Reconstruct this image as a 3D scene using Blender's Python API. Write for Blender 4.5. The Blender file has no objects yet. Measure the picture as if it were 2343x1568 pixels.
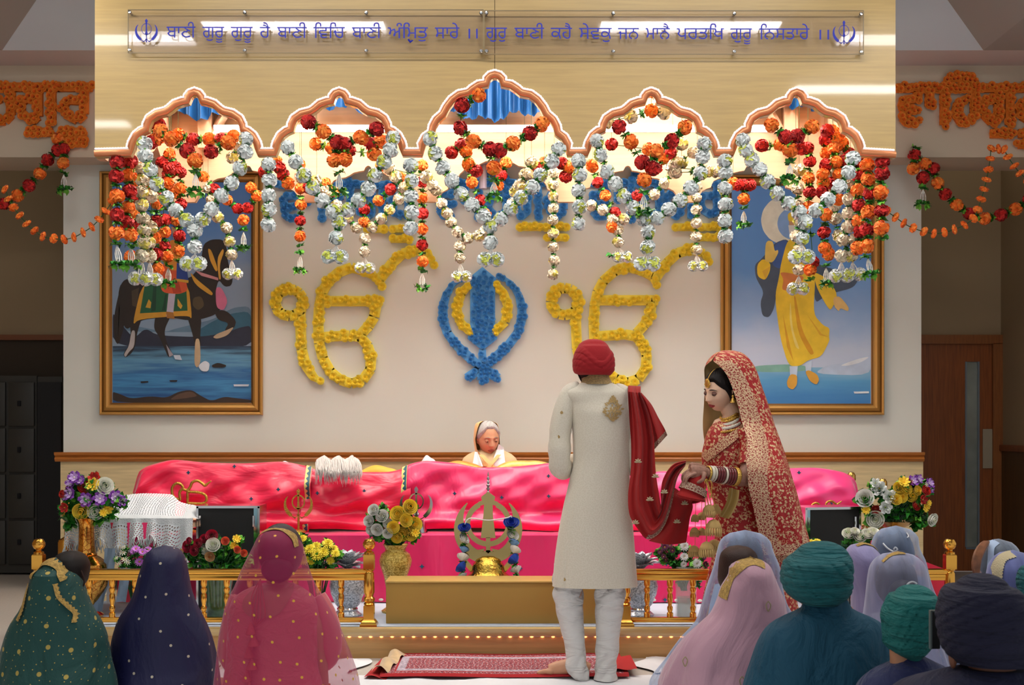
import bpy, bmesh, math, random
import numpy as np
from mathutils import Vector, Matrix, Euler
random.seed(7)
PI = math.pi
SC = bpy.context.scene
COL = SC.collection

# ------------------------------------------------------------------ camera, world, lights, exposure
F = 3000.0; CX = 1171.5; HY = 974.0; EYE = 1.38          # focal length in pixels, principal column, horizon row, eye height
cam = bpy.data.cameras.new('camera'); cam_o = bpy.data.objects.new('camera', cam); COL.objects.link(cam_o)
cam_o.location = (0, 0, EYE); cam_o.rotation_euler = (PI/2, 0, 0)
cam.sensor_width = 36.0; cam.lens = 36.0*F/2343.0
cam.shift_y = (HY-784.0)/2343.0
cam.clip_end = 100
cam.dof.use_dof = True; cam.dof.focus_distance = 7.15; cam.dof.aperture_fstop = 8.0
SC.camera = cam_o
SC.view_settings.view_transform = 'Standard'; SC.view_settings.look = 'None'
SC.view_settings.gamma = 1.0; SC.view_settings.use_curve_mapping = False
SC.view_settings.exposure = 0.0
w = bpy.data.worlds.new('world'); SC.world = w; w.use_nodes = True
w.node_tree.nodes['Background'].inputs[0].default_value = (0.97, 0.98, 1.0, 1)
w.node_tree.nodes['Background'].inputs[1].default_value = 0.62
try:
    SC.cycles.max_bounces = 6; SC.cycles.diffuse_bounces = 3; SC.cycles.glossy_bounces = 3
    SC.cycles.transparent_max_bounces = 12; SC.cycles.transmission_bounces = 4
    SC.cycles.caustics_reflective = False; SC.cycles.caustics_refractive = False
    SC.cycles.sample_clamp_indirect = 4.0
except Exception: pass
E_ROW = (30.0, 26.0, 24.0)      # ceiling light rows: over the rug, over the congregation, at the back of the hall
E_LID = 24.0                   # unseen flat lamps added under the canopy lid
E_REAR = 15.0                    # unseen tube added on the back of the canopy
E_TUBE = 20.0                  # tube inside the canopy

# ------------------------------------------------------------------ helpers
def lin(c):
    if isinstance(c, str):
        c = tuple(int(c[i:i+2], 16) for i in (0, 2, 4))
    return tuple(((v/255)/12.92 if v/255 <= .04045 else ((v/255+.055)/1.055)**2.4) for v in c)
def P(px, py, Y): return Vector(((px-CX)*Y/F, Y, EYE-(py-HY)*Y/F))
MATS = {}
def nodes_of(name):
    m = bpy.data.materials.new(name); m.use_nodes = True
    nt = m.node_tree; b = nt.nodes['Principled BSDF']
    return m, nt, b
def M(name, col, rough=.6, metal=0., var=0., vscale=30., bump=0., bscale=80., spec=.5, sheen=0., coat=0., emit=0., alpha=1., stretch=None, sss=0., back=None, trans=0.):
    if name in MATS: return MATS[name]
    m, nt, b = nodes_of(name); L = nt.links; c = lin(col)
    b.inputs['Base Color'].default_value = (*c, 1); b.inputs['Roughness'].default_value = rough
    b.inputs['Metallic'].default_value = metal; b.inputs['Specular IOR Level'].default_value = spec
    if sheen: b.inputs['Sheen Weight'].default_value = sheen; b.inputs['Sheen Roughness'].default_value = .4
    if coat: b.inputs['Coat Weight'].default_value = coat; b.inputs['Coat Roughness'].default_value = .05
    if sss: b.inputs['Subsurface Weight'].default_value = sss; b.inputs['Subsurface Radius'].default_value = (.01, .004, .002)
    if emit: b.inputs['Emission Color'].default_value = (*c, 1); b.inputs['Emission Strength'].default_value = emit
    if trans: b.inputs['Transmission Weight'].default_value = trans
    if var or bump:
        tc = nt.nodes.new('ShaderNodeTexCoord'); src = tc.outputs['Object']
        if stretch:
            mp = nt.nodes.new('ShaderNodeMapping'); mp.inputs['Scale'].default_value = stretch
            L.new(src, mp.inputs[0]); src = mp.outputs[0]
        if var:
            n = nt.nodes.new('ShaderNodeTexNoise'); n.inputs['Scale'].default_value = vscale; n.inputs['Detail'].default_value = 4
            L.new(src, n.inputs['Vector'])
            r = nt.nodes.new('ShaderNodeValToRGB')
            r.color_ramp.elements[0].position = .3; r.color_ramp.elements[1].position = .7
            r.color_ramp.elements[0].color = (*[max(0, v*(1-var)) for v in c], 1); r.color_ramp.elements[1].color = (*[min(1, v*(1+var)) for v in c], 1)
            L.new(n.outputs[0], r.inputs[0]); L.new(r.outputs[0], b.inputs['Base Color'])
        if bump:
            n2 = nt.nodes.new('ShaderNodeTexNoise'); n2.inputs['Scale'].default_value = bscale; n2.inputs['Detail'].default_value = 3
            L.new(src, n2.inputs['Vector'])
            bp = nt.nodes.new('ShaderNodeBump'); bp.inputs['Strength'].default_value = bump; bp.inputs['Distance'].default_value = .01
            L.new(n2.outputs[0], bp.inputs['Height']); L.new(bp.outputs[0], b.inputs['Normal'])
    if back:
        out = nt.nodes['Material Output']
        d = nt.nodes.new('ShaderNodeBsdfPrincipled'); d.inputs['Base Color'].default_value = (*lin(back), 1); d.inputs['Roughness'].default_value = .45; d.inputs['Metallic'].default_value = .0
        g = nt.nodes.new('ShaderNodeNewGeometry'); mx = nt.nodes.new('ShaderNodeMixShader')
        L.new(g.outputs['Backfacing'], mx.inputs[0]); L.new(b.outputs[0], mx.inputs[1]); L.new(d.outputs[0], mx.inputs[2]); L.new(mx.outputs[0], out.inputs[0])
    if alpha < 1:
        b.inputs['Alpha'].default_value = alpha
    MATS[name] = m
    return m
def ramp2(nt, src, p0, p1, c0=(0, 0, 0, 1), c1=(1, 1, 1, 1)):
    r = nt.nodes.new('ShaderNodeValToRGB'); e = r.color_ramp.elements
    e[0].position = p0; e[1].position = p1; e[0].color = c0; e[1].color = c1
    nt.links.new(src, r.inputs[0]); return r.outputs[0]
def vor(nt, src, scale, feat='F1', rnd=1., d2=True):
    v = nt.nodes.new('ShaderNodeTexVoronoi'); v.voronoi_dimensions = '2D' if d2 else '3D'; v.feature = feat
    v.inputs['Scale'].default_value = scale; v.inputs['Randomness'].default_value = rnd
    nt.links.new(src, v.inputs['Vector']); return v.outputs['Distance']
def mathn(nt, op, a, b=None):
    n = nt.nodes.new('ShaderNodeMath'); n.operation = op
    for i, v in enumerate((a, b)):
        if v is None: continue
        if isinstance(v, (int, float)): n.inputs[i].default_value = v
        else: nt.links.new(v, n.inputs[i])
    return n.outputs[0]
def mixc(nt, fac, a, b):
    n = nt.nodes.new('ShaderNodeMix'); n.data_type = 'RGBA'
    ins = [s for s in n.inputs if s.type == 'RGBA']
    if isinstance(fac, (int, float)): n.inputs[0].default_value = fac
    else: nt.links.new(fac, n.inputs[0])
    for s, v in zip(ins, (a, b)):
        if isinstance(v, tuple): s.default_value = (*v, 1) if len(v) == 3 else v
        else: nt.links.new(v, s)
    return [o for o in n.outputs if o.type == 'RGBA'][0]
def uv_src(nt, warp=0., wscale=8.):
    tc = nt.nodes.new('ShaderNodeTexCoord'); s = tc.outputs['UV']
    if warp:
        n = nt.nodes.new('ShaderNodeTexNoise'); n.inputs['Scale'].default_value = wscale; nt.links.new(s, n.inputs['Vector'])
        a = nt.nodes.new('ShaderNodeVectorMath'); a.operation = 'MULTIPLY_ADD'
        nt.links.new(n.outputs['Color'], a.inputs[0]); a.inputs[1].default_value = (warp, warp, 0); nt.links.new(s, a.inputs[2]); s = a.outputs[0]
    return s
def wire_sheer(nt, b, opacity):                # cloth that lets light through: mix with a transparent shader
    out = nt.nodes['Material Output']; t = nt.nodes.new('ShaderNodeBsdfTransparent'); mx = nt.nodes.new('ShaderNodeMixShader')
    if isinstance(opacity, (int, float)): mx.inputs[0].default_value = opacity
    else: nt.links.new(opacity, mx.inputs[0])
    nt.links.new(t.outputs[0], mx.inputs[1]); nt.links.new(b.outputs[0], mx.inputs[2]); nt.links.new(mx.outputs[0], out.inputs[0])
def cloth_dots(name, col, dot, scale, r, small=0, rsmall=.1, rnd=.35, rough=.75, sheer=1., edge=None, motif=False, sheen=.3):
    """woven cloth with scattered gold spots (UV in metres)"""
    if name in MATS: return MATS[name]
    m, nt, b = nodes_of(name); s = uv_src(nt)
    d = vor(nt, s, scale, rnd=rnd); mask = ramp2(nt, d, r, r*1.15, (1, 1, 1, 1), (0, 0, 0, 1))
    if small:
        d2 = vor(nt, s, small, rnd=.8); mask2 = ramp2(nt, d2, rsmall, rsmall*1.2, (1, 1, 1, 1), (0, 0, 0, 1))
        mask = mathn(nt, 'MAXIMUM', mask, mask2)
    nt.links.new(mixc(nt, mask, lin(col), lin(dot)), b.inputs['Base Color'])
    b.inputs['Roughness'].default_value = rough; b.inputs['Sheen Weight'].default_value = sheen
    nt.links.new(mathn(nt, 'MULTIPLY', mask, .4), b.inputs['Metallic'])
    if sheer < 1: wire_sheer(nt, b, mathn(nt, 'MAXIMUM', mask, sheer))
    MATS[name] = m; return m
def sheer(name, col, op, rough=.7):
    if name in MATS: return MATS[name]
    m, nt, b = nodes_of(name); b.inputs['Base Color'].default_value = (*lin(col), 1); b.inputs['Roughness'].default_value = rough
    b.inputs['Sheen Weight'].default_value = .4
    lw = nt.nodes.new('ShaderNodeLayerWeight'); lw.inputs[0].default_value = .35
    f = mathn(nt, 'ADD', mathn(nt, 'MULTIPLY', lw.outputs['Facing'], .9*(1-op)), op)
    n = nt.nodes.new('ShaderNodeTexNoise'); n.inputs['Scale'].default_value = 5; n.inputs['Detail'].default_value = 2
    tc = nt.nodes.new('ShaderNodeTexCoord'); mp = nt.nodes.new('ShaderNodeMapping'); mp.inputs['Scale'].default_value = (4, 1, 1)
    nt.links.new(tc.outputs['UV'], mp.inputs[0]); nt.links.new(mp.outputs[0], n.inputs['Vector'])
    f = mathn(nt, 'MULTIPLY', f, ramp2(nt, n.outputs[0], .35, .75, (.75, .75, .75, 1), (1.25, 1.25, 1.25, 1)))
    wire_sheer(nt, b, mathn(nt, 'MINIMUM', f, .97)); MATS[name] = m; return m
def embroidery(name, base, thread, scale=26., dense=False, back=None):
    """red silk worked with gold vines and flowers (UV in metres)"""
    if name in MATS: return MATS[name]
    m, nt, b = nodes_of(name); s = uv_src(nt, .03 if not dense else .02, 14.)
    fl = ramp2(nt, vor(nt, s, scale, rnd=.8), .20, .26, (1, 1, 1, 1), (0, 0, 0, 1))
    bud = ramp2(nt, vor(nt, s, scale*2.3, rnd=1.), .20 if not dense else .30, .27 if not dense else .36, (1, 1, 1, 1), (0, 0, 0, 1))
    e = vor(nt, s, scale*.9, 'DISTANCE_TO_EDGE', rnd=1.); vine = ramp2(nt, e, .03 if not dense else .06, .055 if not dense else .09, (1, 1, 1, 1), (0, 0, 0, 1))
    n = nt.nodes.new('ShaderNodeTexNoise'); n.inputs['Scale'].default_value = scale*.8; nt.links.new(s, n.inputs['Vector'])
    gate = ramp2(nt, n.outputs[0], .46, .52) if not dense else ramp2(nt, n.outputs[0], .2, .3)
    mask = mathn(nt, 'MAXIMUM', mathn(nt, 'MULTIPLY', mathn(nt, 'MAXIMUM', bud, vine), gate), fl)
    nt.links.new(mixc(nt, mask, lin(base), lin(thread)), b.inputs['Base Color'])
    b.inputs['Roughness'].default_value = .6; nt.links.new(mathn(nt, 'MULTIPLY', mask, .35), b.inputs['Metallic'])
    bp = nt.nodes.new('ShaderNodeBump'); bp.inputs['Strength'].default_value = .4; bp.inputs['Distance'].default_value = .002
    nt.links.new(mask, bp.inputs['Height']); nt.links.new(bp.outputs[0], b.inputs['Normal'])
    if back:
        d = nt.nodes.new('ShaderNodeBsdfPrincipled'); d.inputs['Base Color'].default_value = (*lin(back), 1); d.inputs['Roughness'].default_value = .4; d.inputs['Metallic'].default_value = .0
        g = nt.nodes.new('ShaderNodeNewGeometry'); mx = nt.nodes.new('ShaderNodeMixShader')
        nt.links.new(g.outputs['Backfacing'], mx.inputs[0]); nt.links.new(b.outputs[0], mx.inputs[1]); nt.links.new(d.outputs[0], mx.inputs[2])
        nt.links.new(mx.outputs[0], nt.nodes['Material Output'].inputs[0])
    MATS[name] = m; return m

def cloth_bump(m, su, sv, strength, dist=.012, detail=3):
    """woven cloth creases: stretched noise in the cloth's own metres"""
    nt = m.node_tree; b = [n for n in nt.nodes if n.type == 'BSDF_PRINCIPLED'][0]; tc = nt.nodes.new('ShaderNodeTexCoord')
    mp = nt.nodes.new('ShaderNodeMapping'); mp.inputs['Scale'].default_value = (su, sv, 1); mp.inputs['Rotation'].default_value = (0, 0, .35); n = nt.nodes.new('ShaderNodeTexNoise'); n.inputs['Scale'].default_value = 1; n.inputs['Detail'].default_value = detail; n.inputs['Distortion'].default_value = .6
    nt.links.new(tc.outputs['UV'], mp.inputs[0]); nt.links.new(mp.outputs[0], n.inputs['Vector']); bp = nt.nodes.new('ShaderNodeBump'); bp.inputs['Strength'].default_value = strength; bp.inputs['Distance'].default_value = dist
    nt.links.new(n.outputs[0], bp.inputs['Height'])
    for l in list(b.inputs['Normal'].links): nt.links.new(l.from_socket, bp.inputs['Normal'])
    nt.links.new(bp.outputs[0], b.inputs['Normal']); return m
class MB:
    """collects verts / faces / material slots and links them as ONE mesh object"""
    def __init__(s): s.v = []; s.f = []; s.m = []; s.uv = {}; s.mi = 0
    def add(s, vs, fs, uvs=None):
        o = len(s.v); s.v += [tuple(v) for v in vs]
        for f in fs: s.f.append(tuple(i+o for i in f)); s.m.append(s.mi)
        if uvs:
            for i, u in enumerate(uvs): s.uv[o+i] = u
        return o
    def box(s, c, d, rz=0, bev=0.):
        x, y, z = [k/2 for k in d]; R = Matrix.Rotation(rz, 3, 'Z'); c = Vector(c)
        if bev <= 0:
            vs = [c+R @ Vector((a*x, b*y, e*z)) for a in (-1, 1) for b in (-1, 1) for e in (-1, 1)]
            s.add(vs, [(0, 1, 3, 2), (4, 6, 7, 5), (0, 4, 5, 1), (2, 3, 7, 6), (0, 2, 6, 4), (1, 5, 7, 3)]); return s
        bm = bmesh.new(); bmesh.ops.create_cube(bm, size=1, matrix=Matrix.Diagonal((*d, 1)))
        bmesh.ops.bevel(bm, geom=bm.edges[:], offset=bev, segments=2, affect='EDGES', profile=.5)
        bm.verts.index_update()
        s.add([c+R @ v.co for v in bm.verts], [[v.index for v in f.verts] for f in bm.faces]); bm.free(); return s
    def b2(s, p0, p1, bev=0.):
        p0, p1 = Vector(p0), Vector(p1); s.box((p0+p1)/2, [abs(a) for a in (p1-p0)], 0, bev); return s
    def tube(s, pts, r, n=8, cap=True, closed=False, flat=1., uv=False):
        pts = [Vector(p) for p in pts]; k = len(pts)
        rs = r if isinstance(r, (list, tuple)) else [r]*k
        up = None; vs = []; fs = []
        for i, p in enumerate(pts):
            t = (pts[(i+1) % k]-pts[i-1]) if closed else (pts[min(i+1, k-1)]-pts[max(i-1, 0)])
            if t.length < 1e-9: t = Vector((0, 0, 1))
            t.normalize()
            if up is None:
                up = Vector((0, 1, 0)) if abs(t.y) < .9 else Vector((1, 0, 0))
            a = up-t*up.dot(t)
            if a.length < 1e-6: a = t.orthogonal()
            a.normalize(); bb = t.cross(a); up = a
            for j in range(n):
                th = 2*PI*j/n; vs.append(p+(a*math.cos(th)*flat+bb*math.sin(th))*rs[i])
        uvs = None
        if uv:
            ln = [0.]
            for i in range(1, k): ln.append(ln[-1]+(pts[i]-pts[i-1]).length)
            uvs = [(abs(j-n/2)/n*2*PI*rs[k//2], ln[i]) for i in range(k) for j in range(n)]
        m = k if closed else k-1
        for i in range(m):
            for j in range(n):
                i2 = (i+1) % k; j2 = (j+1) % n
                fs.append((i*n+j, i*n+j2, i2*n+j2, i2*n+j))
        if cap and not closed:
            fs.append(tuple(range(n))[::-1]); fs.append(tuple((k-1)*n+j for j in range(n)))
        s.add(vs, fs, uvs); return s
    def lathe(s, prof, c=(0, 0, 0), n=24, mat=None, sq=0):
        vs = []; fs = []; c = Vector(c)
        for r, z in prof:
            for j in range(n):
                a = 2*PI*j/n+(PI/n if sq else 0); v = Vector((r*math.cos(a), r*math.sin(a), z))
                vs.append(c+(mat @ v if mat else v))
        k = len(prof)
        for i in range(k-1):
            for j in range(n): fs.append((i*n+j, i*n+(j+1) % n, (i+1)*n+(j+1) % n, (i+1)*n+j))
        fs.append(tuple(range(n))[::-1]); fs.append(tuple((k-1)*n+j for j in range(n)))
        s.add(vs, fs); return s
    def ball(s, c, r, n=12, m=8, sc=(1, 1, 1), rot=None):
        vs = []; fs = []; c = Vector(c)
        for i in range(m+1):
            ph = -PI/2+PI*i/m
            for j in range(n):
                th = 2*PI*j/n; d = Vector((math.cos(ph)*math.cos(th)*sc[0], math.cos(ph)*math.sin(th)*sc[1], math.sin(ph)*sc[2]))*r
                vs.append(c+(rot @ d if rot else d))
        for i in range(m):
            for j in range(n): fs.append((i*n+j, i*n+(j+1) % n, (i+1)*n+(j+1) % n, (i+1)*n+j))
        s.add(vs, fs); return s
    def grid(s, fn, nu, nv, uvf=None, mats=None, skip=None):
        """fn(u,v)->point over [0,1]^2"""
        vs = [fn(i/nu, j/nv) for j in range(nv+1) for i in range(nu+1)]
        # metric uv
        P_ = np.array([tuple(p) for p in vs]).reshape(nv+1, nu+1, 3)
        U = np.zeros((nv+1, nu+1)); V = np.zeros((nv+1, nu+1))
        U[:, 1:] = np.cumsum(np.linalg.norm(np.diff(P_, axis=1), axis=2), axis=1); U -= U[:, nu//2:nu//2+1]
        V[1:, :] = np.cumsum(np.linalg.norm(np.diff(P_, axis=0), axis=2), axis=0).mean(axis=1, keepdims=True)
        uvs = [(float(U[j, i]), float(V[j, i])) for j in range(nv+1) for i in range(nu+1)]
        o = len(s.v); s.v += [tuple(v) for v in vs]
        for i, u in enumerate(uvs): s.uv[o+i] = u
        for j in range(nv):
            for i in range(nu):
                if skip and skip((i+.5)/nu, (j+.5)/nv): continue
                a = o+j*(nu+1)+i
                s.f.append((a, a+nu+1, a+nu+2, a+1)); s.m.append(mats((i+.5)/nu, (j+.5)/nv) if mats else s.mi)
        return s
    def prism(s, poly, fn0, fn1):
        """extruded outline: fn0 / fn1 turn a 2D outline point into the two faces' points"""
        n = len(poly); vs = [fn0(p) for p in poly]+[fn1(p) for p in poly]
        s.add(vs, [tuple(range(n)), tuple(range(2*n-1, n-1, -1))]+[(i, i+n, (i+1) % n+n, (i+1) % n) for i in range(n)]); return s
    def mesh(s, name, mats, smooth=True, sharp=35, weld=False):
        me = bpy.data.meshes.new(name); me.from_pydata(s.v, [], s.f)
        mats = mats if isinstance(mats, (list, tuple)) else [mats]
        for m in mats: me.materials.append(m)
        if len(mats) > 1: me.polygons.foreach_set('material_index', s.m)
        if s.uv:
            ul = me.uv_layers.new(name='UVMap'); d = np.zeros((len(me.loops), 2), np.float32)
            li = np.zeros(len(me.loops), np.int32); me.loops.foreach_get('vertex_index', li)
            tab = np.zeros((len(s.v), 2), np.float32)
            for i, u in s.uv.items(): tab[i] = u
            d = tab[li]; ul.data.foreach_set('uv', d.ravel())
        me.validate(); me.update()
        if smooth:
            me.polygons.foreach_set('use_smooth', [True]*len(me.polygons))
            if sharp: me.set_sharp_from_angle(angle=math.radians(sharp))
        return me
    def build(s, name, mats, parent=None, smooth=True, sharp=35):
        return link(name, s.mesh(name, mats, smooth, sharp), parent)
def link(name, me, parent=None):
    o = bpy.data.objects.new(name, me); COL.objects.link(o)
    if parent: o.parent = parent; o.matrix_parent_inverse = Matrix.Translation(parent.location).inverted()
    return o
def tag(o, label=None, cat=None, group=None, kind=None):
    if label: o['label'] = label
    if cat: o['category'] = cat
    if group: o['group'] = group
    if kind: o['kind'] = kind
    return o
def thing(name, label, cat, loc=(0, 0, 0), group=None):
    o = bpy.data.objects.new(name, None); COL.objects.link(o); o.location = loc; o.empty_display_size = .05
    return tag(o, label, cat, group)
def put(name, me, parent, loc, rot=(0, 0, 0), sc=(1, 1, 1), label=None):
    """a part that shares its mesh data with its repeats; loc is in world space"""
    o = bpy.data.objects.new(name, me); COL.objects.link(o); o.parent = parent
    o.location = Vector(loc)-parent.location if parent else loc; o.rotation_euler = rot; o.scale = sc if hasattr(sc, '__len__') else (sc,)*3
    if label: o['label'] = label
    return o
def struct(name, mb, mat, **k): return tag(mb.build(name, mat, None, **k), None, None, None, 'structure')
def interp(xs, ys, x):
    """monotone-ish cubic through the samples"""
    xs = np.asarray(xs, float); ys = np.asarray(ys, float); n = len(xs)
    if n == 2: return float(np.interp(x, xs, ys))
    d = np.diff(ys)/np.diff(xs); t = np.zeros(n); t[0] = d[0]; t[-1] = d[-1]
    for i in range(1, n-1): t[i] = 0 if d[i-1]*d[i] <= 0 else 2*d[i-1]*d[i]/(d[i-1]+d[i])
    x = min(max(x, xs[0]), xs[-1]); i = min(int(np.searchsorted(xs, x, side='right'))-1, n-2); i = max(i, 0)
    h = xs[i+1]-xs[i]; u = (x-xs[i])/h
    return float((2*u**3-3*u*u+1)*ys[i]+(u**3-2*u*u+u)*h*t[i]+(-2*u**3+3*u*u)*ys[i+1]+(u**3-u*u)*h*t[i+1])
def smooth_path(pts, n):
    """Catmull-Rom through the points, n samples"""
    pts = [Vector(p) for p in pts]; out = []; k = len(pts)-1
    for i in range(n):
        t = i/(n-1)*k; a = min(int(t), k-1); u = t-a
        p0, p1, p2, p3 = pts[max(a-1, 0)], pts[a], pts[a+1], pts[min(a+2, k)]
        out.append(.5*((2*p1)+(p2-p0)*u+(2*p0-5*p1+4*p2-p3)*u*u+(3*p1-p0-3*p2+p3)*u**3))
    return out
class Sil:
    """a body of cloth described by rows (row, left, right, half-depth in m, depth shift in m) at distance Y"""
    def __init__(s, Y, rows):
        s.Y = Y; rows = [r for i, r in enumerate(rows) if i == 0 or r[0] > max(q[0] for q in rows[:i])+.5]; s.rows = [tuple(r)+(0.,)*(5-len(r)) for r in rows]; s.py = [r[0] for r in s.rows]
    def at(s, py):
        l, r, d, o = [interp(s.py, [q[i] for q in s.rows], py) for i in (1, 2, 3, 4)]
        k = s.Y/F; return ((l+r)/2-CX)*k, max((r-l)/2*k, .001), max(d, .001), s.Y+o, EYE-(py-HY)*k
    def pt(s, th, py, off=0., ex=2.0):
        cx, rx, ry, cy, z = s.at(py); c, n = math.cos(th), math.sin(th)
        if ex != 2.0:
            q = 2/ex; c = math.copysign(abs(c)**q, c); n = math.copysign(abs(n)**q, n)
        return Vector((cx+c*(rx+off), cy+n*(ry+off), z))
    def front(s, px, py, off=.002):
        cx, rx, ry, cy, z = s.at(py); X = (px-CX)*s.Y/F; c = max(-1, min(1, (X-cx)/rx))
        return Vector((cx+c*(rx+off*.3), cy-math.sqrt(max(0, 1-c*c))*ry-off, z))
    def build(s, mb, nth=48, nv=40, fold=None, t0=PI/2, t1=PI/2+2*PI, ex=2.0, cap=True, mats=None, off=0., skip=None):
        y0, y1 = s.py[0], s.py[-1]
        def fn(u, v):
            py = y0+(y1-y0)*v; th = t0+(t1-t0)*u
            if callable(getattr(s, 'span', None)): a, b = s.span(v); th = a+(b-a)*u
            p = s.pt(th, py, off, ex)
            if fold:
                cx, rx, ry, cy, z = s.at(py); d = Vector((p.x-cx, p.y-cy, 0)); f = fold(th, v)
                p = Vector((cx, cy, z))+d*(1+f)
            return p
        mb.grid(fn, nth, nv, mats=mats, skip=skip)
        if cap:
            for py in (y0, y1):
                cx, rx, ry, cy, z = s.at(py); k = 16
                vs = [s.pt(2*PI*j/k, py, off, ex) for j in range(k)]
                mb.add(vs, [tuple(range(k)) if py == y0 else tuple(range(k))[::-1]])
        return mb
def folds(seed, amp=.02, k=7, start=.15):
    rr = random.Random(seed); ph = [rr.uniform(0, 6.3) for _ in range(6)]; kk = [k, k*1.7, k*2.6]
    def f(th, v):
        g = min(1, max(0, (v-start)/(1-start)*1.6))
        return amp*g*(math.sin(kk[0]*th+ph[0]+2.5*math.sin(v*4+ph[1]))+.6*math.sin(kk[1]*th+ph[2]-3*v)+.35*math.sin(kk[2]*th+ph[3]+5*v))
    return f
def remesh(mb, name, voxel, mats):
    """fuse overlapping limbs into one continuous skin"""
    me = mb.mesh(name, mats); o = bpy.data.objects.new(name, me); COL.objects.link(o)
    md = o.modifiers.new('r', 'REMESH'); md.mode = 'VOXEL'; md.voxel_size = voxel; md.use_smooth_shade = True
    sm = o.modifiers.new('s', 'SMOOTH'); sm.iterations = 2; sm.factor = .4
    dg = bpy.context.evaluated_depsgraph_get(); me2 = bpy.data.meshes.new_from_object(o.evaluated_get(dg))
    bpy.data.objects.remove(o); bpy.data.meshes.remove(me); me2.name = name
    if not me2.materials:
        for m in (mats if isinstance(mats, (list, tuple)) else [mats]): me2.materials.append(m)
    me2.polygons.foreach_set('use_smooth', [True]*len(me2.polygons))
    return me2
# ------------------------------------------------------------------ materials of the room
m_wall = M('wall_paint', 'dce0d9', .75, bump=.05, bscale=300)
m_hall = M('hall_paint', 'a58f70', .8, bump=.05, bscale=300)
m_soffit = M('soffit_paint', 'cdc3c0', .8)
m_ceil = M('ceiling_paint', 'ccd3da', .85)
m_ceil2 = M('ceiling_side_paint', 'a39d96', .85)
m_wood = M('pale_beech', 'c0a26a', .28, var=.08, vscale=3.0, stretch=(1.2, 1.2, 22), spec=.5, coat=1.0)
m_wood_in = M('canopy_lining', 'dcb08e', .6, var=.1, vscale=3, stretch=(1, 1, 14))
m_ply = M('beech_wainscot', 'd3bf92', .5, var=.12, vscale=3, stretch=(1.2, 1.2, 16))
m_rail = M('honey_oak', 'b06a28', .4, var=.2, vscale=4, stretch=(1, 8, 20))
m_door = M('dark_oak', '8f4c1c', .45, var=.25, vscale=5, stretch=(14, 14, .8))
m_floor = M('pale_carpet', 'b5aca2', .9, var=.06, vscale=60, bump=.2, bscale=200)
m_sheet = M('white_sheet', 'dcdcdf', .85, var=.04, vscale=3)
m_dark = M('dark_void', '121218', .9)
m_locker = M('locker_steel', '34322e', .5)
m_gold = M('polished_gold', 'e0a548', .18, 1.0)
m_brass = M('brass', 'cfa255', .2, 1.0)
m_copper = M('copper_molding', 'd98a5c', .32, .55)
m_white = M('white_gloss', 'f2f2f2', .3)
m_steel = M('chrome', 'c8c8c8', .15, 1.0)
m_black = M('black_panel', '060606', .6)
m_tube = M('lit_tube', 'fff6e8', .5, emit=E_TUBE)

# ------------------------------------------------------------------ the room
WY = 10.9; BY = 10.59; HALLY = 12.35
xw0, xw1 = P(145, 0, WY).x, P(2108, 0, WY).x
struct('floor', MB().b2((-7, 1.2, -.05), (7, 13, 0)), m_floor)
mb = MB(); mb.b2((xw0, WY, .18), (xw1, WY+.25, 3.7)); struct('wall_back', mb, m_wall)
mb = MB(); mb.b2((-6.4, HALLY, 0), (P(2112, 0, HALLY).x-.12, HALLY+.1, 4.4)); struct('wall_hall_left', mb, m_hall)
xd0, xd1 = P(2110, 0, HALLY).x, P(2290, 0, HALLY).x
mb = MB(); mb.b2((xd0-1.2, HALLY, P(0, 767, HALLY).z), (xd1+.02, HALLY+.1, 4.4)); struct('wall_hall_right', mb, m_hall)
mb = MB(); mb.b2((xd1, 9.0, 1.17), (xd1+.1, HALLY+.1, 4.4)); struct('wall_right', mb, m_hall)
mb = MB(); mb.b2((xd1-.012, 9.0, 0), (xd1+.1, HALLY, 1.17)); struct('trim_1', mb, M('dark_wainscot', '5a3c1c', .5, var=.2, vscale=4, stretch=(10, 10, 1)))
mb = MB(); mb.b2((xd1-.035, 9.0, 1.14), (xd1+.1, HALLY, 1.20), .01); struct('trim_2', mb, m_door)
mb = MB(); mb.b2((-6.5, 2, 0), (-6.3, HALLY, 5.1)); struct('wall_left', mb, m_hall)
zb0, zb1 = P(0, 360, BY).z, P(0, 150, BY).z
mb = MB(); mb.b2((-6.4, BY, zb0), (6.4, WY+.25, zb1+.15)); struct('trim_3', mb, M('bulkhead_paint', 'd0c2ac', .75, bump=.04, bscale=300))
# soffit, sloped tray ceiling
YS = 10.16
mb = MB(); mb.b2((-6.4, YS, zb1), (6.4, BY+.3, zb1+.1)); struct('trim_4', mb, m_soffit)
xl, xr = P(5, 115, YS).x, P(2250, 117, YS).x; zc = 5.0; t = (zc-zb1)/.612
mb = MB()
mb.add([(xl, YS, zb1), (xr, YS, zb1), (xr-t, YS-t, zc), (xl+t, YS-t, zc)], [(0, 1, 2, 3)])
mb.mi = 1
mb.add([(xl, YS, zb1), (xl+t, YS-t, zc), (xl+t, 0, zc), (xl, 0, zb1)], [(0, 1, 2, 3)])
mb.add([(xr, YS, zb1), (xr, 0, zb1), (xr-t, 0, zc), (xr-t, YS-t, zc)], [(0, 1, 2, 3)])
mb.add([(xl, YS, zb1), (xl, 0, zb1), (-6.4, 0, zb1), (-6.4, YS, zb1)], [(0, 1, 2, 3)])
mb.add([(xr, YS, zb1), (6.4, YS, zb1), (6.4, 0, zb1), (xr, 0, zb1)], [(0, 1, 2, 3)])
mb.mi = 0
mb.add([(xl+t, YS-t, zc), (xr-t, YS-t, zc), (xr-t, 0, zc), (xl+t, 0, zc)], [(0, 1, 2, 3)])
struct('ceiling', mb, [m_ceil, m_ceil2], smooth=False)
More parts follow.
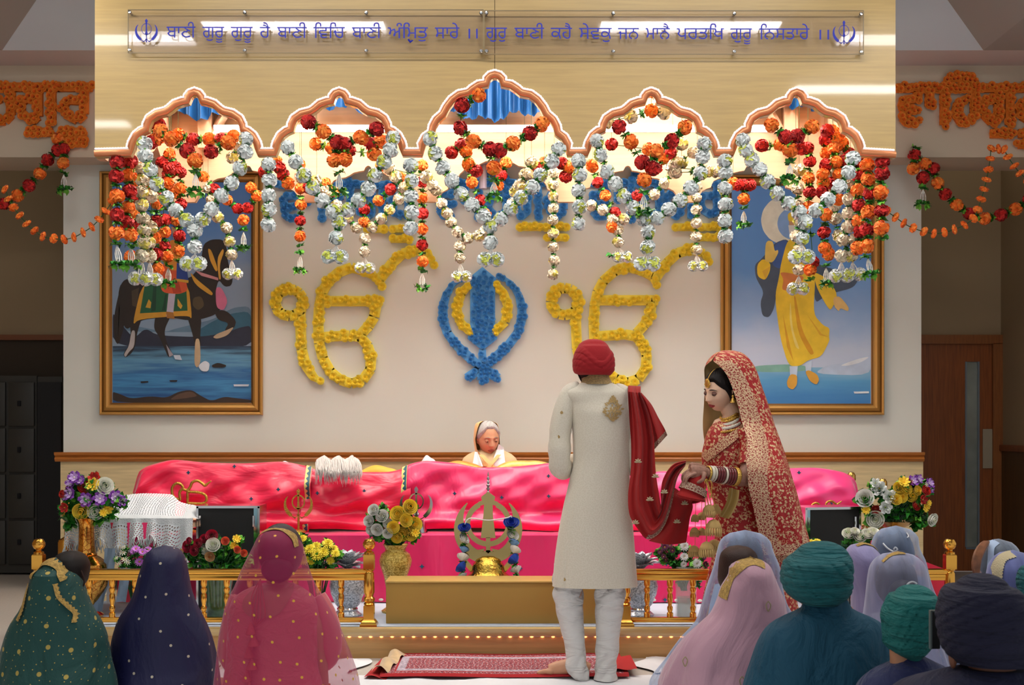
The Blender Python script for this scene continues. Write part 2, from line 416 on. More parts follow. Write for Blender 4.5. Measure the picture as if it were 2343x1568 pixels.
mb = MB(); mb.b2((-6.4, HALLY-1.8, 4.4), (6.4, HALLY+.1, 4.5)); struct('trim_8', mb, m_hall)
# dado rail and wainscot of the back wall
zr0, zr1 = P(0, 1053, WY).z, P(0, 1035, WY).z
mb = MB(); prof = [(0, zr0-.012), (.03, zr0-.012), (.042, zr0+.012), (.03, zr0+.03), (.05, zr0+.045), (.055, zr1), (0, zr1)]
for e in (0,):
    a = [(xw0-.06, WY-d, z) for d, z in prof]; b = [(xw1+.015, WY-d, z) for d, z in prof]; n = len(prof)
    mb.add(a+b, [tuple(range(n)), tuple(range(2*n-1, n-1, -1))]+[(i, i+n, (i+1) % n+n, (i+1) % n) for i in range(n)])
struct('trim_5', mb, m_rail, sharp=25)
mb = MB(); mb.b2((xw0-.02, WY-.012, .18), (xw1+.012, WY+.02, zr0)); struct('trim_6', mb, m_ply)
# door with a glass slit
mb = MB(); zt = P(0, 767, HALLY).z
mb.b2((xd0-.08, HALLY-.05, zt-.085), (xd1, HALLY+.06, zt)); mb.b2((xd1-.09, HALLY-.05, 0), (xd1, HALLY+.06, zt-.08)); mb.b2((xd0-.5, HALLY-.0, 0), (xd0-.03, HALLY+.1, zt)); mb.b2((xd0-.12, HALLY-.05, 0), (xd0-.03, HALLY+.06, zt-.08))
struct('trim_7', mb, M('door_frame_oak', '8f5424', .45, var=.2, vscale=5, stretch=(10, 10, 1)))
gx0, gx1 = P(2209, 0, HALLY).x, P(2238, 0, HALLY).x; gz0, gz1 = P(0, 1252, HALLY).z, P(0, 828, HALLY).z
dx0, dx1 = xd0-.03, xd1-.09; dz1 = zt-.085
mb = MB()
for p0, p1 in (((dx0, gz1), (dx1, dz1)), ((dx0, .01), (dx1, gz0)), ((dx0, gz0), (gx0, gz1)), ((gx1, gz0), (dx1, gz1))):
    mb.b2((p0[0], HALLY-.01, p0[1]), (p1[0], HALLY+.035, p1[1]))
door = struct('door_1', mb, m_door)
mb = MB().b2((gx0, HALLY+.008, gz0), (gx1, HALLY+.016, gz1)); mb.build('glass_slit', M('door_glass', '8f9690', .12, spec=.8, var=.35, vscale=2), door)
mb = MB()
for x in (gx0, gx1): mb.b2((x-.008, HALLY-.018, gz0), (x+.008, HALLY-.006, gz1))
mb.b2((gx0, HALLY-.018, gz0-.02), (gx1, HALLY-.006, gz0)); mb.build('glazing_bead', M('bead_metal', '8a9aa8', .3, .6), door)
mb = MB().b2(P(2249, 1072, HALLY-.025), P(2278, 982, HALLY-.015)); tag(mb.build('notice', M('notice_paper', 'a89c86', .7)), 'blank pale paper notice fixed to the dark door beside its glass slit', 'notice')
# dark doorway on the left, with lockers
ztl = P(0, 767, HALLY).z
mb = MB().b2((-6.3, HALLY-.06, ztl-.05), (xw0, HALLY, ztl+.0)); struct('trim_9', mb, M('doorway_lintel', '7a4526', .5))
mb = MB().b2((-6.3, HALLY-.012, 0), (P(150, 0, HALLY).x, HALLY-.002, ztl-.05)); struct('door_2', mb, M('doorway_shade', '3a2e22', .8))  # dark sheet: the shade of the open doorway put in as colour
loc = thing('locker_bank', 'dark grey steel lockers in the doorway at far left', 'locker', (-4.7, 12.2, 0))
lx = [P(v, 0, 12.1).x for v in (-40, 18, 84)]; zl = P(0, 860, 12.1).z
mb = MB(); mb.b2((lx[0], 12.1, 0.02), (lx[2], 12.3, zl)); mb.build('carcass', m_locker, loc)
for c in range(2):
    for r in range(4):
        z0 = .1+(zl-.14)*r/4; z1 = .1+(zl-.14)*(r+1)/4-.02
        mb = MB().b2((lx[c]+.015, 12.07, z0), (lx[c+1]-.015, 12.1, z1), .006); d = mb.build('locker_door', m_locker, loc)
        mb = MB().b2(((lx[c]+lx[c+1])/2-.03, 12.05, (z0+z1)/2-.02), ((lx[c]+lx[c+1])/2+.0, 12.07, (z0+z1)/2+.03), .005); mb.build('latch', m_dark, d)
mb = MB().b2((P(86, 0, 12.1).x, 12.1, 0), (P(142, 0, 12.1).x, 12.3, P(0, 862, 12.1).z)); mb.mi = 1
mb.b2((P(88, 0, 12.1).x, 12.07, 0), (P(142, 0, 12.1).x, 12.09, P(0, 875, 12.1).z))
tag(mb.build('cabinet', [m_locker, M('navy_black', '04040c', .6)]), 'tall dark cabinet with a navy black door right of the lockers', 'cabinet')

# ceiling lights (outside the frame, the lamps that light the room)
def ceiling_light(x0, x1, y, e, z=None):
    zc = z or 5.0
    t = thing('ceiling_light', 'long white fluorescent light fitting on the ceiling over the hall', 'ceiling light', ((x0+x1)/2, y, zc), 'fluorescent ceiling lights')
    MB().b2((x0, y-.13, zc-.07), (x1, y+.13, zc-.005), .01).build('housing', m_white, t)
    if z:
        for x in (x0+.15, x1-.15): MB().tube([(x, y, zc-.01), (x, y, 5.0)], .006, 6).build('rod', m_steel, t)
    MB().b2((x0+.03, y-.10, zc-.085), (x1-.03, y+.10, zc-.07)).build('diffuser', M('diffuser_%d' % int(e), 'fffdf8', .5, emit=e), t)
for x0, x1 in ((-2.4, -1.3), (-1.1, -.1), (.2, 1.2), (1.4, 2.4)):
    ceiling_light(x0, x1, 6.6, E_ROW[0])
for x0, x1 in ((-2.76, -1.1), (.755, 2.4)):
    ceiling_light(x0, x1, 4.7, E_ROW[1])
for x0, x1, y, e in ((-3.6, -2.8, 8.0, 30.0), (2.8, 3.5, 8.0, 8.0), (-3.3, -2.24, 7.07, 14.0), (2.3, 3.2, 7.07, 14.0), (2.28, 3.6, 5.7, 20.0), (-4.6, -3.46, 4.47, 18.0)):  # the first pair, beside the canopy, is added to brighten the bulkhead
    ceiling_light(x0, x1, y, e, 4.4 if y == 8.0 else 4.2)

# ------------------------------------------------------------------ canopy
CY = 8.2; CB = 9.86
side_h = [(-147, 349), (-146, 338), (-143, 327), (-134, 310), (-121, 299.5), (-111, 296), (-110, 286), (-103, 271), (-87, 260), (-66, 255), (-57, 249), (-45, 238), (-28, 232), (-18, 231), (-16, 222), (-10, 214), (0, 210)]
mid_h = [(-170, 349), (-168, 331), (-159, 314), (-145, 304), (-142, 289), (-134, 274), (-119, 261), (-111, 245), (-98, 228), (-82, 216), (-61, 212), (-52, 204), (-37, 194), (-19, 191), (-18, 181), (-10, 173), (0, 170)]
ARCH = [(445, side_h), (776, side_h), (1132, mid_h), (1490, side_h), (1823, side_h)]
def arch_edge(grow=0., x0=217, x1=2049, fine=1):
    """the scalloped lower edge of the canopy front, left to right, in picture columns and rows at CY"""
    out = [(x0, 351)]
    for c, h in ARCH:
        full = [(c+dx, y) for dx, y in h]+[(c-dx, y) for dx, y in h[-2::-1]]
        out += full
    out.append((x1, 354))
    if grow:
        res = []
        for i, (x, y) in enumerate(out):
            a = out[max(i-1, 0)]; b = out[min(i+1, len(out)-1)]; tx, ty = b[0]-a[0], b[1]-a[1]; l = math.hypot(tx, ty)
            res.append((x+ty/l*grow, y-tx/l*grow))
        return res
    return out
canopy = thing('canopy', 'pale beech canopy with five scalloped arches hanging over the stage', 'canopy', P(1132, 350, CY))
zt_c = 4.32
edge = arch_edge(-9); edge[0] = (217, 360); edge[-1] = (2049, 362)
def split_front(x_lo, x_hi, nm):
    pts = [p for p in edge if x_lo <= p[0] <= x_hi]
    if x_lo > 300: pts = [(x_lo, pts[0][1])]+pts
    else: pts = pts+[(x_hi, pts[-1][1])]
    top = P(0, 0, CY); zt = zt_c
    poly = [(P(x, y, CY).x, P(x, y, CY).z) for x, y in pts]
    poly = poly+[(poly[-1][0], zt), (poly[0][0], zt)]
    mb = MB(); mb.prism(poly, lambda p: Vector((p[0], CY, p[1])), lambda p: Vector((p[0], CY+.05, p[1]))); mb.build(nm, m_wood, canopy, smooth=False)
split_front(217, 1132, 'front_panel'); split_front(1132, 2049, 'front_panel')
MB().b2(P(1131.3, 0, CY-.0012).to_tuple()[:1]+(CY-.0012, P(0, 176, CY).z), P(1132.7, 0, CY).to_tuple()[:1]+(CY+.001, zt_c)).build('seam', M('seam_brown', '5a4522', .7), canopy)
ed = arch_edge(0)
mb = MB(); path = [P(x, y, CY-.004) for x, y in ed]; mb.tube(path, .021, 10); mb.build('molding', m_copper, canopy, sharp=60)
# white beaded light chain just outside the copper
eb = [P(x, y, CY-.006) for x, y in arch_edge(9.5)]
dense = []
for a, b in zip(eb, eb[1:]):
    k = max(1, int((b-a).length/.0085))
    dense += [a.lerp(b, i/k) for i in range(k)]
mb = MB(); mb.tube(dense, [.010 if i % 2 else .0075 for i in range(len(dense))], 6); mb.build('light_chain', M('chain_white', 'fff8f4', .25, emit=.3), canopy, sharp=0)
# side panels, back panel with its own arches, lid
xa, xb = P(217, 0, CY).x, P(2049, 0, CY).x; zs = P(0, 361, CY).z
for x in (xa, xb-.05):
    s = []
    for i in range(2):
        y0 = CY+.05+i*(CB-CY-.05)/2; y1 = CY+.05+(i+1)*(CB-CY-.05)/2
        for u, z in ((0, 0), (.08, .0), (.1, .1), (.22, .16), (.25, .24), (.4, .29), (.5, .34), (.6, .29), (.75, .24), (.78, .16), (.9, .1), (.92, 0), (1, 0)): s.append((y0+(y1-y0)*u, zs+z))
    poly = s+[(CB, zt_c), (CY+.05, zt_c)]
    mb = MB(); mb.prism(poly, lambda p: Vector((x, p[0], p[1])), lambda p: Vector((x+.05, p[0], p[1]))); mb.build('side_panel', m_wood_in, canopy, smooth=False)
poly = []
for x, y in edge:
    q = P(x, y, CY); poly.append((q.x, zs+(q.z-zs)*.72))
poly += [(poly[-1][0], zt_c), (poly[0][0], zt_c)]
mb = MB(); mb.prism(poly, lambda p: Vector((p[0], CB, p[1])), lambda p: Vector((p[0], CB+.05, p[1]))); mb.build('back_panel', m_wood_in, canopy, smooth=False)
MB().b2((xa, CY+.05, zt_c-.03), (xb, CB, zt_c+.02)).build('lid', m_wood_in, canopy)
for sx in (-1, 1):
    mb = MB(); x = xa+.32 if sx < 0 else xb-.32
    mb.b2((x-.05, CB-.10, 3.45), (x+.05, CB-.01, zt_c-.03)); mb.tube([(x, CB-.06, 3.45), (x+.45*-sx, CB-.06, zt_c-.04)], .035, 4)
    mb.build('brace', m_wood_in, canopy)
ty = CB-.09; tz = P(0, 291, ty).z
fx = thing('tube_light', 'long lit white tube light on the back panel inside the canopy', 'tube light', P(1132, 291, ty))
MB().b2(P(490, 0, ty).to_tuple()[:1]+(ty-.02, tz-.02), P(1772, 0, ty).to_tuple()[:1]+(ty+.085, tz+.012)).build('housing', m_white, fx)
MB().tube([(P(494, 0, ty).x, ty-.03, tz-.02), (P(1768, 0, ty).x, ty-.03, tz-.02)], .022, 8).build('tube', m_tube, fx)
for i in range(5):                                                 # unseen flat lamps added in the lid to light stage and wall
    lx_ = (xa+xb)/2+(i-2)*.98; MB().b2((lx_-.34, CY+.45, zt_c-.05), (lx_+.34, CB-.5, zt_c-.032)).build('lid_fill_lamp', M('lid_fill_lamp', 'fffaf2', .5, emit=E_LID), canopy)
mb = MB()
for sx in (-1, 1):
    for y in (CY+.3, CB-.3): mb.tube([((xa+xb)/2+sx*2.2, y, zt_c), ((xa+xb)/2+sx*2.2, y, 4.98)], .012, 6)
mb.build('hanger', m_steel, canopy)
rt = thing('tube_light', 'added unseen tube light on the rear of the canopy, washing the wall with light', 'tube light', P(1132, 250, 9.95))  # unseen tube added to brighten the upper wall
MB().b2((xa+.3, 9.909, 3.80), (xb-.3, 9.93, 3.92)).build('housing', m_white, rt)
MB().tube([(xa+.35, 9.96, 3.82), (xb-.35, 9.96, 3.82)], .022, 8).build('tube', M('rear_fill_tube', 'fffaf0', .5, emit=E_REAR), rt)
for x0, x1, e in ((-5.4, -4.4, 2.0), (3.7, 4.6, 4.0)):  # unseen lamps added to brighten the side halls and door
    h_ = thing('ceiling_light', 'added unseen light fitting on the side hall ceiling beyond the bulkhead', 'ceiling light', ((x0+x1)/2, 11.7, 4.39), 'added side hall lights')
    MB().b2((x0, 11.6, 4.36), (x1, 11.8, 4.4)).build('housing', m_white, h_); MB().b2((x0+.02, 11.62, 4.345), (x1-.02, 11.78, 4.36)).build('diffuser', M('hall_fill_%d' % int(e), 'fff2dc', .5, emit=e), h_)
# blue drape inside
def drape(nm, label, x0, x1, zlow, n, seed, y=CB-.16):
    rr = random.Random(seed); ph = [rr.uniform(0, 6) for _ in range(8)]
    a, b = P(x0, 0, y).x, P(x1, 0, y).x
    def fn(u, v):
        z = zt_c-.04-(zt_c-.04-zlow-.025*math.sin(u*9+ph[0])-.02*math.sin(u*23+ph[1]))*v
        return Vector((a+(b-a)*u, y+.035*(.3+v)*math.sin(u*n+ph[2]+.8*math.sin(u*7+ph[3]))+.015*math.sin(u*n*2.3+ph[4]), z))
    mb = MB(); mb.grid(fn, 160, 10)
    return tag(mb.build(nm, M('blue_satin', '1c558f', .5, back='1c558f')), label, 'drape')
drape('blue_drape', 'blue pleated drape seen through the middle arch of the canopy', 1000, 1262, P(0, 266, CB-.16).z, 70, 1)
drape('blue_drape', 'blue pleated drape seen through the second arch from the left', 690, 985, P(0, 252, CB-.16).z, 60, 2)
drape('blue_drape', 'blue drape in the tip of the leftmost arch', 360, 640, P(0, 262, CB-.16).z, 60, 3)
drape('blue_drape', 'blue drape in the tip of the rightmost arch', 1640, 1880, P(0, 250, CB-.16).z, 60, 4)
# grey ceiling-hung projector bracket behind the middle arch
mb = MB(); q = P(1105, 372, 10.0)
mb.b2(q+Vector((-.09, -.05, -.02)), q+Vector((.1, .05, .05)), .01); mb.tube([q+Vector((.0, 0, 0)), q+Vector((.0, 0, -.2))], .03, 10); mb.tube([q+Vector((.02, 0, .05)), q+Vector((.02, 0, .35))], .015, 8)
mb.tube(smooth_path([q+Vector((-.07, -.04, .02)), q+Vector((-.12, -.04, -.03)), q+Vector((-.11, -.04, -.16)), q+Vector((-.05, -.04, -.16))], 14), .006, 6)
tag(mb.build('bracket', M('grey_lilac_metal', '9a93a8', .4, .3)), 'grey metal bracket with a cable behind the middle arch', 'bracket')

# ------------------------------------------------------------------ the acrylic sign with its verse
SY = CY-.045
sign = thing('acrylic_sign', 'clear acrylic sign with blue verse fixed to the canopy front', 'sign', P(1132, 72, SY))
ma, nt, b_ = nodes_of('clear_acrylic')
tr = nt.nodes.new('ShaderNodeBsdfTransparent'); tr.inputs[0].default_value = (.97, .96, .98, 1); gl = nt.nodes.new('ShaderNodeBsdfGlossy'); gl.inputs['Roughness'].default_value = .02
fr = nt.nodes.new('ShaderNodeFresnel'); fr.inputs[0].default_value = 1.32; mx = nt.nodes.new('ShaderNodeMixShader')
nt.links.new(fr.outputs[0], mx.inputs[0]); nt.links.new(tr.outputs[0], mx.inputs[1]); nt.links.new(gl.outputs[0], mx.inputs[2]); nt.links.new(mx.outputs[0], nt.nodes['Material Output'].inputs[0])
m_acr_edge = M('acrylic_edge', '8d7a58', .3)
for x0, x1, y0, y1 in ((293, 1106, 22, 121), (1108, 1976, 24, 124)):
    a, b = P(x0, y1, SY), P(x1, y0, SY); MB().b2((a.x, SY, a.z), (b.x, SY+.004, b.z)).build('acrylic_sheet', ma, sign)
    mb = MB()
    for z in (a.z, b.z): mb.b2((a.x, SY-.001, z-.0025), (b.x, SY+.006, z+.0025))
    for x in (a.x, b.x): mb.b2((x-.0025, SY-.001, a.z), (x+.0025, SY+.006, b.z))
    mb.build('sheet_edge', m_acr_edge, sign)
bolt = MB().lathe([(.0, 0), (.011, 0), (.012, .004), (.009, .010), (.0, .011)], n=12, mat=Matrix.Rotation(PI/2, 3, 'X')).lathe([(.007, -.05), (.007, 0)], n=8, mat=Matrix.Rotation(PI/2, 3, 'X')).mesh('bolt', m_steel)
for x in (297, 560, 838, 1101, 1113, 1403, 1680, 1970):
    for y in (28, 115): put('bolt', bolt, sign, P(x, y+(x-297)*.0025, SY-.001))
m_ink = M('blue_ink', '0d1fa6', .5)
def fill_outline(curve_obj):
    """fill a glyph outline by winding number (the letters' strokes overlap)"""
    from mathutils.geometry import delaunay_2d_cdt
    V = []; E = []; loops = []
    for sp in curve_obj.data.splines:
        pts = []
        bp = sp.bezier_points
        if len(bp):
            for i in range(len(bp)):
                p, q = bp[i], bp[(i+1) % len(bp)]
                p0, p1, p2, p3 = p.co, p.handle_right, q.handle_left, q.co
                st = 4 if ((p1-p0).cross(p3-p0).length+(p2-p3).cross(p3-p0).length) > 1e-7 else 1
                for k in range(st):
                    u = k/st; pts.append((p0*(1-u)**3+p1*3*u*(1-u)**2+p2*3*u*u*(1-u)+p3*u**3).to_2d())
        else: pts = [Vector(p.co[:2]) for p in sp.points]
        if len(pts) < 3: continue
        o = len(V); V += pts; E += [(o+i, o+(i+1) % len(pts)) for i in range(len(pts))]; loops.append(pts)
    vs, _, fs, *_r = delaunay_2d_cdt(V, E, [], 0, 1e-5)
    keep = []
    for f in fs:
        c = (vs[f[0]]+vs[f[1]]+vs[f[2]])/3; wn = 0
        for lp in loops:
            for i in range(len(lp)):
                a, b = lp[i], lp[(i+1) % len(lp)]
                if (a.y <= c.y) != (b.y <= c.y):
                    x = a.x+(c.y-a.y)/(b.y-a.y)*(b.x-a.x)
                    if x > c.x: wn += 1 if b.y > a.y else -1
        if wn: keep.append(f)
    return vs, keep
WORDS = [('ਬਾਣੀ', 381, 447), ('ਗੁਰੂ', 463, 513), ('ਗੁਰੂ', 528, 578), ('ਹੈ', 594, 618), ('ਬਾਣੀ', 634, 702), ('ਿਵਿਚ', 717, 789), ('ਬਾਣੀ', 805, 872), ('ਅੰਿਮਤੁ', 887, 979), ('ਸਾਰੇ', 995, 1051),
         ('।।', 1072, 1093), ('ਗੁਰੁ', 1112, 1160), ('ਬਾਣੀ', 1177, 1245), ('ਕਹੈ', 1260, 1309), ('ਸੇਵਕੁ', 1325, 1400), ('ਜਨ', 1414, 1462), ('ਮਾਨੈ', 1477, 1533), ('ਪਰਤਿਖ', 1548, 1657), ('ਗੁਰੂ', 1671, 1721), ('ਿਨਸਤਾਰੇ', 1737, 1852), ('।।', 1875, 1897)]
tmp = []
for body, x0, x1 in WORDS:
    c = bpy.data.curves.new('word', 'FONT'); c.body = body; o = bpy.data.objects.new('word', c); COL.objects.link(o); o.select_set(True); tmp.append(o)
bpy.context.view_layer.objects.active = tmp[0]
bpy.ops.object.convert(target='CURVE')
tmp = list(bpy.context.selected_objects); tmp = sorted(tmp, key=lambda o: o.name)
for o, (body, x0, x1) in zip(tmp, WORDS):
    vs, fs = fill_outline(o)
    used = sorted({i for f in fs for i in f}); xs = [vs[i].x for i in used]; a, b = min(xs), max(xs)
    hl = .622 if '।' not in body else .70        # top of the head line in font units
    yb = 86+(x0-381)*.003; yt = 61+(x0-381)*.003
    def place(v, dy): 
        px = x0+(v.x-a)/(b-a)*(x1-x0); py = yb-(v.y)/hl*(yb-yt); return P(px, py, SY-.0015+dy)
    mb = MB(); n = len(vs); mb.add([place(v, 0) for v in vs]+[place(v, .0012) for v in vs], [tuple(f) for f in fs])
    if 'ਅ' in body: mb.tube([P(934, 90, SY-.001), P(939, 96, SY-.001), P(945, 92, SY-.001)], [.006, .008, .003], 6)
    mb.build('word', m_ink, sign, smooth=False)
    bpy.data.objects.remove(o)
# two-edged sword emblem as line art, and as bigger solids elsewhere: outlines in unit height (y up, 1 tall)
def khanda_parts():
    blade = [(0, .5), (.045, .44), (.05, .41), (.03, .36), (.022, .22), (.028, .02), (.05, -.06), (.0, -.14), (-.05, -.06), (-.028, .02), (-.022, .22), (-.03, .36), (-.05, .41), (-.045, .44)]
    stem = [(.013, -.12), (.013, -.32), (-.013, -.32), (-.013, -.12)]
    ring = [(math.cos(a)*.19, .12+math.sin(a)*.21) for a in np.linspace(0, 2*PI, 40)]
    sw = [((.30, .28), .004), ((.355, .2), .02), ((.38, .08), .032), ((.36, -.06), .042), ((.29, -.18), .05), ((.2, -.27), .045)]
    hilt = [((.19, -.26), .018), ((.08, -.30), .012), ((.0, -.27), .012), ((-.08, -.30), .012)]
    return blade, stem, ring, sw
def khanda(name, at, sc, mat, parent, thick, ringw=.018, yflip=1):
    """at(x,y,d)->world point; d is depth towards the viewer in metres"""
    blade, stem, ring, sw = khanda_parts(); mb = MB()
    def pr(poly): mb.prism(poly, lambda p: at(p[0]*sc, p[1]*sc, thick), lambda p: at(p[0]*sc, p[1]*sc, 0))
    pr(blade); pr(stem)
    n = len(ring)-1
    for i in range(n):
        a, b = ring[i], ring[i+1]; k = 1-ringw/.2
        c0 = (0, .12); ia = (c0[0]+(a[0]-c0[0])*k, c0[1]+(a[1]-c0[1])*k); ib = (c0[0]+(b[0]-c0[0])*k, c0[1]+(b[1]-c0[1])*k)
        pr([a, b, ib, ia])
    for sx in (1, -1):
        pp = smooth_path([(p[0]*sx, p[1], 0) for p, _ in sw], 22); ww = [interp(range(len(sw)), [w for _, w in sw], i/21*(len(sw)-1)) for i in range(22)]
        L = []; R = []
        for i, p in enumerate(pp):
            t = (pp[min(i+1, 21)]-pp[max(i-1, 0)]).normalized(); nn = Vector((-t.y, t.x, 0)); L.append(p+nn*ww[i]); R.append(p-nn*ww[i])
        for i in range(21): pr([(L[i].x, L[i].y), (L[i+1].x, L[i+1].y), (R[i+1].x, R[i+1].y), (R[i].x, R[i].y)])
        e = pp[-1]
        hp = smooth_path([(e.x, e.y, 0), (.1*sx, -.33, 0), (.0, -.26, 0)], 8)+[Vector((-.04*sx, -.24, 0))]
        for i in range(len(hp)-1):
            t = (hp[i+1]-hp[i]).normalized(); nn = Vector((-t.y, t.x, 0))*.012
            pr([tuple((hp[i]+nn)[:2]), tuple((hp[i+1]+nn)[:2]), tuple((hp[i+1]-nn)[:2]), tuple((hp[i]-nn)[:2])])
        pr([(.1*sx+.02*math.cos(a), -.34+.02*math.sin(a)) for a in np.linspace(0, 2*PI, 9)[:-1]])
    pr([(.028*math.cos(a), -.34+.028*math.sin(a)) for a in np.linspace(0, 2*PI, 11)[:-1]])
    return mb.build(name, mat, parent, smooth=False)
for cx_, cy_ in ((335, 74), (1931, 78)):
    khanda('emblem', lambda x, y, d: P(cx_, cy_, SY-.0005)+Vector((x, -d, y)), .17, m_ink, sign, .0015)

# ------------------------------------------------------------------ flower-covered wall emblems and lettering
def rose_mesh(name, mats, r, seed, layers=3, cup=.5):
    rr = random.Random(seed); mb = MB()
    for k in range(layers):
        n = 7-k*2; rad = r*(1-.3*k); mb.mi = min(k, len(mats)-1)
        for j in range(n):
            a = 2*PI*(j+.5*k)/n+rr.uniform(-.2, .2); w = PI/n*1.35
            pts = []
            for q in range(4):
                u = q/3; rd = rad*(.15+.85*u); h = r*(.12+.28*k+cup*u*u*(.35+.25*k)) 
                for s_ in (-1, 0, 1):
                    aa = a+s_*w*(.5+.5*math.sin(PI*min(1, u*.75+.12))); pts.append((rd*math.cos(aa), rd*math.sin(aa), h+r*.12*abs(s_)*-1*u+r*rr.uniform(-.04, .04)))
            mb.add(pts, [(q*3+c, q*3+c+1, q*3+c+4, q*3+c+3) for q in range(3) for c in range(2)])
    mb.mi = len(mats)-1; mb.ball((0, 0, r*.45), r*(.34 if len(mats) > 3 and seed % 3 == 0 else .2), 8, 5, (1, 1, .8))
    return mb.mesh(name, mats, sharp=0)
def fl_mats(nm, light, dark): return [M(nm+'_petal', light, .75, sheen=.2), M(nm+'_inner', dark, .75)]
YEL = fl_mats('yellow', 'fce84e', 'f9dc36'); BLU = fl_mats('sky_blue', '5aa9ee', '3487d2'); ORA = [M('marigold', 'f58220', .75), M('marigold_light', 'f9952f', .75), M('marigold_mid', 'ea6c14', .75), M('marigold_heart', '7d1006', .8)]
def seg_dist(p, a, b):
    ab = (b[0]-a[0], b[1]-a[1]); l = ab[0]**2+ab[1]**2; t = 0 if l == 0 else max(0, min(1, ((p[0]-a[0])*ab[0]+(p[1]-a[1])*ab[1])/l))
    return math.hypot(p[0]-a[0]-ab[0]*t, p[1]-a[1]-ab[1]*t), t
def flower_sign(root, strokes, Y, pitch, mats, r, polys=(), thick=.035, seed=1, back=None, tint=None):
    """strokes: [[(px,py,halfwidth)...]...]; flowers on a jittered grid inside; a backing board under them"""
    rr = random.Random(seed); pts = []
    allp = [q for s in strokes for q in s]+[(x, y, 0) for pl in polys for x, y in pl]
    x0, x1 = min(q[0]-q[2] for q in allp), max(q[0]+q[2] for q in allp); y0, y1 = min(q[1]-q[2] for q in allp), max(q[1]+q[2] for q in allp)
    def inside(p, m):
        for s in strokes:
            if len(s) == 1:
                if math.hypot(p[0]-s[0][0], p[1]-s[0][1]) < s[0][2]-m: return True
            for a, b in zip(s, s[1:]):
                d, t = seg_dist(p, a, b)
                if d < max(a[2]+(b[2]-a[2])*t-m, pitch*.22): return True
        for pl in polys:
            c = False
            for i in range(len(pl)):
                a, b = pl[i], pl[i-1]
                if (a[1] > p[1]) != (b[1] > p[1]) and p[0] < (b[0]-a[0])*(p[1]-a[1])/(b[1]-a[1])+a[0]: c = not c
            if c and min(seg_dist(p, pl[i], pl[i-1])[0] for i in range(len(pl))) > m: return True
        return False
    # dart throwing with a shrinking radius
    area = 0
    for k in range(14000):
        p = (rr.uniform(x0, x1), rr.uniform(y0, y1))
        if not inside(p, pitch*.6): continue
        md = pitch*(.95 if k < 5000 else .82)
        if all((p[0]-q[0])**2+(p[1]-q[1])**2 > md*md for q in pts): pts.append(p)
    mb = MB()
    for s in strokes:
        for a, b in zip(s, s[1:]):
            ax, ay, aw = a; bx, by, bw = b; l = math.hypot(bx-ax, by-ay) or 1; nx, ny = -(by-ay)/l, (bx-ax)/l
            k = .8; pl = [(ax+nx*aw*k, ay+ny*aw*k), (bx+nx*bw*k, by+ny*bw*k), (bx-nx*bw*k, by-ny*bw*k), (ax-nx*aw*k, ay-ny*aw*k)]
            mb.prism(pl, lambda p: P(p[0], p[1], Y)+Vector((0, -thick, 0)), lambda p: P(p[0], p[1], Y))
    for pl in polys: mb.prism(pl, lambda p: P(p[0], p[1], Y)+Vector((0, -thick, 0)), lambda p: P(p[0], p[1], Y))
    mb.build('backing', back or mats[0], root, smooth=False)
    ms = [rose_mesh('flower', mats, r, seed*10+i) for i in range(3)]
    rr.shuffle(pts)
    for p in pts[:100]:
        put('flower', rr.choice(ms), root, P(p[0], p[1], Y)+Vector((0, -thick, 0)), (PI/2+rr.uniform(-.15, .15), rr.uniform(-.15, .15), rr.uniform(-.15, .15)), (rr.uniform(.92, 1.12),)*3)
    if len(pts) > 100:
        mb = MB(); me = ms[0]
        vv = [v.co.copy() for v in me.vertices]; ff = [(tuple(f.vertices), f.material_index) for f in me.polygons]
        for p in pts[100:]:
            R = Matrix.Rotation(PI/2, 3, 'X') @ Matrix.Rotation(rr.uniform(0, 6.3), 3, 'Z'); q = P(p[0], p[1], Y)+Vector((0, -thick, 0)); o = len(mb.v)
            mb.v += [tuple(q+R @ v) for v in vv]
            for f, m_ in ff: mb.f.append(tuple(i+o for i in f)); mb.m.append(m_)
        tag(mb.build('flowers', mats, root, sharp=0), kind='stuff')
    return len(pts)
def ik_onkar(dx, dy, label):
    root = thing('flower_emblem', label, 'wall emblem', P(760+dx, 890+dy, WY))
    W = 14.5
    ring = [(663+32*math.cos(a)+dx, 693+31*math.sin(a)+dy, W) for a in np.linspace(0, 2*PI, 17)]
    tail = [(688, 715, W), (689, 759, W), (691, 800, W), (700, 835, W), (717, 862, W-2), (740, 878, 4)]
    hook = [(994, 608, 4), (981, 583, 11), (953, 573, W), (921, 582, W), (898, 603, W), (879, 627, W), (868, 643, W)]
    spur = [(868, 640, W), (874, 664, 4)]
    arc = [(862, 636, W-3), (846, 628, 11), (830, 622, 11), (806, 613, W), (776, 624, W), (751, 646, W), (738, 671, W), (731, 704, W), (729, 745, W), (731, 786, W), (740, 821, W), (757, 851, W), (780, 870, W), (805, 878, W), (831, 870, W), (848, 846, W), (850, 816, W), (842, 792, W), (826, 772, W), (800, 768, W), (742, 772, W)]
    bar = [(744, 690, W), (868, 690, W), (861, 700, W), (857, 726, W), (844, 747, W), (828, 764, W)]
    sh = lambda s: [(x+dx, y+dy, w_) for x, y, w_ in s]
    flower_sign(root, [ring]+[sh(s) for s in (tail, hook, spur, arc, bar)], WY, 13.5, YEL, .035, seed=int(10+dx)//9)
ik_onkar(0, 0, 'large yellow flower emblem on the wall left of the blue swords emblem')
ik_onkar(629, -2, 'large yellow flower emblem on the wall partly behind the red turban')
root = thing('flower_emblem', 'big blue and yellow flower emblem of swords at the middle of the wall', 'wall emblem', P(1104, 880, WY))
mir = lambda s: [(2*1104-x, y, *r_) for x, y, *r_ in s]
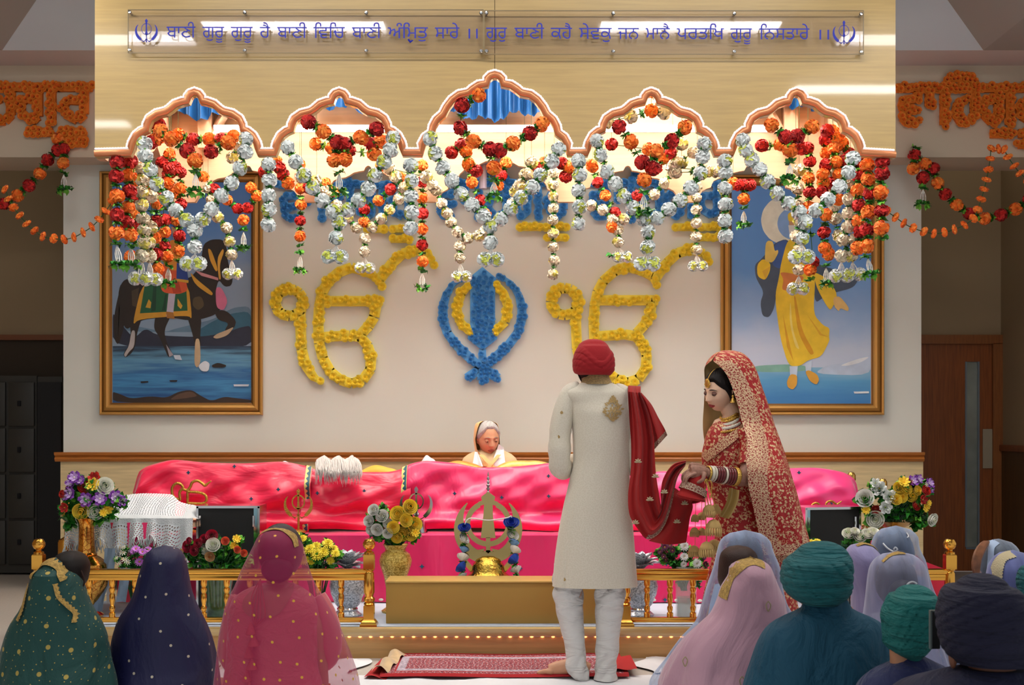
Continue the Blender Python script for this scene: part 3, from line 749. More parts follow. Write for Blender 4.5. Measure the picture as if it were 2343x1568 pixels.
sw_l = [(1066, 635, 3), (1052, 640, 6), (1036, 652, 8), (1021, 677, 11), (1014, 704, 13), (1014, 731, 13), (1024, 763, 13), (1045, 791, 13), (1070, 815, 14), (1090, 832, 12)]
blade = [(1104, 612), (1136, 638), (1133, 652), (1133, 748), (1138, 776), (1104, 803), (1070, 776), (1076, 748), (1076, 652), (1072, 638)]
bot = [[(1104, 800, 10), (1104, 870, 15)], [(1104, 840, 12), (1069, 866, 14)], [(1104, 840, 12), (1139, 866, 14)], [(1104, 828, 14), (1104, 845, 26)]]
flower_sign(root, [sw_l, mir(sw_l)]+bot, WY, 11.5, BLU, .028, [blade], seed=5)
yl = [(1073, 652, 10), (1056, 672, 13), (1045, 704, 13), (1052, 737, 13), (1074, 760, 11)]
for i, s in enumerate((yl, mir(yl))):
    a = thing('flower_arc', ('left' if i == 0 else 'right')+' yellow flower crescent inside the blue swords emblem', 'wall emblem', P(s[2][0], 760, WY))
    flower_sign(a, [s], WY, 13, YEL, .034, seed=30+i)
# lettering strokes in units where the head line is y=0 and the foot y=90
GL = {'v': (56, [[(46, 0), (46, 26), (14, 30), (10, 46), (20, 56), (44, 54)], [(20, 56), (12, 72), (24, 86), (46, 84)]]),
      'aa': (34, [[(17, 0), (17, 44)]]),
      'i': (34, [[(17, 90), (17, 0), (28, -22), (52, -30), (76, -22), (88, 0)]]),
      'h': (62, [[(32, 28), (14, 38), (8, 62), (22, 84), (40, 84), (52, 68), (52, 0)]]),
      'g': (84, [[(44, 0), (44, 72), (30, 84), (10, 62), (8, 40), (20, 28), (44, 30)], [(70, 0), (70, 90)]]),
      'r': (64, [[(50, 0), (50, 66), (36, 82), (14, 68), (8, 46), (18, 32), (50, 34)]])}
WORD = ['v', 'aa', 'i', 'h', 'g', 'r']
def wall_word(x0, y0, sx, sy, hw, Y, pitch, mats, mats_v, r, lab, seed, vis=None, vow=True):
    """each letter is a thing; the vowel bars below are things too"""
    names = {'v': 'first letter', 'aa': 'short upright stroke', 'i': 'hooped upright', 'h': 'third letter', 'g': 'looped double letter', 'r': 'last looped letter'}
    x = 0
    for k in WORD:
        wd, st = GL[k]; X0 = x0+x*sx
        if vis is None or (X0+wd*sx > vis[0] and X0 < vis[1]):
            root = thing('flower_letter', lab % names[k], 'wall letter', P(X0+wd*sx/2, y0+90*sy, Y))
            ss = [[(X0+a*sx, y0+b*sy, hw) for a, b in s] for s in st]+[[(X0-2, y0, hw), (X0+wd*sx+2, y0, hw)]]
            flower_sign(root, ss, Y, pitch, mats, r, seed=seed+int(x))
            bars = {'g': [(20, 112)], 'r': [(0, 112), (0, 138)]}.get(k, []) if vow else []
            for bi, (bx, by) in enumerate(bars):
                nm = 'single bar' if len(bars) == 1 else ('upper bar' if bi == 0 else 'lower bar')
                rb = thing('flower_bar', lab % (nm+' under the '+names[k]), 'wall letter', P(X0+40*sx, y0+by*sy, Y))
                flower_sign(rb, [[(X0+bx*sx+6, y0+by*sy, hw), (X0+(bx+52)*sx, y0+by*sy, hw)]], Y, pitch, mats_v, r, seed=seed+90+bi)
        x += wd
for i, x0 in enumerate((640, 996, 1345)):
    wall_word(x0, 420 if i else 424, .92, .90, 10.5, WY, 13, BLU, YEL, .036, ('%s of the '+('left', 'middle', 'right')[i]+' blue flower word on the wall'), 200+i*20)
wall_word(-177, 201, 1.16, .92, 12.5, BY, 11.5, ORA, ORA, .033, '%s of the orange flower word left of the canopy', 300, vis=(0, 215))
wall_word(2052, 203, 1.0, .93, 12.5, BY, 11.5, ORA, ORA, .033, '%s of the orange flower word right of the canopy', 400, vis=(2040, 2343))
# ------------------------------------------------------------------ framed paintings
m_frame = M('gilt_frame', 'c2924a', .4, .4, bump=.25, bscale=150)
m_frame_d = M('gilt_groove', '7d5420', .5, .5)
def framed(label, x0, x1, y0, y1, ix0, ix1, iy0, iy1, s, off, base, shapes):
    a, b = P(x0, y1, WY), P(x1, y0, WY); root = thing('framed_painting', label, 'painting', ((a.x+b.x)/2, WY, a.z))
    ia, ib = P(ix0, iy1, WY), P(ix1, iy0, WY); w_ = ia.x-a.x
    rings = [(0, .0), (0, .045), (.1, .06), (.22, .052), (.3, .038), (.36, .04), (.6, .055), (.78, .045), (.86, .03), (1, .022), (1, .012)]
    mb = MB(); vs = []
    for t, d in rings:
        l = a.x+(ia.x-a.x)*t; r = b.x+(ib.x-b.x)*t; bo = a.z+(ia.z-a.z)*t; to = b.z+(ib.z-b.z)*t
        vs += [(l, WY-d, bo), (r, WY-d, bo), (r, WY-d, to), (l, WY-d, to)]
    k = len(rings); fs = [(i*4+j, i*4+(j+1) % 4, (i+1)*4+(j+1) % 4, (i+1)*4+j) for i in range(k-1) for j in range(4)]
    o = mb.add(vs, fs)
    for q in range(len(mb.m)): mb.m[q] = 1 if q//4 in (3, 4, 8) else 0
    mb.build('frame', [m_frame, m_frame_d], root, smooth=False)
    mats = [base]; mb = MB(); mb.b2((ia.x-.01, WY-.014, ia.z-.01), (ib.x+.01, WY-.006, ib.z+.01)); lvl = 0
    for col, poly in shapes:
        m = M('paint_'+col, col, .6, var=.12, vscale=9) if isinstance(col, str) else col
        if m not in mats: mats.append(m)
        mb.mi = mats.index(m); lvl += 1; Yp = WY-.0145-.00025*lvl
        pts = [Vector((x, y, 0)) for x, y in poly]
        for _ in range(2 if len(poly) > 4 else 0): pts = [q for k in range(len(pts)) for q in (pts[k].lerp(pts[(k+1) % len(pts)], .2), pts[k].lerp(pts[(k+1) % len(pts)], .8))]
        pts = [(min(max(off[0]+p.x/s, ix0), ix1), min(max(off[1]+p.y/s, iy0), iy1)) for p in pts]
        mb.add([P(x, y, Yp) for x, y in pts], [tuple(range(len(pts)))])
    mb.build('canvas', mats, root, smooth=False)
def paint_grad(name, stops, z0, z1, noise=.0, stretch=(3, 1, 14)):
    """painted sky or water: colours laid from low to high"""
    m, nt, b = nodes_of(name); tc = nt.nodes.new('ShaderNodeTexCoord'); sp = nt.nodes.new('ShaderNodeSeparateXYZ'); nt.links.new(tc.outputs['Object'], sp.inputs[0])
    mr = nt.nodes.new('ShaderNodeMapRange'); mr.inputs[1].default_value = z0; mr.inputs[2].default_value = z1; nt.links.new(sp.outputs[2], mr.inputs[0])
    mp = nt.nodes.new('ShaderNodeMapping'); mp.inputs['Scale'].default_value = stretch; nt.links.new(tc.outputs['Object'], mp.inputs[0])
    n = nt.nodes.new('ShaderNodeTexNoise'); n.inputs['Scale'].default_value = 1.6; n.inputs['Detail'].default_value = 5; nt.links.new(mp.outputs[0], n.inputs['Vector'])
    v = mathn(nt, 'ADD', mr.outputs[0], mathn(nt, 'MULTIPLY', mathn(nt, 'SUBTRACT', n.outputs[0], .5), noise))
    r = nt.nodes.new('ShaderNodeValToRGB'); nt.links.new(v, r.inputs[0]); e = r.color_ramp.elements
    for i, (p, c) in enumerate(stops):
        q = e[i] if i < 2 else e.new(p)
        q.position = p; q.color = (*lin(c), 1)
    nt.links.new(r.outputs[0], b.inputs['Base Color']); b.inputs['Roughness'].default_value = .5; return m
zA, zB = P(0, 922, WY).z, P(0, 420, WY).z
sky1 = paint_grad('storm_sky', [(0, '7f96ad'), (.45, '8298b4'), (.7, '5582bd'), (1, '4677bd')], zA+.55, zB, .35, (2, 1, 3))
wat1 = paint_grad('painted_water', [(0, '1d4f86'), (.3, '3f86ba'), (.5, '2a6299'), (.75, '5c93b5'), (1, '24384f')], zA, zA+.48, .9, (1.2, 1, 16))
H = '241b16'
framed('painting of a rider on a dark horse in a gilt frame left of the flowers', 231, 602, 394, 950, 258, 576, 418, 922, 2.657, (220, 380), sky1, [
    ('5b7a92', [(95, 905), (200, 965), (300, 985), (420, 1010), (480, 990), (600, 960), (720, 930), (830, 860), (945, 852), (945, 1010), (95, 1010)]),
    ('2c5c74', [(560, 1040), (680, 960), (800, 900), (945, 880), (945, 1060)]),
    ('22273a', [(95, 1115), (95, 880), (150, 960), (230, 1050), (300, 985), (370, 1030), (600, 1040), (700, 1030), (800, 1010), (880, 980), (945, 970), (945, 1115)]),
    (wat1, [(95, 1095), (945, 1095), (945, 1445), (95, 1445)]),
    ('33261f', [(95, 1445), (95, 1372), (140, 1385), (210, 1415), (330, 1400), (430, 1410), (500, 1372), (580, 1360), (640, 1400), (700, 1430), (780, 1402), (850, 1412), (945, 1422), (945, 1445)]),
    ('5a4436', [(440, 1425), (500, 1385), (580, 1368), (620, 1400), (560, 1410)]),
    (H, [(135, 760), (155, 705), (120, 850), (105, 950), (112, 1060), (135, 1090), (165, 1000), (185, 880)]),
    (H, [(132, 770), (160, 700), (205, 680), (270, 690), (560, 690), (610, 640), (640, 560), (652, 475), (700, 446), (770, 446), (795, 500), (800, 580), (832, 690), (820, 730), (780, 735), (745, 690), (725, 760), (765, 860), (725, 905), (640, 932), (560, 940), (450, 920), (300, 930), (235, 960), (180, 1000), (145, 900)]),
    ('4c4029', [(590, 800), (640, 790), (660, 850), (620, 880), (585, 850)]), ('45392a', [(215, 760), (260, 740), (250, 860), (220, 850)]),
    (H, [(190, 920), (280, 920), (252, 1000), (237, 1100), (215, 1140), (175, 1168), (165, 1140), (200, 1090), (212, 1000)]),
    ('a8a4a4', [(215, 1000), (238, 1000), (232, 1100), (200, 1130), (178, 1165), (168, 1145), (200, 1095)]),
    (H, [(360, 905), (460, 900), (412, 1000), (430, 1080), (470, 1150), (440, 1166), (420, 1120), (385, 1040), (350, 990)]),
    ('9b96a0', [(425, 1085), (470, 1150), (445, 1160)]),
    (H, [(552, 915), (642, 905), (632, 1040), (637, 1100), (605, 1100), (580, 1000)]),
    ('c2aa88', [(602, 1050), (630, 1050), (636, 1190), (615, 1230), (596, 1205)]),
    (H, [(715, 880), (790, 876), (852, 940), (842, 980), (805, 1010), (780, 1000), (808, 955), (740, 935)]),
    ('b5a084', [(842, 975), (800, 1030), (735, 1052), (708, 1042), (735, 1020), (790, 1000)]),
    ('c9952c', [(285, 690), (558, 690), (585, 935), (560, 908), (262, 930), (218, 972)]),
    ('1c5a38', [(300, 695), (545, 695), (556, 880), (266, 896)]), ('123f2a', [(350, 700), (368, 700), (362, 880), (335, 885)]), ('123f2a', [(420, 780), (430, 780), (420, 880), (400, 880)]),
    ('d2a233', [(300, 860), (320, 810), (335, 830), (330, 865)]), ('d2a233', [(495, 805), (525, 850), (515, 870), (495, 850)]),
    ('b7b2c8', [(440, 775), (482, 775), (466, 920), (425, 915)]), ('9c6a2c', [(425, 885), (468, 890), (478, 930), (430, 925)]),
    ('d4582f', [(398, 640), (420, 560), (470, 560), (545, 690), (558, 760), (500, 780), (400, 770), (388, 700)]), ('b33f22', [(440, 680), (500, 700), (520, 770), (470, 775)]),
    ('d88a2c', [(405, 600), (420, 480), (470, 440), (530, 500), (540, 620), (470, 640)]), ('c79472', [(455, 360), (490, 350), (505, 420), (470, 445)]), ('2d5bb0', [(440, 330), (480, 300), (515, 335), (505, 370), (450, 370)]),
    ('25408e', [(490, 590), (545, 595), (562, 700), (488, 690)]), ('d2a233', [(488, 685), (562, 695), (560, 712), (486, 700)]),
    ('c96f92', [(725, 740), (760, 735), (802, 820), (775, 880), (730, 862)]), ('cf9a30', [(678, 500), (700, 510), (742, 630), (728, 645), (690, 570)]),
    ('cf9a30', [(568, 640), (612, 690), (712, 770), (702, 792), (600, 720)]), ('c98a90', [(600, 635), (742, 680), (742, 696), (640, 668)]), ('d0a040', [(735, 560), (770, 500), (778, 520), (750, 600), (760, 690), (745, 690)]),
    ('d3dde8', [(618, 1215), (660, 1182), (692, 1200), (682, 1250), (640, 1248)]), ('c3d2e2', [(470, 1150), (510, 1150), (522, 1180), (480, 1176)]),
    ('241c18', [(700, 1212), (740, 1195), (795, 1212), (780, 1226), (710, 1226)]), ('241c18', [(270, 1310), (315, 1308), (318, 1316), (272, 1320)]), ('241c18', [(445, 1303), (495, 1302), (490, 1312), (450, 1312)]),
    ('c9d6e4', [(835, 1328), (930, 1328), (925, 1340), (838, 1340)])])
zA, zB = P(0, 924, WY).z, P(0, 425, WY).z
sky2 = paint_grad('bright_sky', [(0, 'c3d2ea'), (.25, '93b6e4'), (.6, '5f97db'), (1, '5a92d8')], zA+.45, zB-.2, .25, (2, 1, 3))
wat2 = paint_grad('calm_water', [(0, '3d82c6'), (.5, '5aa2d4'), (.8, '86bbdc'), (1, '7fb9cf')], zA, zA+.38, .5, (1.2, 1, 12))
R_ = 'f0cc33'
circ = lambda cx, cy, r: [(cx+r*math.cos(a), cy+r*math.sin(a)) for a in np.linspace(0, 2*PI, 15)[:-1]]
framed('painting of a yellow-robed figure over blue water, gilt frame behind the bride', 1648, 2020, 402, 950, 1673, 1992, 426, 924, 2.657, (1620, 380), sky2, [
    (wat2, [(135, 1225), (990, 1225), (990, 1450), (135, 1450)]), ('7fb5a8', [(270, 1215), (500, 1205), (600, 1215), (600, 1250), (280, 1255)]),
    ('bccfe8', [(640, 1265), (720, 1212), (800, 1203), (850, 1190), (930, 1165), (990, 1150), (990, 1275)]), ('e3ebf5', [(800, 1215), (860, 1190), (940, 1165), (985, 1160), (930, 1195), (850, 1215)]),
    ('eef0df', circ(470, 330, 150)), ('86aee2', circ(520, 350, 100)),
    ('49596e', [(485, 438), (400, 470), (330, 560), (283, 600), (290, 680), (340, 765), (318, 830), (330, 912), (372, 922), (405, 860), (425, 700), (640, 700), (652, 835), (700, 800), (760, 772), (880, 742), (918, 690), (800, 640), (560, 560)]),
    ('3f62a6', [(485, 440), (400, 475), (385, 600), (440, 630), (480, 560)]), ('c79a72', [(490, 320), (525, 320), (530, 380), (500, 400)]), ('e8e6e0', [(488, 360), (530, 360), (525, 440), (500, 450)]),
    (R_, [(484, 290), (515, 276), (535, 300), (530, 335), (488, 338)]),
    (R_, [(485, 440), (570, 450), (640, 600), (652, 700), (640, 900), (700, 970), (740, 985), (735, 1040), (740, 1060), (690, 1160), (610, 1180), (560, 1217), (490, 1217), (440, 1050), (405, 800), (435, 660), (442, 600)]),
    ('dba01e', [(520, 790), (532, 790), (570, 1000), (650, 1140), (620, 1152), (545, 1010)]), ('e3b02a', [(600, 900), (680, 1030), (735, 1040), (690, 1020)]), ('dfa520', [(455, 900), (500, 1100), (520, 1190), (480, 1100)]),
    ('d98444', [(432, 640), (585, 668), (572, 702), (505, 700), (485, 760), (448, 752), (460, 690)]), ('fae07a', [(500, 800), (515, 1000), (560, 1120), (530, 1100), (495, 950)]),
    (R_, [(298, 600), (335, 562), (380, 590), (377, 640), (348, 697), (300, 672)]), ('e2b43a', [(330, 640), (378, 610), (350, 690)]),
    ('ecd06c', [(345, 565), (350, 472), (365, 453), (395, 458), (405, 520), (425, 508), (428, 528), (395, 588), (352, 582)]),
    (R_, [(638, 640), (720, 680), (792, 780), (748, 882), (720, 850), (660, 740)]), ('eac479', [(760, 800), (800, 790), (857, 860), (852, 886), (805, 862), (795, 886), (765, 850)]),
    ('c8dbf0', [(495, 1217), (546, 1217), (540, 1282), (500, 1282)]), ('c8dbf0', [(590, 1200), (632, 1182), (626, 1252), (595, 1252)]),
    ('e0ab42', [(478, 1312), (500, 1265), (542, 1270), (542, 1330), (515, 1362), (484, 1346)]), ('e0ab42', [(590, 1252), (612, 1240), (662, 1265), (677, 1300), (660, 1332), (620, 1310)]),
    ('e4eef8', [(885, 1372), (978, 1370), (978, 1382), (890, 1384)])])

# ------------------------------------------------------------------ garlands
def pompon(name, mats, seed, n=64, ruff=.9, centre=None):
    """ruffled paper ball of radius 1 with petals all round; pole +Z is its open heart"""
    rr = random.Random(seed); mb = MB(); mb.ball((0, 0, 0), .80, 12, 8)
    for i in range(n):
        z = 1-2*(i+.5)/n; a = i*2.39996+rr.uniform(-.2, .2); s_ = math.sqrt(1-z*z)
        d = Vector((s_*math.cos(a), s_*math.sin(a), z)); t = d.orthogonal().normalized(); t = Matrix.Rotation(rr.uniform(0, 6.3), 3, d) @ t; b = d.cross(t)
        R = rr.uniform(.30, .44); pts = []
        mb.mi = 1 if (len(mats) > 1 and rr.random() < .35) else 0
        if centre is not None and z > .8: mb.mi = centre
        for q, u in enumerate((-.5, .0, .55, 1.0)):
            for c_ in (-1, -.35, .35, 1):
                w_ = c_*R*(.75 if q in (0, 3) else 1); lift = .76+.1*u+.16*max(0, u)+ruff*.28*(rr.random()-.4)*(u > 0)
                pts.append(d*lift+t*(u*R*1.1)+b*w_)
        # pull on to the ball
        pts = [p.normalized()*min(p.length, 1.12)*(1 if p.length > .8 else .8/p.length*1.0) for p in pts]
        mb.add(pts, [(q*4+c, q*4+c+1, q*4+c+5, q*4+c+4) for q in range(3) for c in range(3)])
    return mb.mesh(name, mats, sharp=0)
m_red = [M('red_paper', 'cf1d16', .7, sheen=.2), M('red_paper_dark', '9c0d0c', .75)]
m_org = [M('orange_paper', 'ff7a1f', .7, sheen=.2), M('orange_paper_light', 'ff9a3c', .7)]
m_wht = [M('white_paper', 'e9eeec', .7, sheen=.2), M('white_paper_cool', 'd3dcda', .7), M('lime_heart', 'cfd65a', .7)]
m_ivo = [M('ivory_paper', 'e6dfc8', .75), M('ivory_paper_dark', 'd6cbb0', .75), M('straw_heart', 'd8d06a', .7)]
m_leaf = [M('leaf_green', '2f8a2a', .5, var=.3, vscale=40), M('leaf_dark', '12491c', .55), M('leaf_lime', '6cba38', .5)]
BALLS = {'r': [pompon('flower', m_red, i) for i in range(3)], 'o': [pompon('flower', m_org, 10+i) for i in range(3)],
         'w': [pompon('flower', m_wht, 20+i, 60, 1.0, 2) for i in range(3)], 'i': [pompon('flower', m_ivo, 30+i, 56, .9, 2) for i in range(3)]}
def leaves_mesh(name, n, L, seed, flat=.5, mats=None):
    rr = random.Random(seed); mb = MB()
    for i in range(n):
        a = 2*PI*i/n+rr.uniform(-.35, .35); el = rr.uniform(-flat, flat); l = L*rr.uniform(.7, 1.15); w_ = l*rr.uniform(.3, .45)
        d = Vector((math.cos(a)*math.cos(el), math.sin(a)*math.cos(el), math.sin(el))); s_ = Vector((-math.sin(a), math.cos(a), rr.uniform(-.4, .4))).normalized(); up = d.cross(s_)
        pts = []
        for u, k in ((0, .1), (.3, .85), (.55, 1), (.8, .6), (1, .04)):
            c_ = d*l*u+up*l*.25*u*u*rr.choice((-1, 1, 1)); pts += [c_-s_*w_*k, c_+up*w_*-.25*k, c_+s_*w_*k]
        mb.mi = rr.choice((0, 0, 1, 2))
        mb.add(pts, [(q*3+c, q*3+c+1, q*3+c+4, q*3+c+3) for q in range(4) for c in range(2)])
    return mb.mesh(name, mats or m_leaf, sharp=0)
COLLAR = [leaves_mesh('leaf_collar', 11, 1.0, 60+i) for i in range(3)]
SPRIG = [leaves_mesh('leaf_sprig', 16, 1.0, 70+i, 1.1) for i in range(2)]
m_cord = M('white_cord', 'e8e4de', .8); m_string = M('green_string', '1d4a20', .7)
def tassel(root, p0, p1, end, s):
    rr = random.Random(int(p0.x*1e4)); mb = MB()
    for k in range(4):
        dx = (k-1.5)*.012*s/.04; b = p1+Vector((dx*.75, rr.uniform(-.01, .01), .005)); m_ = (p0+b)/2+Vector((dx*.5, 0, 0))
        pts = smooth_path([p0, m_, b], 9); mb.tube(pts, [.0032 if i % 2 else .0045 for i in range(9)], 5)
    t = mb.build('tassel', m_cord, root, sharp=0)
    if end == 't':
        for dx in (-.024, .024): put('leaf_sprig', SPRIG[0], root, p1+Vector((dx*s/.04, 0, -.006)), (rr.uniform(-.3, .3), rr.uniform(-.3, .3), rr.uniform(0, 6)), s*1.05)
    else:
        for dx in (-.034, .034): put('flower', rr.choice(BALLS['w']), root, p1+Vector((dx*s/.04, 0, -.01)), (PI/2+rr.uniform(-.4, .4), rr.uniform(-.5, .5), 0), (s*1.0, s*1.0, s*.75))
def garland(label, Y, s, text, group=None, leaf=1., name='garland'):
    tok = text.split(); pts = []
    for t in tok:
        if t[0] in 'roiw': pts.append((t[0], *map(float, t[1:].split(','))))
    x0, y0 = pts[0][1:]
    root = thing(name, label, 'garland', P(x0, y0, Y), group); rr = random.Random(int(x0*7+y0*13))
    prev = None; path = []
    for t in tok:
        if t == '/': prev = None; continue
        v = list(map(float, t[1:].split(',')))
        if t[0] in 'roiw':
            p = P(v[0], v[1], Y)+Vector((0, rr.uniform(-.012, .012), 0))
            put('flower', rr.choice(BALLS[t[0]]), root, p, (PI/2+rr.uniform(-.6, .6), rr.uniform(-.6, .6), rr.uniform(0, 6)), (s*rr.uniform(.96, 1.06), s*rr.uniform(.92, 1.02), s*rr.uniform(.94, 1.04)))
            if prev is not None:
                q = (p+prev)/2; d = (p-prev); ang = d.to_track_quat('Z', 'Y').to_euler()
                k = leaf*(.72 if t[0] in 'wi' else .95)
                put('leaf_collar', rr.choice(COLLAR), root, q, ang, (s*k, s*k, s*k))
                path.append((prev, p))
            prev = p
        elif t[0] == 'L':
            put('leaf_collar', rr.choice(COLLAR), root, P(v[0], v[1], Y), (rr.uniform(-.3, .3), rr.uniform(-.3, .3), rr.uniform(0, 6)), s*1.05)
        else: tassel(root, P(v[0], v[1], Y), P(v[2], v[3], Y), t[0], s)
    if path:
        mb = MB()
        for a, b in path: mb.tube([a, b], .003, 5)
        if 8.25 < Y < 9.85:                                       # thread up to the canopy lid
            tops = sorted([a for a, b in path]+[path[-1][1]], key=lambda p: -p.z)[:1]
            for p in tops: mb.tube([p, Vector((p.x, p.y, zt_c-.03))], .0014, 4)
        mb.build('string', m_string, root)
    return root
FY = 8.12; BYG = 9.78; SF = .0445; SB = .041
AN = ['leftmost', 'second', 'middle', 'fourth', 'rightmost']
WHITE = ['w330,328 w332,356 w344,389 w358,421 w380,453 w401,481 w427,504 / w562,318 w562,348 w548,384 w530,419 w507,448 w484,479 w463,502 / w445,527 w446,565 f446,582 442,600',
         'w659,338 w677,371 w696,401 w715,430 w737,459 w761,484 / w900,316 w894,344 w879,371 w858,402 w843,432 w820,459 w796,480 / w776,509 w769,545 f769,562 766,584',
         'w985,318 w996,352 w1013,384 w1034,414 w1055,445 w1080,470 w1106,495 / w1278,340 w1262,368 w1237,400 w1218,429 w1192,453 w1169,478 w1146,501 / w1122,519 w1122,555 f1123,570 1123,590',
         'w1366,322 w1375,354 w1389,392 w1408,421 w1427,449 w1448,476 w1473,502 / w1612,330 w1608,358 w1603,396 w1580,430 w1557,458 w1530,480 w1504,499 / w1483,530 w1481,566 f1481,580 1481,600',
         'w1700,322 w1706,345 w1720,366 w1738,388 w1757,415 w1778,444 w1803,466 w1829,486 / w1952,362 w1941,395 w1921,427 w1895,456 w1867,482 / w1842,510 w1836,545 f1835,560 1834,584']
for n, t in zip(AN, WHITE):
    t = t.replace(' 442,600', ',442,600').replace(' 766,584', ',766,584').replace(' 1123,590', ',1123,590').replace(' 1481,600', ',1481,600').replace(' 1834,584', ',1834,584')
    garland('white paper flower swag hanging in a V across the %s canopy arch' % n, FY, SF, t, 'white swags on the canopy front')
for x, n, ys in ((615, 'between the leftmost and second arches', (376, 412, 447, 480, 515)), (941, 'between the second and middle arches', (379, 414, 449, 487, 522)), (1325, 'between the middle and fourth arches', (368, 401, 436, 474, 512)), (1659, 'between the fourth and rightmost arches', (369, 394, 432, 468, 505, 540))):
    garland('straight white flower strand hanging %s' % n, FY+.03, SF, ' '.join('w%d,%d' % (x+(i % 2)*2-1, y) for i, y in enumerate(ys)), 'white strands between the arches')
REDS = ['o368,300 o392,319 r428,345 o447,368 / o522,327 r483,347 L447,391 t447,398,448,436',
        'r706,280 o740,301 r772,326 o766,368 / r862,296 o826,315 r788,330 o790,366 L776,392 t776,398,776,436',
        'o1096,217 r1057,240 r1053,292 o1083,324 r1121,342 o1130,384 / o1240,285 r1213,304 o1174,329 r1142,345 L1130,411 t1130,418,1130,446',
        'r1417,290 o1444,324 r1470,371 / o1567,291 r1537,323 o1502,347 r1494,385 / o1474,412 L1473,440 t1473,446,1473,482',
        'o1765,287 r1797,314 o1808,344 / o1857,291 r1824,312 L1808,370 t1808,376,1806,408']
for n, t in zip(AN, REDS): garland('red and orange flower swag with a leafy tassel in the %s arch' % n, FY-.03, SF, t, 'red and orange swags on the canopy front')
IN = [('o408,309 r441,319 o479,319 r505,319 o536,312', 'leftmost'), ('o722,329 o760,340 r800,346 o856,352', 'second'), ('r1033,350 r1056,332 o1066,346 o1072,376 r1090,392', 'middle'), ('r1399,331 o1485,341 r1500,386 o1516,362 r1532,350', 'fourth'), ('r1743,334 o1785,331 r1833,340 r1820,330', 'rightmost')]
for t, n in IN: garland('short red and orange garland hung inside the canopy behind the %s arch' % n, 8.9, .043, t, 'inner red and orange garlands')
WI = [('i531,360 i548,335 i562,322', 'leftmost'), ('i690,405 i722,415 i745,440', 'second'), ('i1216,371 i1206,400 i1190,425 i1180,440', 'middle'), ('i1560,330 i1535,347 i1548,372 i1587,350', 'fourth')]
for t, n in WI: garland('short ivory garland hung inside the canopy behind the %s arch' % n, 9.1, .043, t, 'inner ivory garlands')
garland('red flower pair in the upper left curve of the leftmost arch', 8.3, SF, 'r363,286 r346,326 o358,318')
garland('orange and white flower chain in the tip of the fourth arch', 8.4, .043, 'i1389,279 i1443,268 o1490,254 i1520,258')
garland('red flower at the right side of the second arch with orange ones below', 8.3, SF, 'o874,325 r850,329 o856,352')
# back row at the rear panel
BACK = [('ivory swag behind the leftmost arch beside the horse painting', SB*1.0, 'i476,432 i484,458 i498,497 i519,522 i525,553 i530,583 f530,596,532,624'),
        ('red and orange swag behind the leftmost arch, tassel over the gilt frame', SB, 'o465,405 r490,433 o520,458 r543,477 / r566,476 o588,448 o575,430 / o557,504 L557,525 t557,532,557,565'),
        ('ivory swag behind the second arch over the blue flower word', SB, 'i725,415 i745,440 i770,470 i795,498 i815,522 / i924,432 i912,455 i891,480 i873,501 i850,520 / i835,545 i834,577 f834,590,835,610'),
        ('red and orange swag behind the second arch over the blue flower word', SB, 'o872,378 o915,405 r893,433 o866,459 r834,480 o833,508 / r705,430 o745,420 o765,440'),
        ('ivory swag behind the middle arch', SB, 'i998,435 i1011,466 i1023,489 i1032,509 i1047,532 i1070,545 / i1200,400 i1185,430 i1172,466 i1140,505 i1110,530 i1095,540 / i1052,563 i1052,591 f1053,604,1056,630'),
        ('red and orange swag behind the middle arch', SB, 'r1073,382 o1080,418 r1099,458 o1112,490 / o1158,372 r1148,402 o1140,425'),
        ('ivory swag behind the fourth arch', SB, 'i1353,470 i1379,480 i1402,502 / i1539,395 i1519,420 i1497,446 i1460,480 i1427,502 / i1414,527 i1414,555 L1396,585 f1414,566,1424,585'),
        ('red and orange swag behind the fourth arch', SB, 'o1356,382 r1368,417 o1385,448 r1407,487 o1400,520 / r1458,448'),
        ('ivory strand straight down left of the right yellow emblem', SB*.97, 'i1268,398 i1266,424 i1266,450 i1266,477 i1265,504 i1266,534 i1266,566 i1268,596 i1265,628'),
        ('ivory strand straight down at the right yellow emblem tip', SB*.97, 'i1596,400 i1594,427 i1593,453 i1594,480 i1593,511 i1593,541 i1594,572 f1594,584,1597,606'),
        ('red and orange strand straight down left of the left yellow emblem top', SB*.98, 'o686,376 r688,404 o687,432 o688,468 r687,505 o687,541 L687,562 L686,578 t686,584,686,616'),
        ('long red and orange strand straight down over the left yellow emblem tip', SB*1.02, 'o966,379 r967,416 o966,453 r967,489 o966,525 r966,561 o967,599 L966,619 t966,626,966,656')]
for lab, s, t in BACK: garland(lab, BYG, s, t)
garland('red and orange garland along the canopy edge over the middle blue letters', 9.2, .043, 'r1285,374 o1303,384 r1295,404 / o1354,378 o1246,372 r1228,388')
garland('red and orange garland along the canopy edge between the leftmost and second arches', 9.0, .043, 'r605,392 o632,370 r648,400 o660,420 r640,384')
garland('ivory garland along the canopy edge between the second and middle arches', 9.3, .043, 'i925,430 i905,405 i890,385 i975,405 i990,425')
garland('ivory garland along the canopy edge right of the fourth arch', 9.2, .043, 'i1560,372 i1545,395 i1620,392 i1640,392 i1536,383')
garland('red pair with orange and leafy tassel hanging between fourth and rightmost arches', 9.5, .043, 'o1678,420 r1703,424 o1702,455 L1702,476 t1702,484,1702,512 / r1690,424 r1716,424')
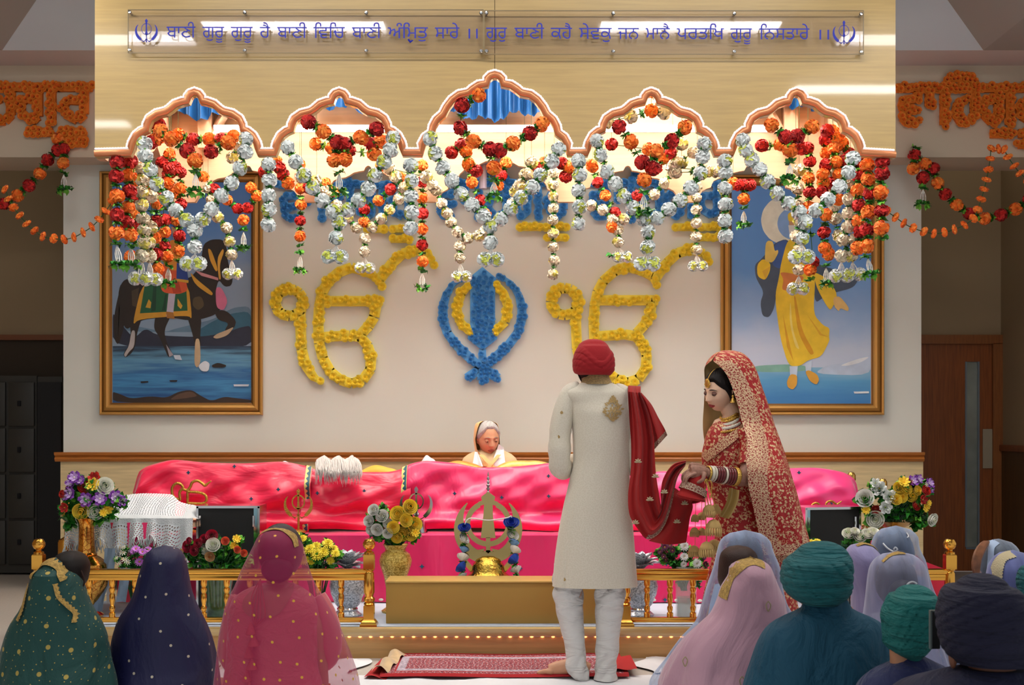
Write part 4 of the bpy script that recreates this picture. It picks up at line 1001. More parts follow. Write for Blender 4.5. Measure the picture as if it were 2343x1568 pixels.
# side clusters
LC = [('outermost at the left end of the canopy', 8.22, 'r268,372 r267,404 o267,448 r267,492 o267,533 L267,556 t267,562,272,602'),
      ('second from the left end of the canopy', 8.36, 'r298,370 o296,400 r298,438 o292,476 r290,509 o297,537 L299,560 t299,566,302,604'),
      ('third from the left end, beside the ivory strand', 8.8, 'o314,384 o312,420 r313,455 o310,490 r312,520 o300,588'),
      ('behind the ivory strand at the left end', 9.0, 'o340,420 o359,466 r358,507 o353,544 r357,583 L353,600 o360,615'),
      ('in the middle of the left cluster', 9.2, 'r387,387 o385,420 r372,450 r376,504 o378,532 r376,564 o383,588 L385,608 t385,614,386,646'),
      ('right of the left cluster with the lowest red flower', 9.4, 'r392,394 r413,394 o412,431 r414,466 o405,505 r410,540 o409,574 L409,594'),
      ('behind the left cluster near the horse painting', 9.5, 'r372,372 o388,353 r400,380 r384,400 o398,440 r395,500')]
for n, Y, t in LC: garland('red and orange flower strand %s' % n, Y, SF*(8.2/Y)**.4, t)
garland('ivory flower strand hanging at the left end of the canopy', 8.6, .043, 'i318,385 i324,412 i325,440 i325,470 i327,500 i329,527 i330,556 i326,586 f326,600,322,634')
garland('second ivory flower strand at the left end with white blossoms below', 8.9, .043, 'i345,400 i348,450 i345,520 i342,556 i342,586 f342,600,345,636')
RC = [('outermost at the right end of the canopy', 8.25, 'r2018,372 r2018,397 o2016,440 r2018,482 o2016,522 L2020,545'),
      ('second from the right end of the canopy', 8.4, 'o1984,379 o1986,410 r1991,443 o1986,486 r1984,525 o1984,564 L1982,586 t1986,592,1992,624'),
      ('third from the right end of the canopy', 8.6, 'r1960,366 r1966,400 o1963,436 r1965,471 o1965,506 r1968,530 o1962,568'),
      ('beside the ivory strand in the right cluster', 9.0, 'o1908,340 o1912,372 r1890,378 o1884,418 o1882,400 r1881,440 / r1928,370 o1920,400 o1918,456'),
      ('in the middle of the right cluster with a leafy tassel', 9.1, 'o1905,300 r1888,322 o1890,350 r1905,420 o1890,492 r1885,532 o1887,568 o1896,582 L1890,608 t1890,614,1892,646'),
      ('behind the right cluster with hidden lower flowers', 9.3, 'r1848,340 r1852,370 o1850,408 r1852,441 o1851,474 r1860,600 o1853,618 L1853,640'),
      ('in the upper right curve of the rightmost arch', 8.5, 'r1892,300 o1925,330 r1942,354 o1918,318')]
for n, Y, t in RC: garland('red and orange flower strand %s' % n, Y, SF*(8.2/Y)**.4, t)
garland('ivory flower strand in the right cluster with white blossoms below', 8.7, .043, 'i1945,420 i1943,456 i1941,489 i1940,520 i1930,550 i1952,550 i1925,586 i1948,586 f1925,600,1925,628 f1950,600,1955,625')
garland('ivory flower strand behind the rightmost white swag', 9.4, .043, 'i1828,390 i1826,432 i1826,470 i1828,505 i1822,540 i1826,575 i1827,618 f1828,632,1826,658')
garland('short ivory strand beside the right cluster', 9.2, .043, 'i1905,372 i1900,400 i1910,470 i1912,500 i1918,540')
# on the bulkhead
garland('red and orange swag on the bulkhead left of the canopy', BY-.06, .048, 'o132,318 r145,341 o145,374 L146,394 t146,400,146,431 / r132,344 r109,366 o90,397 r67,425 o40,448 r8,466 o-25,478')
garland('red and orange swag on the bulkhead right of the canopy', BY-.06, .048, 'o2090,386 r2092,355 L2096,336 o2115,375 r2135,386 r2112,407 L2112,429 t2112,434,2112,465 / r2135,386 o2146,419 r2164,444 o2189,469 r2218,489 o2253,500 r2290,492 o2325,478 r2356,455')
def string_of_blossoms(label, Y, pts):
    root = thing('blossom_string', label, 'garland', P(*pts[0], Y)); rr = random.Random(5)
    path = [P(x, y, Y) for x, y in pts]; MB().tube(smooth_path(path, len(path)*4), .0035, 5).build('string', m_string, root)
    for i, p in enumerate(path):
        d = (path[min(i+1, len(path)-1)]-path[max(i-1, 0)]).normalized(); put('blossom', BALLS['o'][i % 3], root, p, (d+Vector((0, rr.uniform(-.5, .5), rr.uniform(-.3, .3)))).to_track_quat('Z', 'Y').to_euler(), (.034, .034, .017))
string_of_blossoms('thin string of orange blossoms sagging from far left to the left cluster', 9.6, [(-12, 425), (11, 433), (19, 455), (31, 475), (45, 493), (61, 512), (79, 528), (98, 541), (123, 546), (147, 548), (169, 543), (190, 532), (210, 519), (227, 502), (242, 483), (256, 462)])
string_of_blossoms('thin string of orange blossoms from the right cluster up to the bulkhead', 9.6, [(2015, 470), (2030, 484), (2049, 497), (2068, 511), (2089, 522), (2114, 530), (2137, 535), (2161, 532), (2184, 525), (2207, 515), (2227, 500), (2237, 480), (2245, 456), (2252, 433), (2257, 411), (2262, 388), (2266, 363), (2269, 340), (2285, 341), (2297, 342), (2306, 359), (2321, 380), (2334, 396), (2350, 410)])
# ------------------------------------------------------------------ stage, cloths, rug
SF_Y = 7.75; SH = .184
sx0, sx1 = -2.86, 2.66
mb = MB(); mb.b2((sx0, SF_Y+.02, 0), (sx1, WY-.01, SH-.045)); mb.mi = 1
mb.b2((sx0-.02, SF_Y-.015, SH-.05), (sx1+.02, WY-.01, SH), .012)
stage = tag(mb.build('stage', [M('stage_riser', 'cfa468', .45, var=.12, vscale=3, stretch=(1, 1, 16)), m_wood]), 'low pale wood stage with a rounded nosing across the hall', 'stage', None)
mb = MB(); mb.b2((sx0+.1, SF_Y+.03, SH), (sx1-.1, WY-.03, SH+.006))
tag(mb.build('stage_cloth', M('blue_white_cloth', 'c3cede', .8, var=.06, vscale=4)), 'pale bluish white cloth covering the stage floor', 'cloth')
bulb = MB().ball((0, 0, 0), .011, 10, 6, (1, .7, .6)).mesh('bulb', M('warm_bulb', 'ffab66', .5, emit=2.6))
ls = thing('light_string', 'row of small warm lights under the stage nosing', 'light string', P(1200, 1450, SF_Y))
k = 0
for i in range(40):
    px = 700+24.6*i
    if px > 1640: break
    put('bulb', bulb, ls, (P(px, 0, SF_Y).x, SF_Y+.013, SH-.055))
MB().b2((P(700, 0, SF_Y).x, SF_Y+.008, SH-.054), (P(1640, 0, SF_Y).x, SF_Y+.018, SH-.046)).build('strip', m_white, ls)
# white sheet on the floor with soft creases
rr = random.Random(4)
def sheet(u, v):
    x = -4.2+8.6*u; yb = 7.30+.16*math.sin(x*2.1+.5)+.08*math.sin(x*5.3); y = 2.4+(yb-2.4)*v
    if x > -.35 and x < 1.0: y = min(y, 7.2)
    z = .006+.012*(.5+.5*math.sin(x*7+2*math.sin(y*3)))*(.4+.6*math.sin(y*2.3+x)**2)+.010*max(0, math.sin(x*17+y*5))*max(0, v-.9)*10
    return Vector((x, y, z if v < .995 else .003))
mb = MB(); mb.grid(sheet, 220, 90); tag(mb.build('floor_sheet', m_sheet), 'white sheet spread over the floor under the seated guests', 'sheet')
def sheet2(x0, x1, y0, y1, s):
    def f(u, v):
        x = x0+(x1-x0)*u+.05*math.sin(v*7+s); y = y0+(y1-y0)*v+.05*math.sin(u*6+s); e = min(u, 1-u, v, 1-v)
        return Vector((x, y, .012+.02*math.sin(u*11+s)**2*min(1, e*8)+.008*math.sin(v*13+u*5)*min(1, e*8)))
    return f
for (x0, x1, y0, y1, s, lab) in ((.74, 1.5, 7.2, 7.70, 1, 'bunched white sheet end on the floor right of the rug'), (-1.6, -.86, 6.95, 7.65, 2, 'white sheet corner on the floor left of the rug')):
    mb = MB(); mb.grid(sheet2(x0, x1, y0, y1, s), 40, 30); tag(mb.build('sheet_end', m_sheet), lab, 'sheet')
# rug
def rug_mat():
    m, nt, b = nodes_of('rug_pattern'); s = uv_src(nt); 
    e = vor(nt, s, 40, 'DISTANCE_TO_EDGE', .9); f = vor(nt, s, 62, rnd=.9)
    m1 = ramp2(nt, e, .04, .08, (1, 1, 1, 1), (0, 0, 0, 1)); m2 = ramp2(nt, f, .25, .33, (1, 1, 1, 1), (0, 0, 0, 1))
    c = mixc(nt, m1, lin('8e1420'), lin('cbb9bd')); c = mixc(nt, mathn(nt, 'MULTIPLY', m2, .8), c, lin('2a1a3c')); nt.links.new(c, b.inputs['Base Color']); b.inputs['Roughness'].default_value = .95; return m
rx0, rx1 = P(893, 1530, 7.5).x, P(1425, 1540, 7.5).x
def rug(u, v): return Vector((rx0-.02+(rx1-rx0+.02)*u, 7.08+.66*v, .034+.003*math.sin(u*9)-.012*max(0, .04-v)/.04))
def rm(u, v):
    b = min(u*1.7, (1-u)*1.7, v*.64, (1-v)*.64)
    return 1 if b < .035 or .085 < b < .098 else (2 if .098 <= b < .16 else 0)
mb = MB(); mb.grid(rug, 150, 70, mats=rm)
tag(mb.build('rug', [rug_mat(), M('rug_red', '9c1018', .95), M('rug_grey_border', 'a597a3', .95, var=.5, vscale=70)]), 'dark red patterned rug on the floor in front of the stage', 'rug')
mb = MB(); mb.grid(lambda u, v: P(845+50*u, 1531, 7.35)+Vector((.04*v, -.28+.56*v, -(P(0, 1531, 7.35).z)+.022+.01*math.sin(u*5))), 16, 16)
tag(mb.build('red_mat', M('red_mat', 'a81418', .9)), 'plain red mat edge sticking out left of the patterned rug', 'mat')
mb = MB(); mb.grid(lambda u, v: Vector((P(862, 0, 7.4).x+.09*u+.05*v, 7.12+.58*v, .045+.02*math.sin(u*PI)+.012*math.sin(v*14+u*4))), 12, 24)
tag(mb.build('gold_scarf', M('gold_fabric', 'c4a678', .6, var=.15, vscale=20, sheen=.5)), 'crumpled gold fabric strip on the left end of the rug', 'fabric')
mb = MB(); mb.grid(lambda u, v: Vector((P(1395, 0, 7.3).x+.14*u, 7.15+.42*v, .05+.004*math.sin(u*8))), 10, 14)
tag(mb.build('red_mat', M('red_mat', 'a81418', .9)), 'plain red mat corner on the floor right of the groom', 'mat')

# ------------------------------------------------------------------ pink satin over the two-tier plinth
m_pink = M('pink_satin', 'f4256a', .34, spec=.6, sheen=.5, var=.05, vscale=2)
m_pink_l = M('red_pink_satin', 'f01f4e', .34, spec=.6, sheen=.5, var=.05, vscale=2)
T1 = .64
cloth_bump(m_pink, 5, 1.2, .5, .06); cloth_bump(m_pink_l, 3, 7, .45, .05)
mb = MB(); mb.b2((P(330, 0, 8.98).x, 8.83, SH+.006), (P(1930, 0, 8.98).x, 9.9, T1)); mb.b2((P(340, 0, 9.2).x, 9.16, T1), (P(1930, 0, 9.2).x, 9.55, .98)); mb.build
tag(mb.build('plinth', m_wood_in, smooth=False), 'stepped wooden plinth hidden under the pink satin', 'plinth')
m_motif = M('teal_motif', '175b78', .6); m_hem = M('white_bead', 'eee8d8', .5)
def wr(x, s):                                                       # soft random creases
    return .5*math.sin(x*5.1+s)+.3*math.sin(x*11.7+2.1*s)+.2*math.sin(x*23.3+.7*s)
def lower(u, v):
    px = 300+1690*u; x = P(px, 0, 8.9).x; z = T1+.012-(T1+.012-SH-.012)*max(0, v-.12)/.88
    y = 8.80 if v > .12 else 8.80+.34*(1-v/.12)
    fold = .04*(math.sin(x*6.3+1.4*math.sin(x*2.2))+.6*math.sin(x*15+2))*max(0, v-.12)
    return Vector((x, y-fold-.015*max(0, v-.12), z-.01*max(0, wr(x, 2))*(v < .12)))
low = thing('satin_curtain', 'pink satin curtain hanging over the lower step of the plinth to the stage', 'curtain', P(1150, 1378, 8.93))
mb = MB(); mb.grid(lower, 300, 36); mb.build('cloth', m_pink, low)
dia = MB(); dia.prism([(0, -1), (.35, -.3), (1, 0), (.35, .3), (0, 1), (-.35, .3), (-1, 0), (-.35, -.3)], lambda p: Vector((p[0], -.12, p[1])), lambda p: Vector((p[0], .1, p[1])))
dia_m = dia.mesh('motif', m_motif, smooth=False); dot_m = MB().ball((0, 0, 0), 1, 8, 6, (1, .3, .6)).mesh('bead', m_hem)
for i in range(66):
    u = (i+.5)/66; p = lower(u, .965); p.y -= .012
    put('motif' if i % 2 else 'bead', dia_m if i % 2 else dot_m, low, p, (0, 0, 0), .017 if i % 2 else .016)
for px, py in ((968, 1296), (1190, 1300), (500, 1290), (740, 1265), (1520, 1290), (1660, 1290), (800, 1330)):
    u = (px-300)/1690; z = P(0, py, 8.80).z; v = .12+.88*(T1+.012-z)/(T1-SH); p = lower(u, v); p.y -= .006; put('motif', dia_m, low, p, (0, 0, 0), .018)
# upper covers: crest rows traced from left to right
CREST = [(302, 1130), (318, 1080), (350, 1064), (400, 1054), (470, 1060), (560, 1062), (640, 1058), (700, 1068), (722, 1074), (800, 1080), (880, 1080), (915, 1074), (945, 1062), (975, 1057), (1040, 1062), (1100, 1072), (1160, 1071), (1220, 1066), (1262, 1062), (1330, 1080), (1400, 1086), (1480, 1082), (1520, 1078), (1600, 1090), (1760, 1084), (1790, 1072), (1860, 1070), (1920, 1078), (1958, 1098), (1966, 1130)]
def upper_fn(x0, x1, seed, hem=1216, lift=0.):
    def f(u, v):
        px = x0+(x1-x0)*u; cy = interp([c[0] for c in CREST], [c[1] for c in CREST], px)
        zc_ = P(0, cy, 9.2).z; zh = P(0, hem, 8.99).z; x = P(px, 0, 9.1).x
        if v < .16:                                               # top, falling away to the back
            q = 1-v/.16; return Vector((x*(1+.012*(1-v)), 9.2+.38*q, zc_-.09*q-.015*q*abs(wr(x, seed))+lift))
        t = (v-.16)/.84; e = min(1, t*3)
        y = 9.2-.16*t**.55-lift; z = zc_+(zh-zc_)*t
        sag = .045*wr(x*.9+t*.8, seed)*math.sin(PI*min(1, t*1.05))+.022*math.sin(x*9+6*t+seed)*t+.012*math.sin(x*21-9*t+seed*2)*e*(1-t*.3)
        zz = z-.012*math.sin(x*4.2+seed)*t-.01*wr(x*2, seed+1)*(1-t)*e
        roll = .05*math.exp(-((t-.88)/.09)**2)-.03*math.exp(-((t-.72)/.12)**2)
        return Vector((x*(1+.012*(1-t)*0), y-sag-roll, zz+lift))
    return f
def cover(label, x0, x1, seed, mat, trims, motifs, lift=0., hem=1216):
    f = upper_fn(x0, x1, seed, hem, lift); root = thing('satin_cover', label, 'satin cover', P((x0+x1)/2, 1216, 9.0))
    mb = MB(); mb.grid(f, max(60, int((x1-x0)/5)), 70); mb.build('cloth', mat, root)
    for u0, wd in trims:
        mb = MB(); mb.grid(lambda u, v: f(u0+wd*u, .02+.97*v)+Vector((0, -.006, .004)), 12, 150, mats=lambda u, v: 1 if u > .42+.16*math.sin(v*95) and u < .9 else 0); mb.build('trim', [M('trim_yellow', 'e8dc84', .5), M('trim_teal', '145a6c', .5)], root)
    for px, py in motifs:
        u = (px-x0)/(x1-x0); best = min((abs((lambda q: HY+(EYE-q.z)*F/q.y)(f(u, t/100))-py), t/100) for t in range(16, 100))[1]
        p = f(u, best); p.y -= .008; put('motif', dia_m, root, p, (0, 0, 0), .016)
cover('red-pink satin cover at the left end behind the gold emblem', 302, 712, 1, m_pink_l, [(.965, .03)], [(428, 1082), (578, 1142), (532, 1068), (640, 1120)], .006)
cover('pink satin cover in the middle under the white hair whisk', 690, 940, 4, m_pink_l, [], [(726, 1128), (834, 1124)])
cover('pink satin cover in front of the seated old woman, edged with a ribbon at left', 918, 1430, 6, m_pink, [(.0, .024)], [(936, 1123), (1040, 1130), (1148, 1138), (1255, 1135), (1255, 1090)], .008)
cover('pink satin cover at the right end behind the bride', 1415, 1966, 9, M('light_pink_satin', 'fb3f88', .34, spec=.6, sheen=.5), [(.0, .02)], [(1832, 1082), (1900, 1150), (1500, 1130)], .0)
# things on top: whisk, folded cloths
mb = MB(); rr = random.Random(3)
for cx in (742, 775, 806):
    for i in range(110):
        a = rr.uniform(-1, 1); px = cx+a*20; top = P(cx+a*9, 1043+abs(a)*7+rr.uniform(-1, 3), 9.12); w_ = rr.uniform(.2, 1)
        pts = [top, top+Vector((a*.02, -.05, -.012)), P(px, 1066+rr.uniform(-4, 4), 9.03), P(px+rr.uniform(-5, 5), 1082+28*w_*w_+rr.uniform(-6, 6), 8.93)]
        mb.tube(smooth_path(pts, 7), [.004, .005, .005, .0045, .0035, .0025, .0008], 4)
    mb.ball(P(cx, 1058, 9.10), .05, 10, 8, (1.1, .8, .7))
wh = tag(mb.build('hair_whisk', M('white_hair', 'd2cbc6', .6, sheen=.4), None, sharp=0), 'white horsehair whisk lying over the pink satin', 'whisk')
def scrap(name, label, x0, x1, y0, y1, Y, mat, amp=4):
    mb = MB(); rr = random.Random(x0); ph = rr.uniform(0, 6)
    def f(u, v):
        px = x0+(x1-x0)*u; h = math.sin(PI*u)**.6; top = y1+(y0-y1)*h+amp*math.sin(u*9+ph)*h
        a = PI*v; return P(px, y1+2+(top-y1-2)*math.sin(a), Y)+Vector((0, -.06*math.cos(a), 0))
    mb.grid(f, 24, 10); return tag(mb.build(name, mat), label, 'cloth')
scrap('folded_cloth', 'yellow folded cloth behind the satin under the wall, left of the old woman', 820, 915, 1066, 1084, 9.62, M('yellow_cloth', 'e8b63a', .6, sheen=.3), 2)
scrap('folded_cloth', 'white crumpled cloth behind the satin left of the old woman', 962, 998, 1044, 1062, 9.5, M('white_cloth', 'dfe3e8', .7), 3)
scrap('folded_cloth', 'gold brocade folded cloth in front of the old woman', 1130, 1275, 1052, 1076, 9.34, M('gold_brocade', 'e2bb62', .4, .35, var=.3, vscale=30), 2)
scrap('folded_cloth', 'tan brocade cloth strip just left of the old woman', 995, 1110, 1055, 1078, 9.36, M('tan_brocade', 'cd9440', .5, .3, var=.2, vscale=30), 1)
scrap('folded_cloth', 'white folded cloth on top of the left satin cover', 636, 670, 1056, 1068, 9.4, M('white_cloth', 'dfe3e8', .7), 1)

# ------------------------------------------------------------------ gold railings
def railing(label, x0, x1, posts, spx, Y=7.84):
    z0 = SH; root = thing('railing', label, 'railing', (P((x0+x1)/2, 0, Y).x, Y, SH)); a, b = P(x0, 0, Y).x, P(x1, 0, Y).x
    zt = P(0, 1302, Y).z; mb = MB(); mb.b2((a, Y-.03, zt-.032), (b, Y+.03, zt), .012); mb.b2((a, Y-.022, zt-.068), (b, Y+.022, zt-.03), .006); mb.build('top_rail', m_gold, root)
    zb = P(0, 1424, Y).z; MB().b2((a, Y-.02, zb), (b, Y+.02, zb+.03), .005).build('bottom_rail', m_gold, root)
    h = zt-.066-zb-.03
    prof = [(.019, 0), (.019, .025), (.012, .03), (.017, .045), (.017, .06), (.011, .07), (.013, .085), (.017, .1), (.0165, h-.09), (.012, h-.08), (.018, h-.065), (.018, h-.05), (.012, h-.045), (.019, h-.03), (.019, h)]
    sp = MB().lathe(prof, n=16).mesh('spindle', m_gold)
    for px in spx: put('spindle', sp, root, (P(px, 0, Y).x, Y, zb+.03))
    mb = MB(); t = .46
    mb.lathe([(.072, 0), (.072, .012), (.055, .03), (.045, .04)], n=4, sq=1); mb.lathe([(.044, .035), (.044, .12), (.036, .125)], n=4, sq=1)
    mb.lathe([(.026, .12), (.034, .13), (.026, .14), (.034, .15), (.034, .165), (.024, .175), (.028, .19), (.033, .2), (.03, .315), (.024, .325), (.032, .335), (.032, .345)], n=20)
    mb.lathe([(.045, .34), (.045, .42), (.04, .428)], n=4, sq=1); mb.lathe([(.03, .425), (.03, .44), (.016, .448), (.016, .455), (.028, .462), (.038, .48), (.038, .495), (.026, .516), (.006, .522)], n=20)
    pm = mb.mesh('post', m_gold)
    for px in posts: put('post', pm, root, (P(px, 0, Y).x, Y-.01, SH))
    return root
sp = [152+52.4*i for i in range(13)]
railing('left gold railing along the stage front behind the veiled women', 96, 845, (90, 845), sp)
railing('right gold railing along the stage front beside the bride', 1436, 2168, (1430, 2172), [1480.6+52.4*i for i in range(13)])
# gold box in the middle
gb = thing('donation_box', 'wide matt gold box standing at the middle of the stage edge', 'box', P(1150, 1430, 7.9))
a, b = P(883, 0, 7.87).x, P(1412, 0, 7.87).x; zt = P(0, 1330, 7.87).z
m_gb = M('matt_gold', 'b08a42', .45, .35, var=.05, vscale=2); MB().b2((a, 7.87, SH+.006), (b, 8.14, zt-.012), .004).build('body', m_gb, gb)
mb = MB(); mb.b2((a-.004, 7.862, zt-.012), (b+.004, 8.148, zt), .004); mb.build('lid', M('matt_gold_lid', 'c2a25a', .4, .35), gb)

# ------------------------------------------------------------------ emblem stands
m_gild = M('gilt_openwork', 'c69a45', .35, .85, bump=.6, bscale=120)
def ik_stand(label, cx, cy, w_, Y, hid=0):
    root = thing('emblem_stand', label, 'emblem stand', P(cx, 1222, Y)); k = w_/370
    def q(x, y, d=0): return P(cx+(x-237)*k, cy+(y-365)*k, Y)+Vector((0, d, 0))
    sts = [[(135, 440), (128, 360), (160, 320), (140, 285), (100, 275), (62, 305), (55, 360), (75, 410), (120, 430)], [(160, 330), (200, 340), (230, 310), (250, 265), (300, 250), (345, 275), (370, 295), (400, 275), (432, 250)], [(205, 340), (205, 480)], [(205, 355), (310, 362), (370, 385), (388, 425), (370, 460), (310, 470), (205, 465)]]
    mb = MB()
    for s in sts:
        pp = smooth_path([q(*p) for p in s], len(s)*5); n = len(pp)
        rad = [14*k*Y/F*(1 if s is not sts[1] or i < n*.8 else (1-(i/n-.8)*4)) for i in range(n)]
        mb.tube(pp, [max(r, .002) for r in rad], 8, flat=1.)
    mb.build('emblem', m_gild, root, sharp=0)
    b0 = q(205, 470); mb = MB(); mb.tube([b0, Vector((b0.x, b0.y, T1+.02))], .012, 8); mb.lathe([(.06, 0), (.06, .012), (.02, .025), (.012, .04)], (b0.x, b0.y, T1+.014)); mb.build('stand', m_gild, root)
ik_stand('small gilt emblem on a stand before the left satin cover', 437, 1128, 88, 8.9)
ik_stand('small gilt emblem on a stand at the right behind the black case', 1890, 1168, 68, 8.9)
def khanda_stand(label, cx, ytop, ybot, Y, mat, zb, thick, base, rw=.03):
    root = thing('swords_emblem', label, 'swords emblem', (P(cx, 0, Y).x, Y, zb)); h = (ybot-ytop)*Y/F; zc_ = P(cx, (ytop+ybot)/2, Y)
    khanda('emblem', lambda x, y, d: zc_+Vector((x, -d, y+.06*h)), h*1.08, mat, root, thick, rw)
    mb = MB(); base(mb, Vector((zc_.x, Y, zb)), zc_.z-h*.45); mb.build('stand', mat, root)
khanda_stand('small gilt swords emblem on a pole before the red-pink satin', 683, 1126, 1200, 8.9, m_gild, T1+.014, .012, lambda mb, p, zt: (mb.tube([p, Vector((p.x, p.y, zt+.03))], .008, 8), mb.lathe([(.05, 0), (.05, .01), (.015, .02)], p)), .035)
m_sil = M('silver_metal', 'b9b9bd', .14, 1.0)
khanda_stand('silver swords emblem on a flared base behind the yellow roses', 953, 1121, 1205, 8.9, m_sil, T1+.014, .03, lambda mb, p, zt: (mb.lathe([(.075, 0), (.075, .006), (.05, .085), (.02, .09), (.014, .11), (.024, .125), (.012, .14), (.012, .16)], p)), .03)
# big brass swords emblem with its rose garland
m_bigb = M('mirror_brass', 'b7a26a', .10, 1.0)
bk = thing('swords_emblem', 'large mirror brass swords emblem hung with blue and white roses', 'swords emblem', P(1118, 1404, 8.3))
BYK = 8.3
def q(x, y, d=0.): return P(x, y, BYK)+Vector((0, -d, 0))
def plate(polys, name, th=.012):
    mb = MB()
    for pl in polys: mb.prism(pl, lambda p: q(p[0], p[1], th), lambda p: q(p[0], p[1], 0))
    return mb.build(name, m_bigb, bk, smooth=False)
C0 = 1117
def arc_band(cx, cy, ro, ri, a0, a1, n=28, sx=1.):
    out = []
    for i in range(n):
        t0 = math.radians(a0+(a1-a0)*i/n); t1 = math.radians(a0+(a1-a0)*(i+1)/n); f = lambda t, r: (cx+r*math.cos(t)*sx, cy-r*math.sin(t))
        k0, k1 = i/n, (i+1)/n; r0 = ri(k0) if callable(ri) else ri; r1 = ri(k1) if callable(ri) else ri
        out.append([f(t0, ro), f(t1, ro), f(t1, r1), f(t0, r0)])
    return out
plate([[(C0, 1125), (1133, 1137), (1131, 1147), (1127, 1150), (1128, 1180), (1134, 1231), (1100, 1231), (1106, 1180), (1108, 1150), (1103, 1147), (1101, 1137)]], 'blade')
plate(arc_band(C0, 1198, 54, lambda k: 44, 65, 115+0, 10)+arc_band(C0, 1198, 53, 41, 115, 425-0, 36), 'ring', .010)
plate(arc_band(C0, 1212, 78, lambda k: 78-2-24*min(1, k*3.), 128, 268, 36)+arc_band(C0, 1212, 78, lambda k: 78-2-24*min(1, (k)*3.), 52, -88, 36), 'crossed_swords', .014)
plate([[(1075, 1262), (1110, 1255), (1103, 1268), (1085, 1282)], [(1159, 1262), (1124, 1255), (1131, 1268), (1149, 1282)], [(1112, 1230), (1122, 1230), (1122, 1300), (1112, 1300)]]+arc_band(C0, 1285, 26, 19, 20, 160, 14)+[[(1060, 1288), (1068, 1280), (1094, 1312), (1084, 1318)], [(1174, 1288), (1166, 1280), (1140, 1312), (1150, 1318)]], 'hilts', .012)
mb = MB(); mb.lathe([(.012, 0), (.004, .015), (.012, .02), (.013, .03), (.005, .036), (.011, .042), (.012, .052), (.005, .058), (.010, .064), (.01, .074), (.004, .08), (.009, .086), (.009, .094), (.003, .104), (.006, .11), (.0015, .135)], q(C0, 1128)); mb.build('finial', m_sil, bk)
mb = MB(); c = q(C0, 1312)
mb.lathe([(.145, -.16), (.15, -.12), (.14, -.02), (.115, .0), (.105, .02), (.098, .055), (.075, .09), (.04, .108), (.0, .113)], c, 32); mb.build('dome_base', M('hammered_brass', 'd8b24e', .18, 1.0, bump=.5, bscale=60), bk)
mb = MB().lathe([(.19, 0), (.19, .02), (.12, .04), (.13, c.z-.16-SH)], Vector((c.x, c.y, SH+.006)), 24); mb.build('foot', m_bigb, bk)
rg = thing('rose_garland', 'garland of blue and white roses hung over the large brass emblem', 'garland', q(C0, 1190, .03))
mb = MB(); mb.tube(smooth_path([q(1063, 1202, .03), q(1075, 1186, .03), (q(1117, 1190, .03)), q(1158, 1185, .03), q(1170, 1180, .03)], 30), .0045, 6); mb.tube([q(1063, 1202, .03), q(1061, 1316, .03)], .004, 5); mb.tube([q(1170, 1180, .03), q(1182, 1316, .03)], .004, 5); mb.build('cord', m_cord, rg)
m_blueR = [M('royal_blue_petal', '1546b8', .6, sheen=.3), M('royal_blue_dark', '0b2c86', .6)]; m_ltb = [M('light_blue_petal', '7fb0ea', .6), M('light_blue_dark', '5a8fd4', .6)]; m_wr = [M('white_petal', 'f2f0ea', .6, sheen=.2), M('white_petal_inner', 'dcd8c6', .6)]

# ------------------------------------------------------------------ cut and paper flowers
def ruffle(name, mats, seed, n=6, layers=2, cup=.6, wav=.16, thin=1.0):
    """open flower, radius 1, heart along +Z"""
    rr = random.Random(seed); mb = MB()
    for k in range(layers):
        R = 1-.32*k; mb.mi = min(k, len(mats)-2 if len(mats) > 2 else len(mats)-1)
        for j in range(n):
            a = 2*PI*(j+.5*k)/n+rr.uniform(-.12, .12); w_ = PI/n*1.25*thin; ph = rr.uniform(0, 6); cu = cup*(1+.5*k)*rr.uniform(.8, 1.2)
            def f(u, v, a=a, w_=w_, ph=ph, cu=cu, R=R):
                r = R*(.08+.92*v); s_ = (u-.5)*2; aa = a+s_*w_*math.sin(PI*min(1, .25+.62*v))
                return Vector((r*math.cos(aa), r*math.sin(aa), cu*v*v*.7+wav*math.sin(s_*5+ph)*v*v-.18*abs(s_)**2*v+.05*k))
            mb.grid(f, 4, 4)
    mb.mi = len(mats)-1; mb.uv = {}; mb.ball((0, 0, .1), .16, 8, 5, (1, 1, .7)); return mb.mesh(name, mats, sharp=0)
def roseball(name, mats, seed):
    """round garden rose: wrapped petals, radius 1, heart along +Z"""
    rr = random.Random(seed); mb = MB()
    for k, (n, R, h0, h1, op) in enumerate(((3, .30, -.1, .80, .02), (4, .52, -.25, .72, .10), (5, .74, -.4, .58, .22), (6, .95, -.55, .36, .42))):
        mb.mi = 1 if k < 1 and len(mats) > 1 else 0
        for j in range(n):
            a = 2*PI*(j+.5*(k % 2))/n+rr.uniform(-.2, .2); w_ = PI/n*1.45
            def f(u, v, a=a, w_=w_, R=R, h0=h0, h1=h1, op=op):
                s_ = (u-.5)*2; aa = a+s_*w_; rad = R*(.35+.65*math.sin(PI*.5*min(1, v*1.25)))+op*v**3*.55
                return Vector((rad*math.cos(aa), rad*math.sin(aa), h0+(h1-h0)*v-.16*abs(s_)**2.2*v))
            mb.grid(f, 5, 5)
    mb.uv = {}; mb.ball((0, 0, -.3), .45, 8, 6, (1, 1, .9)); return mb.mesh(name, mats, sharp=0)
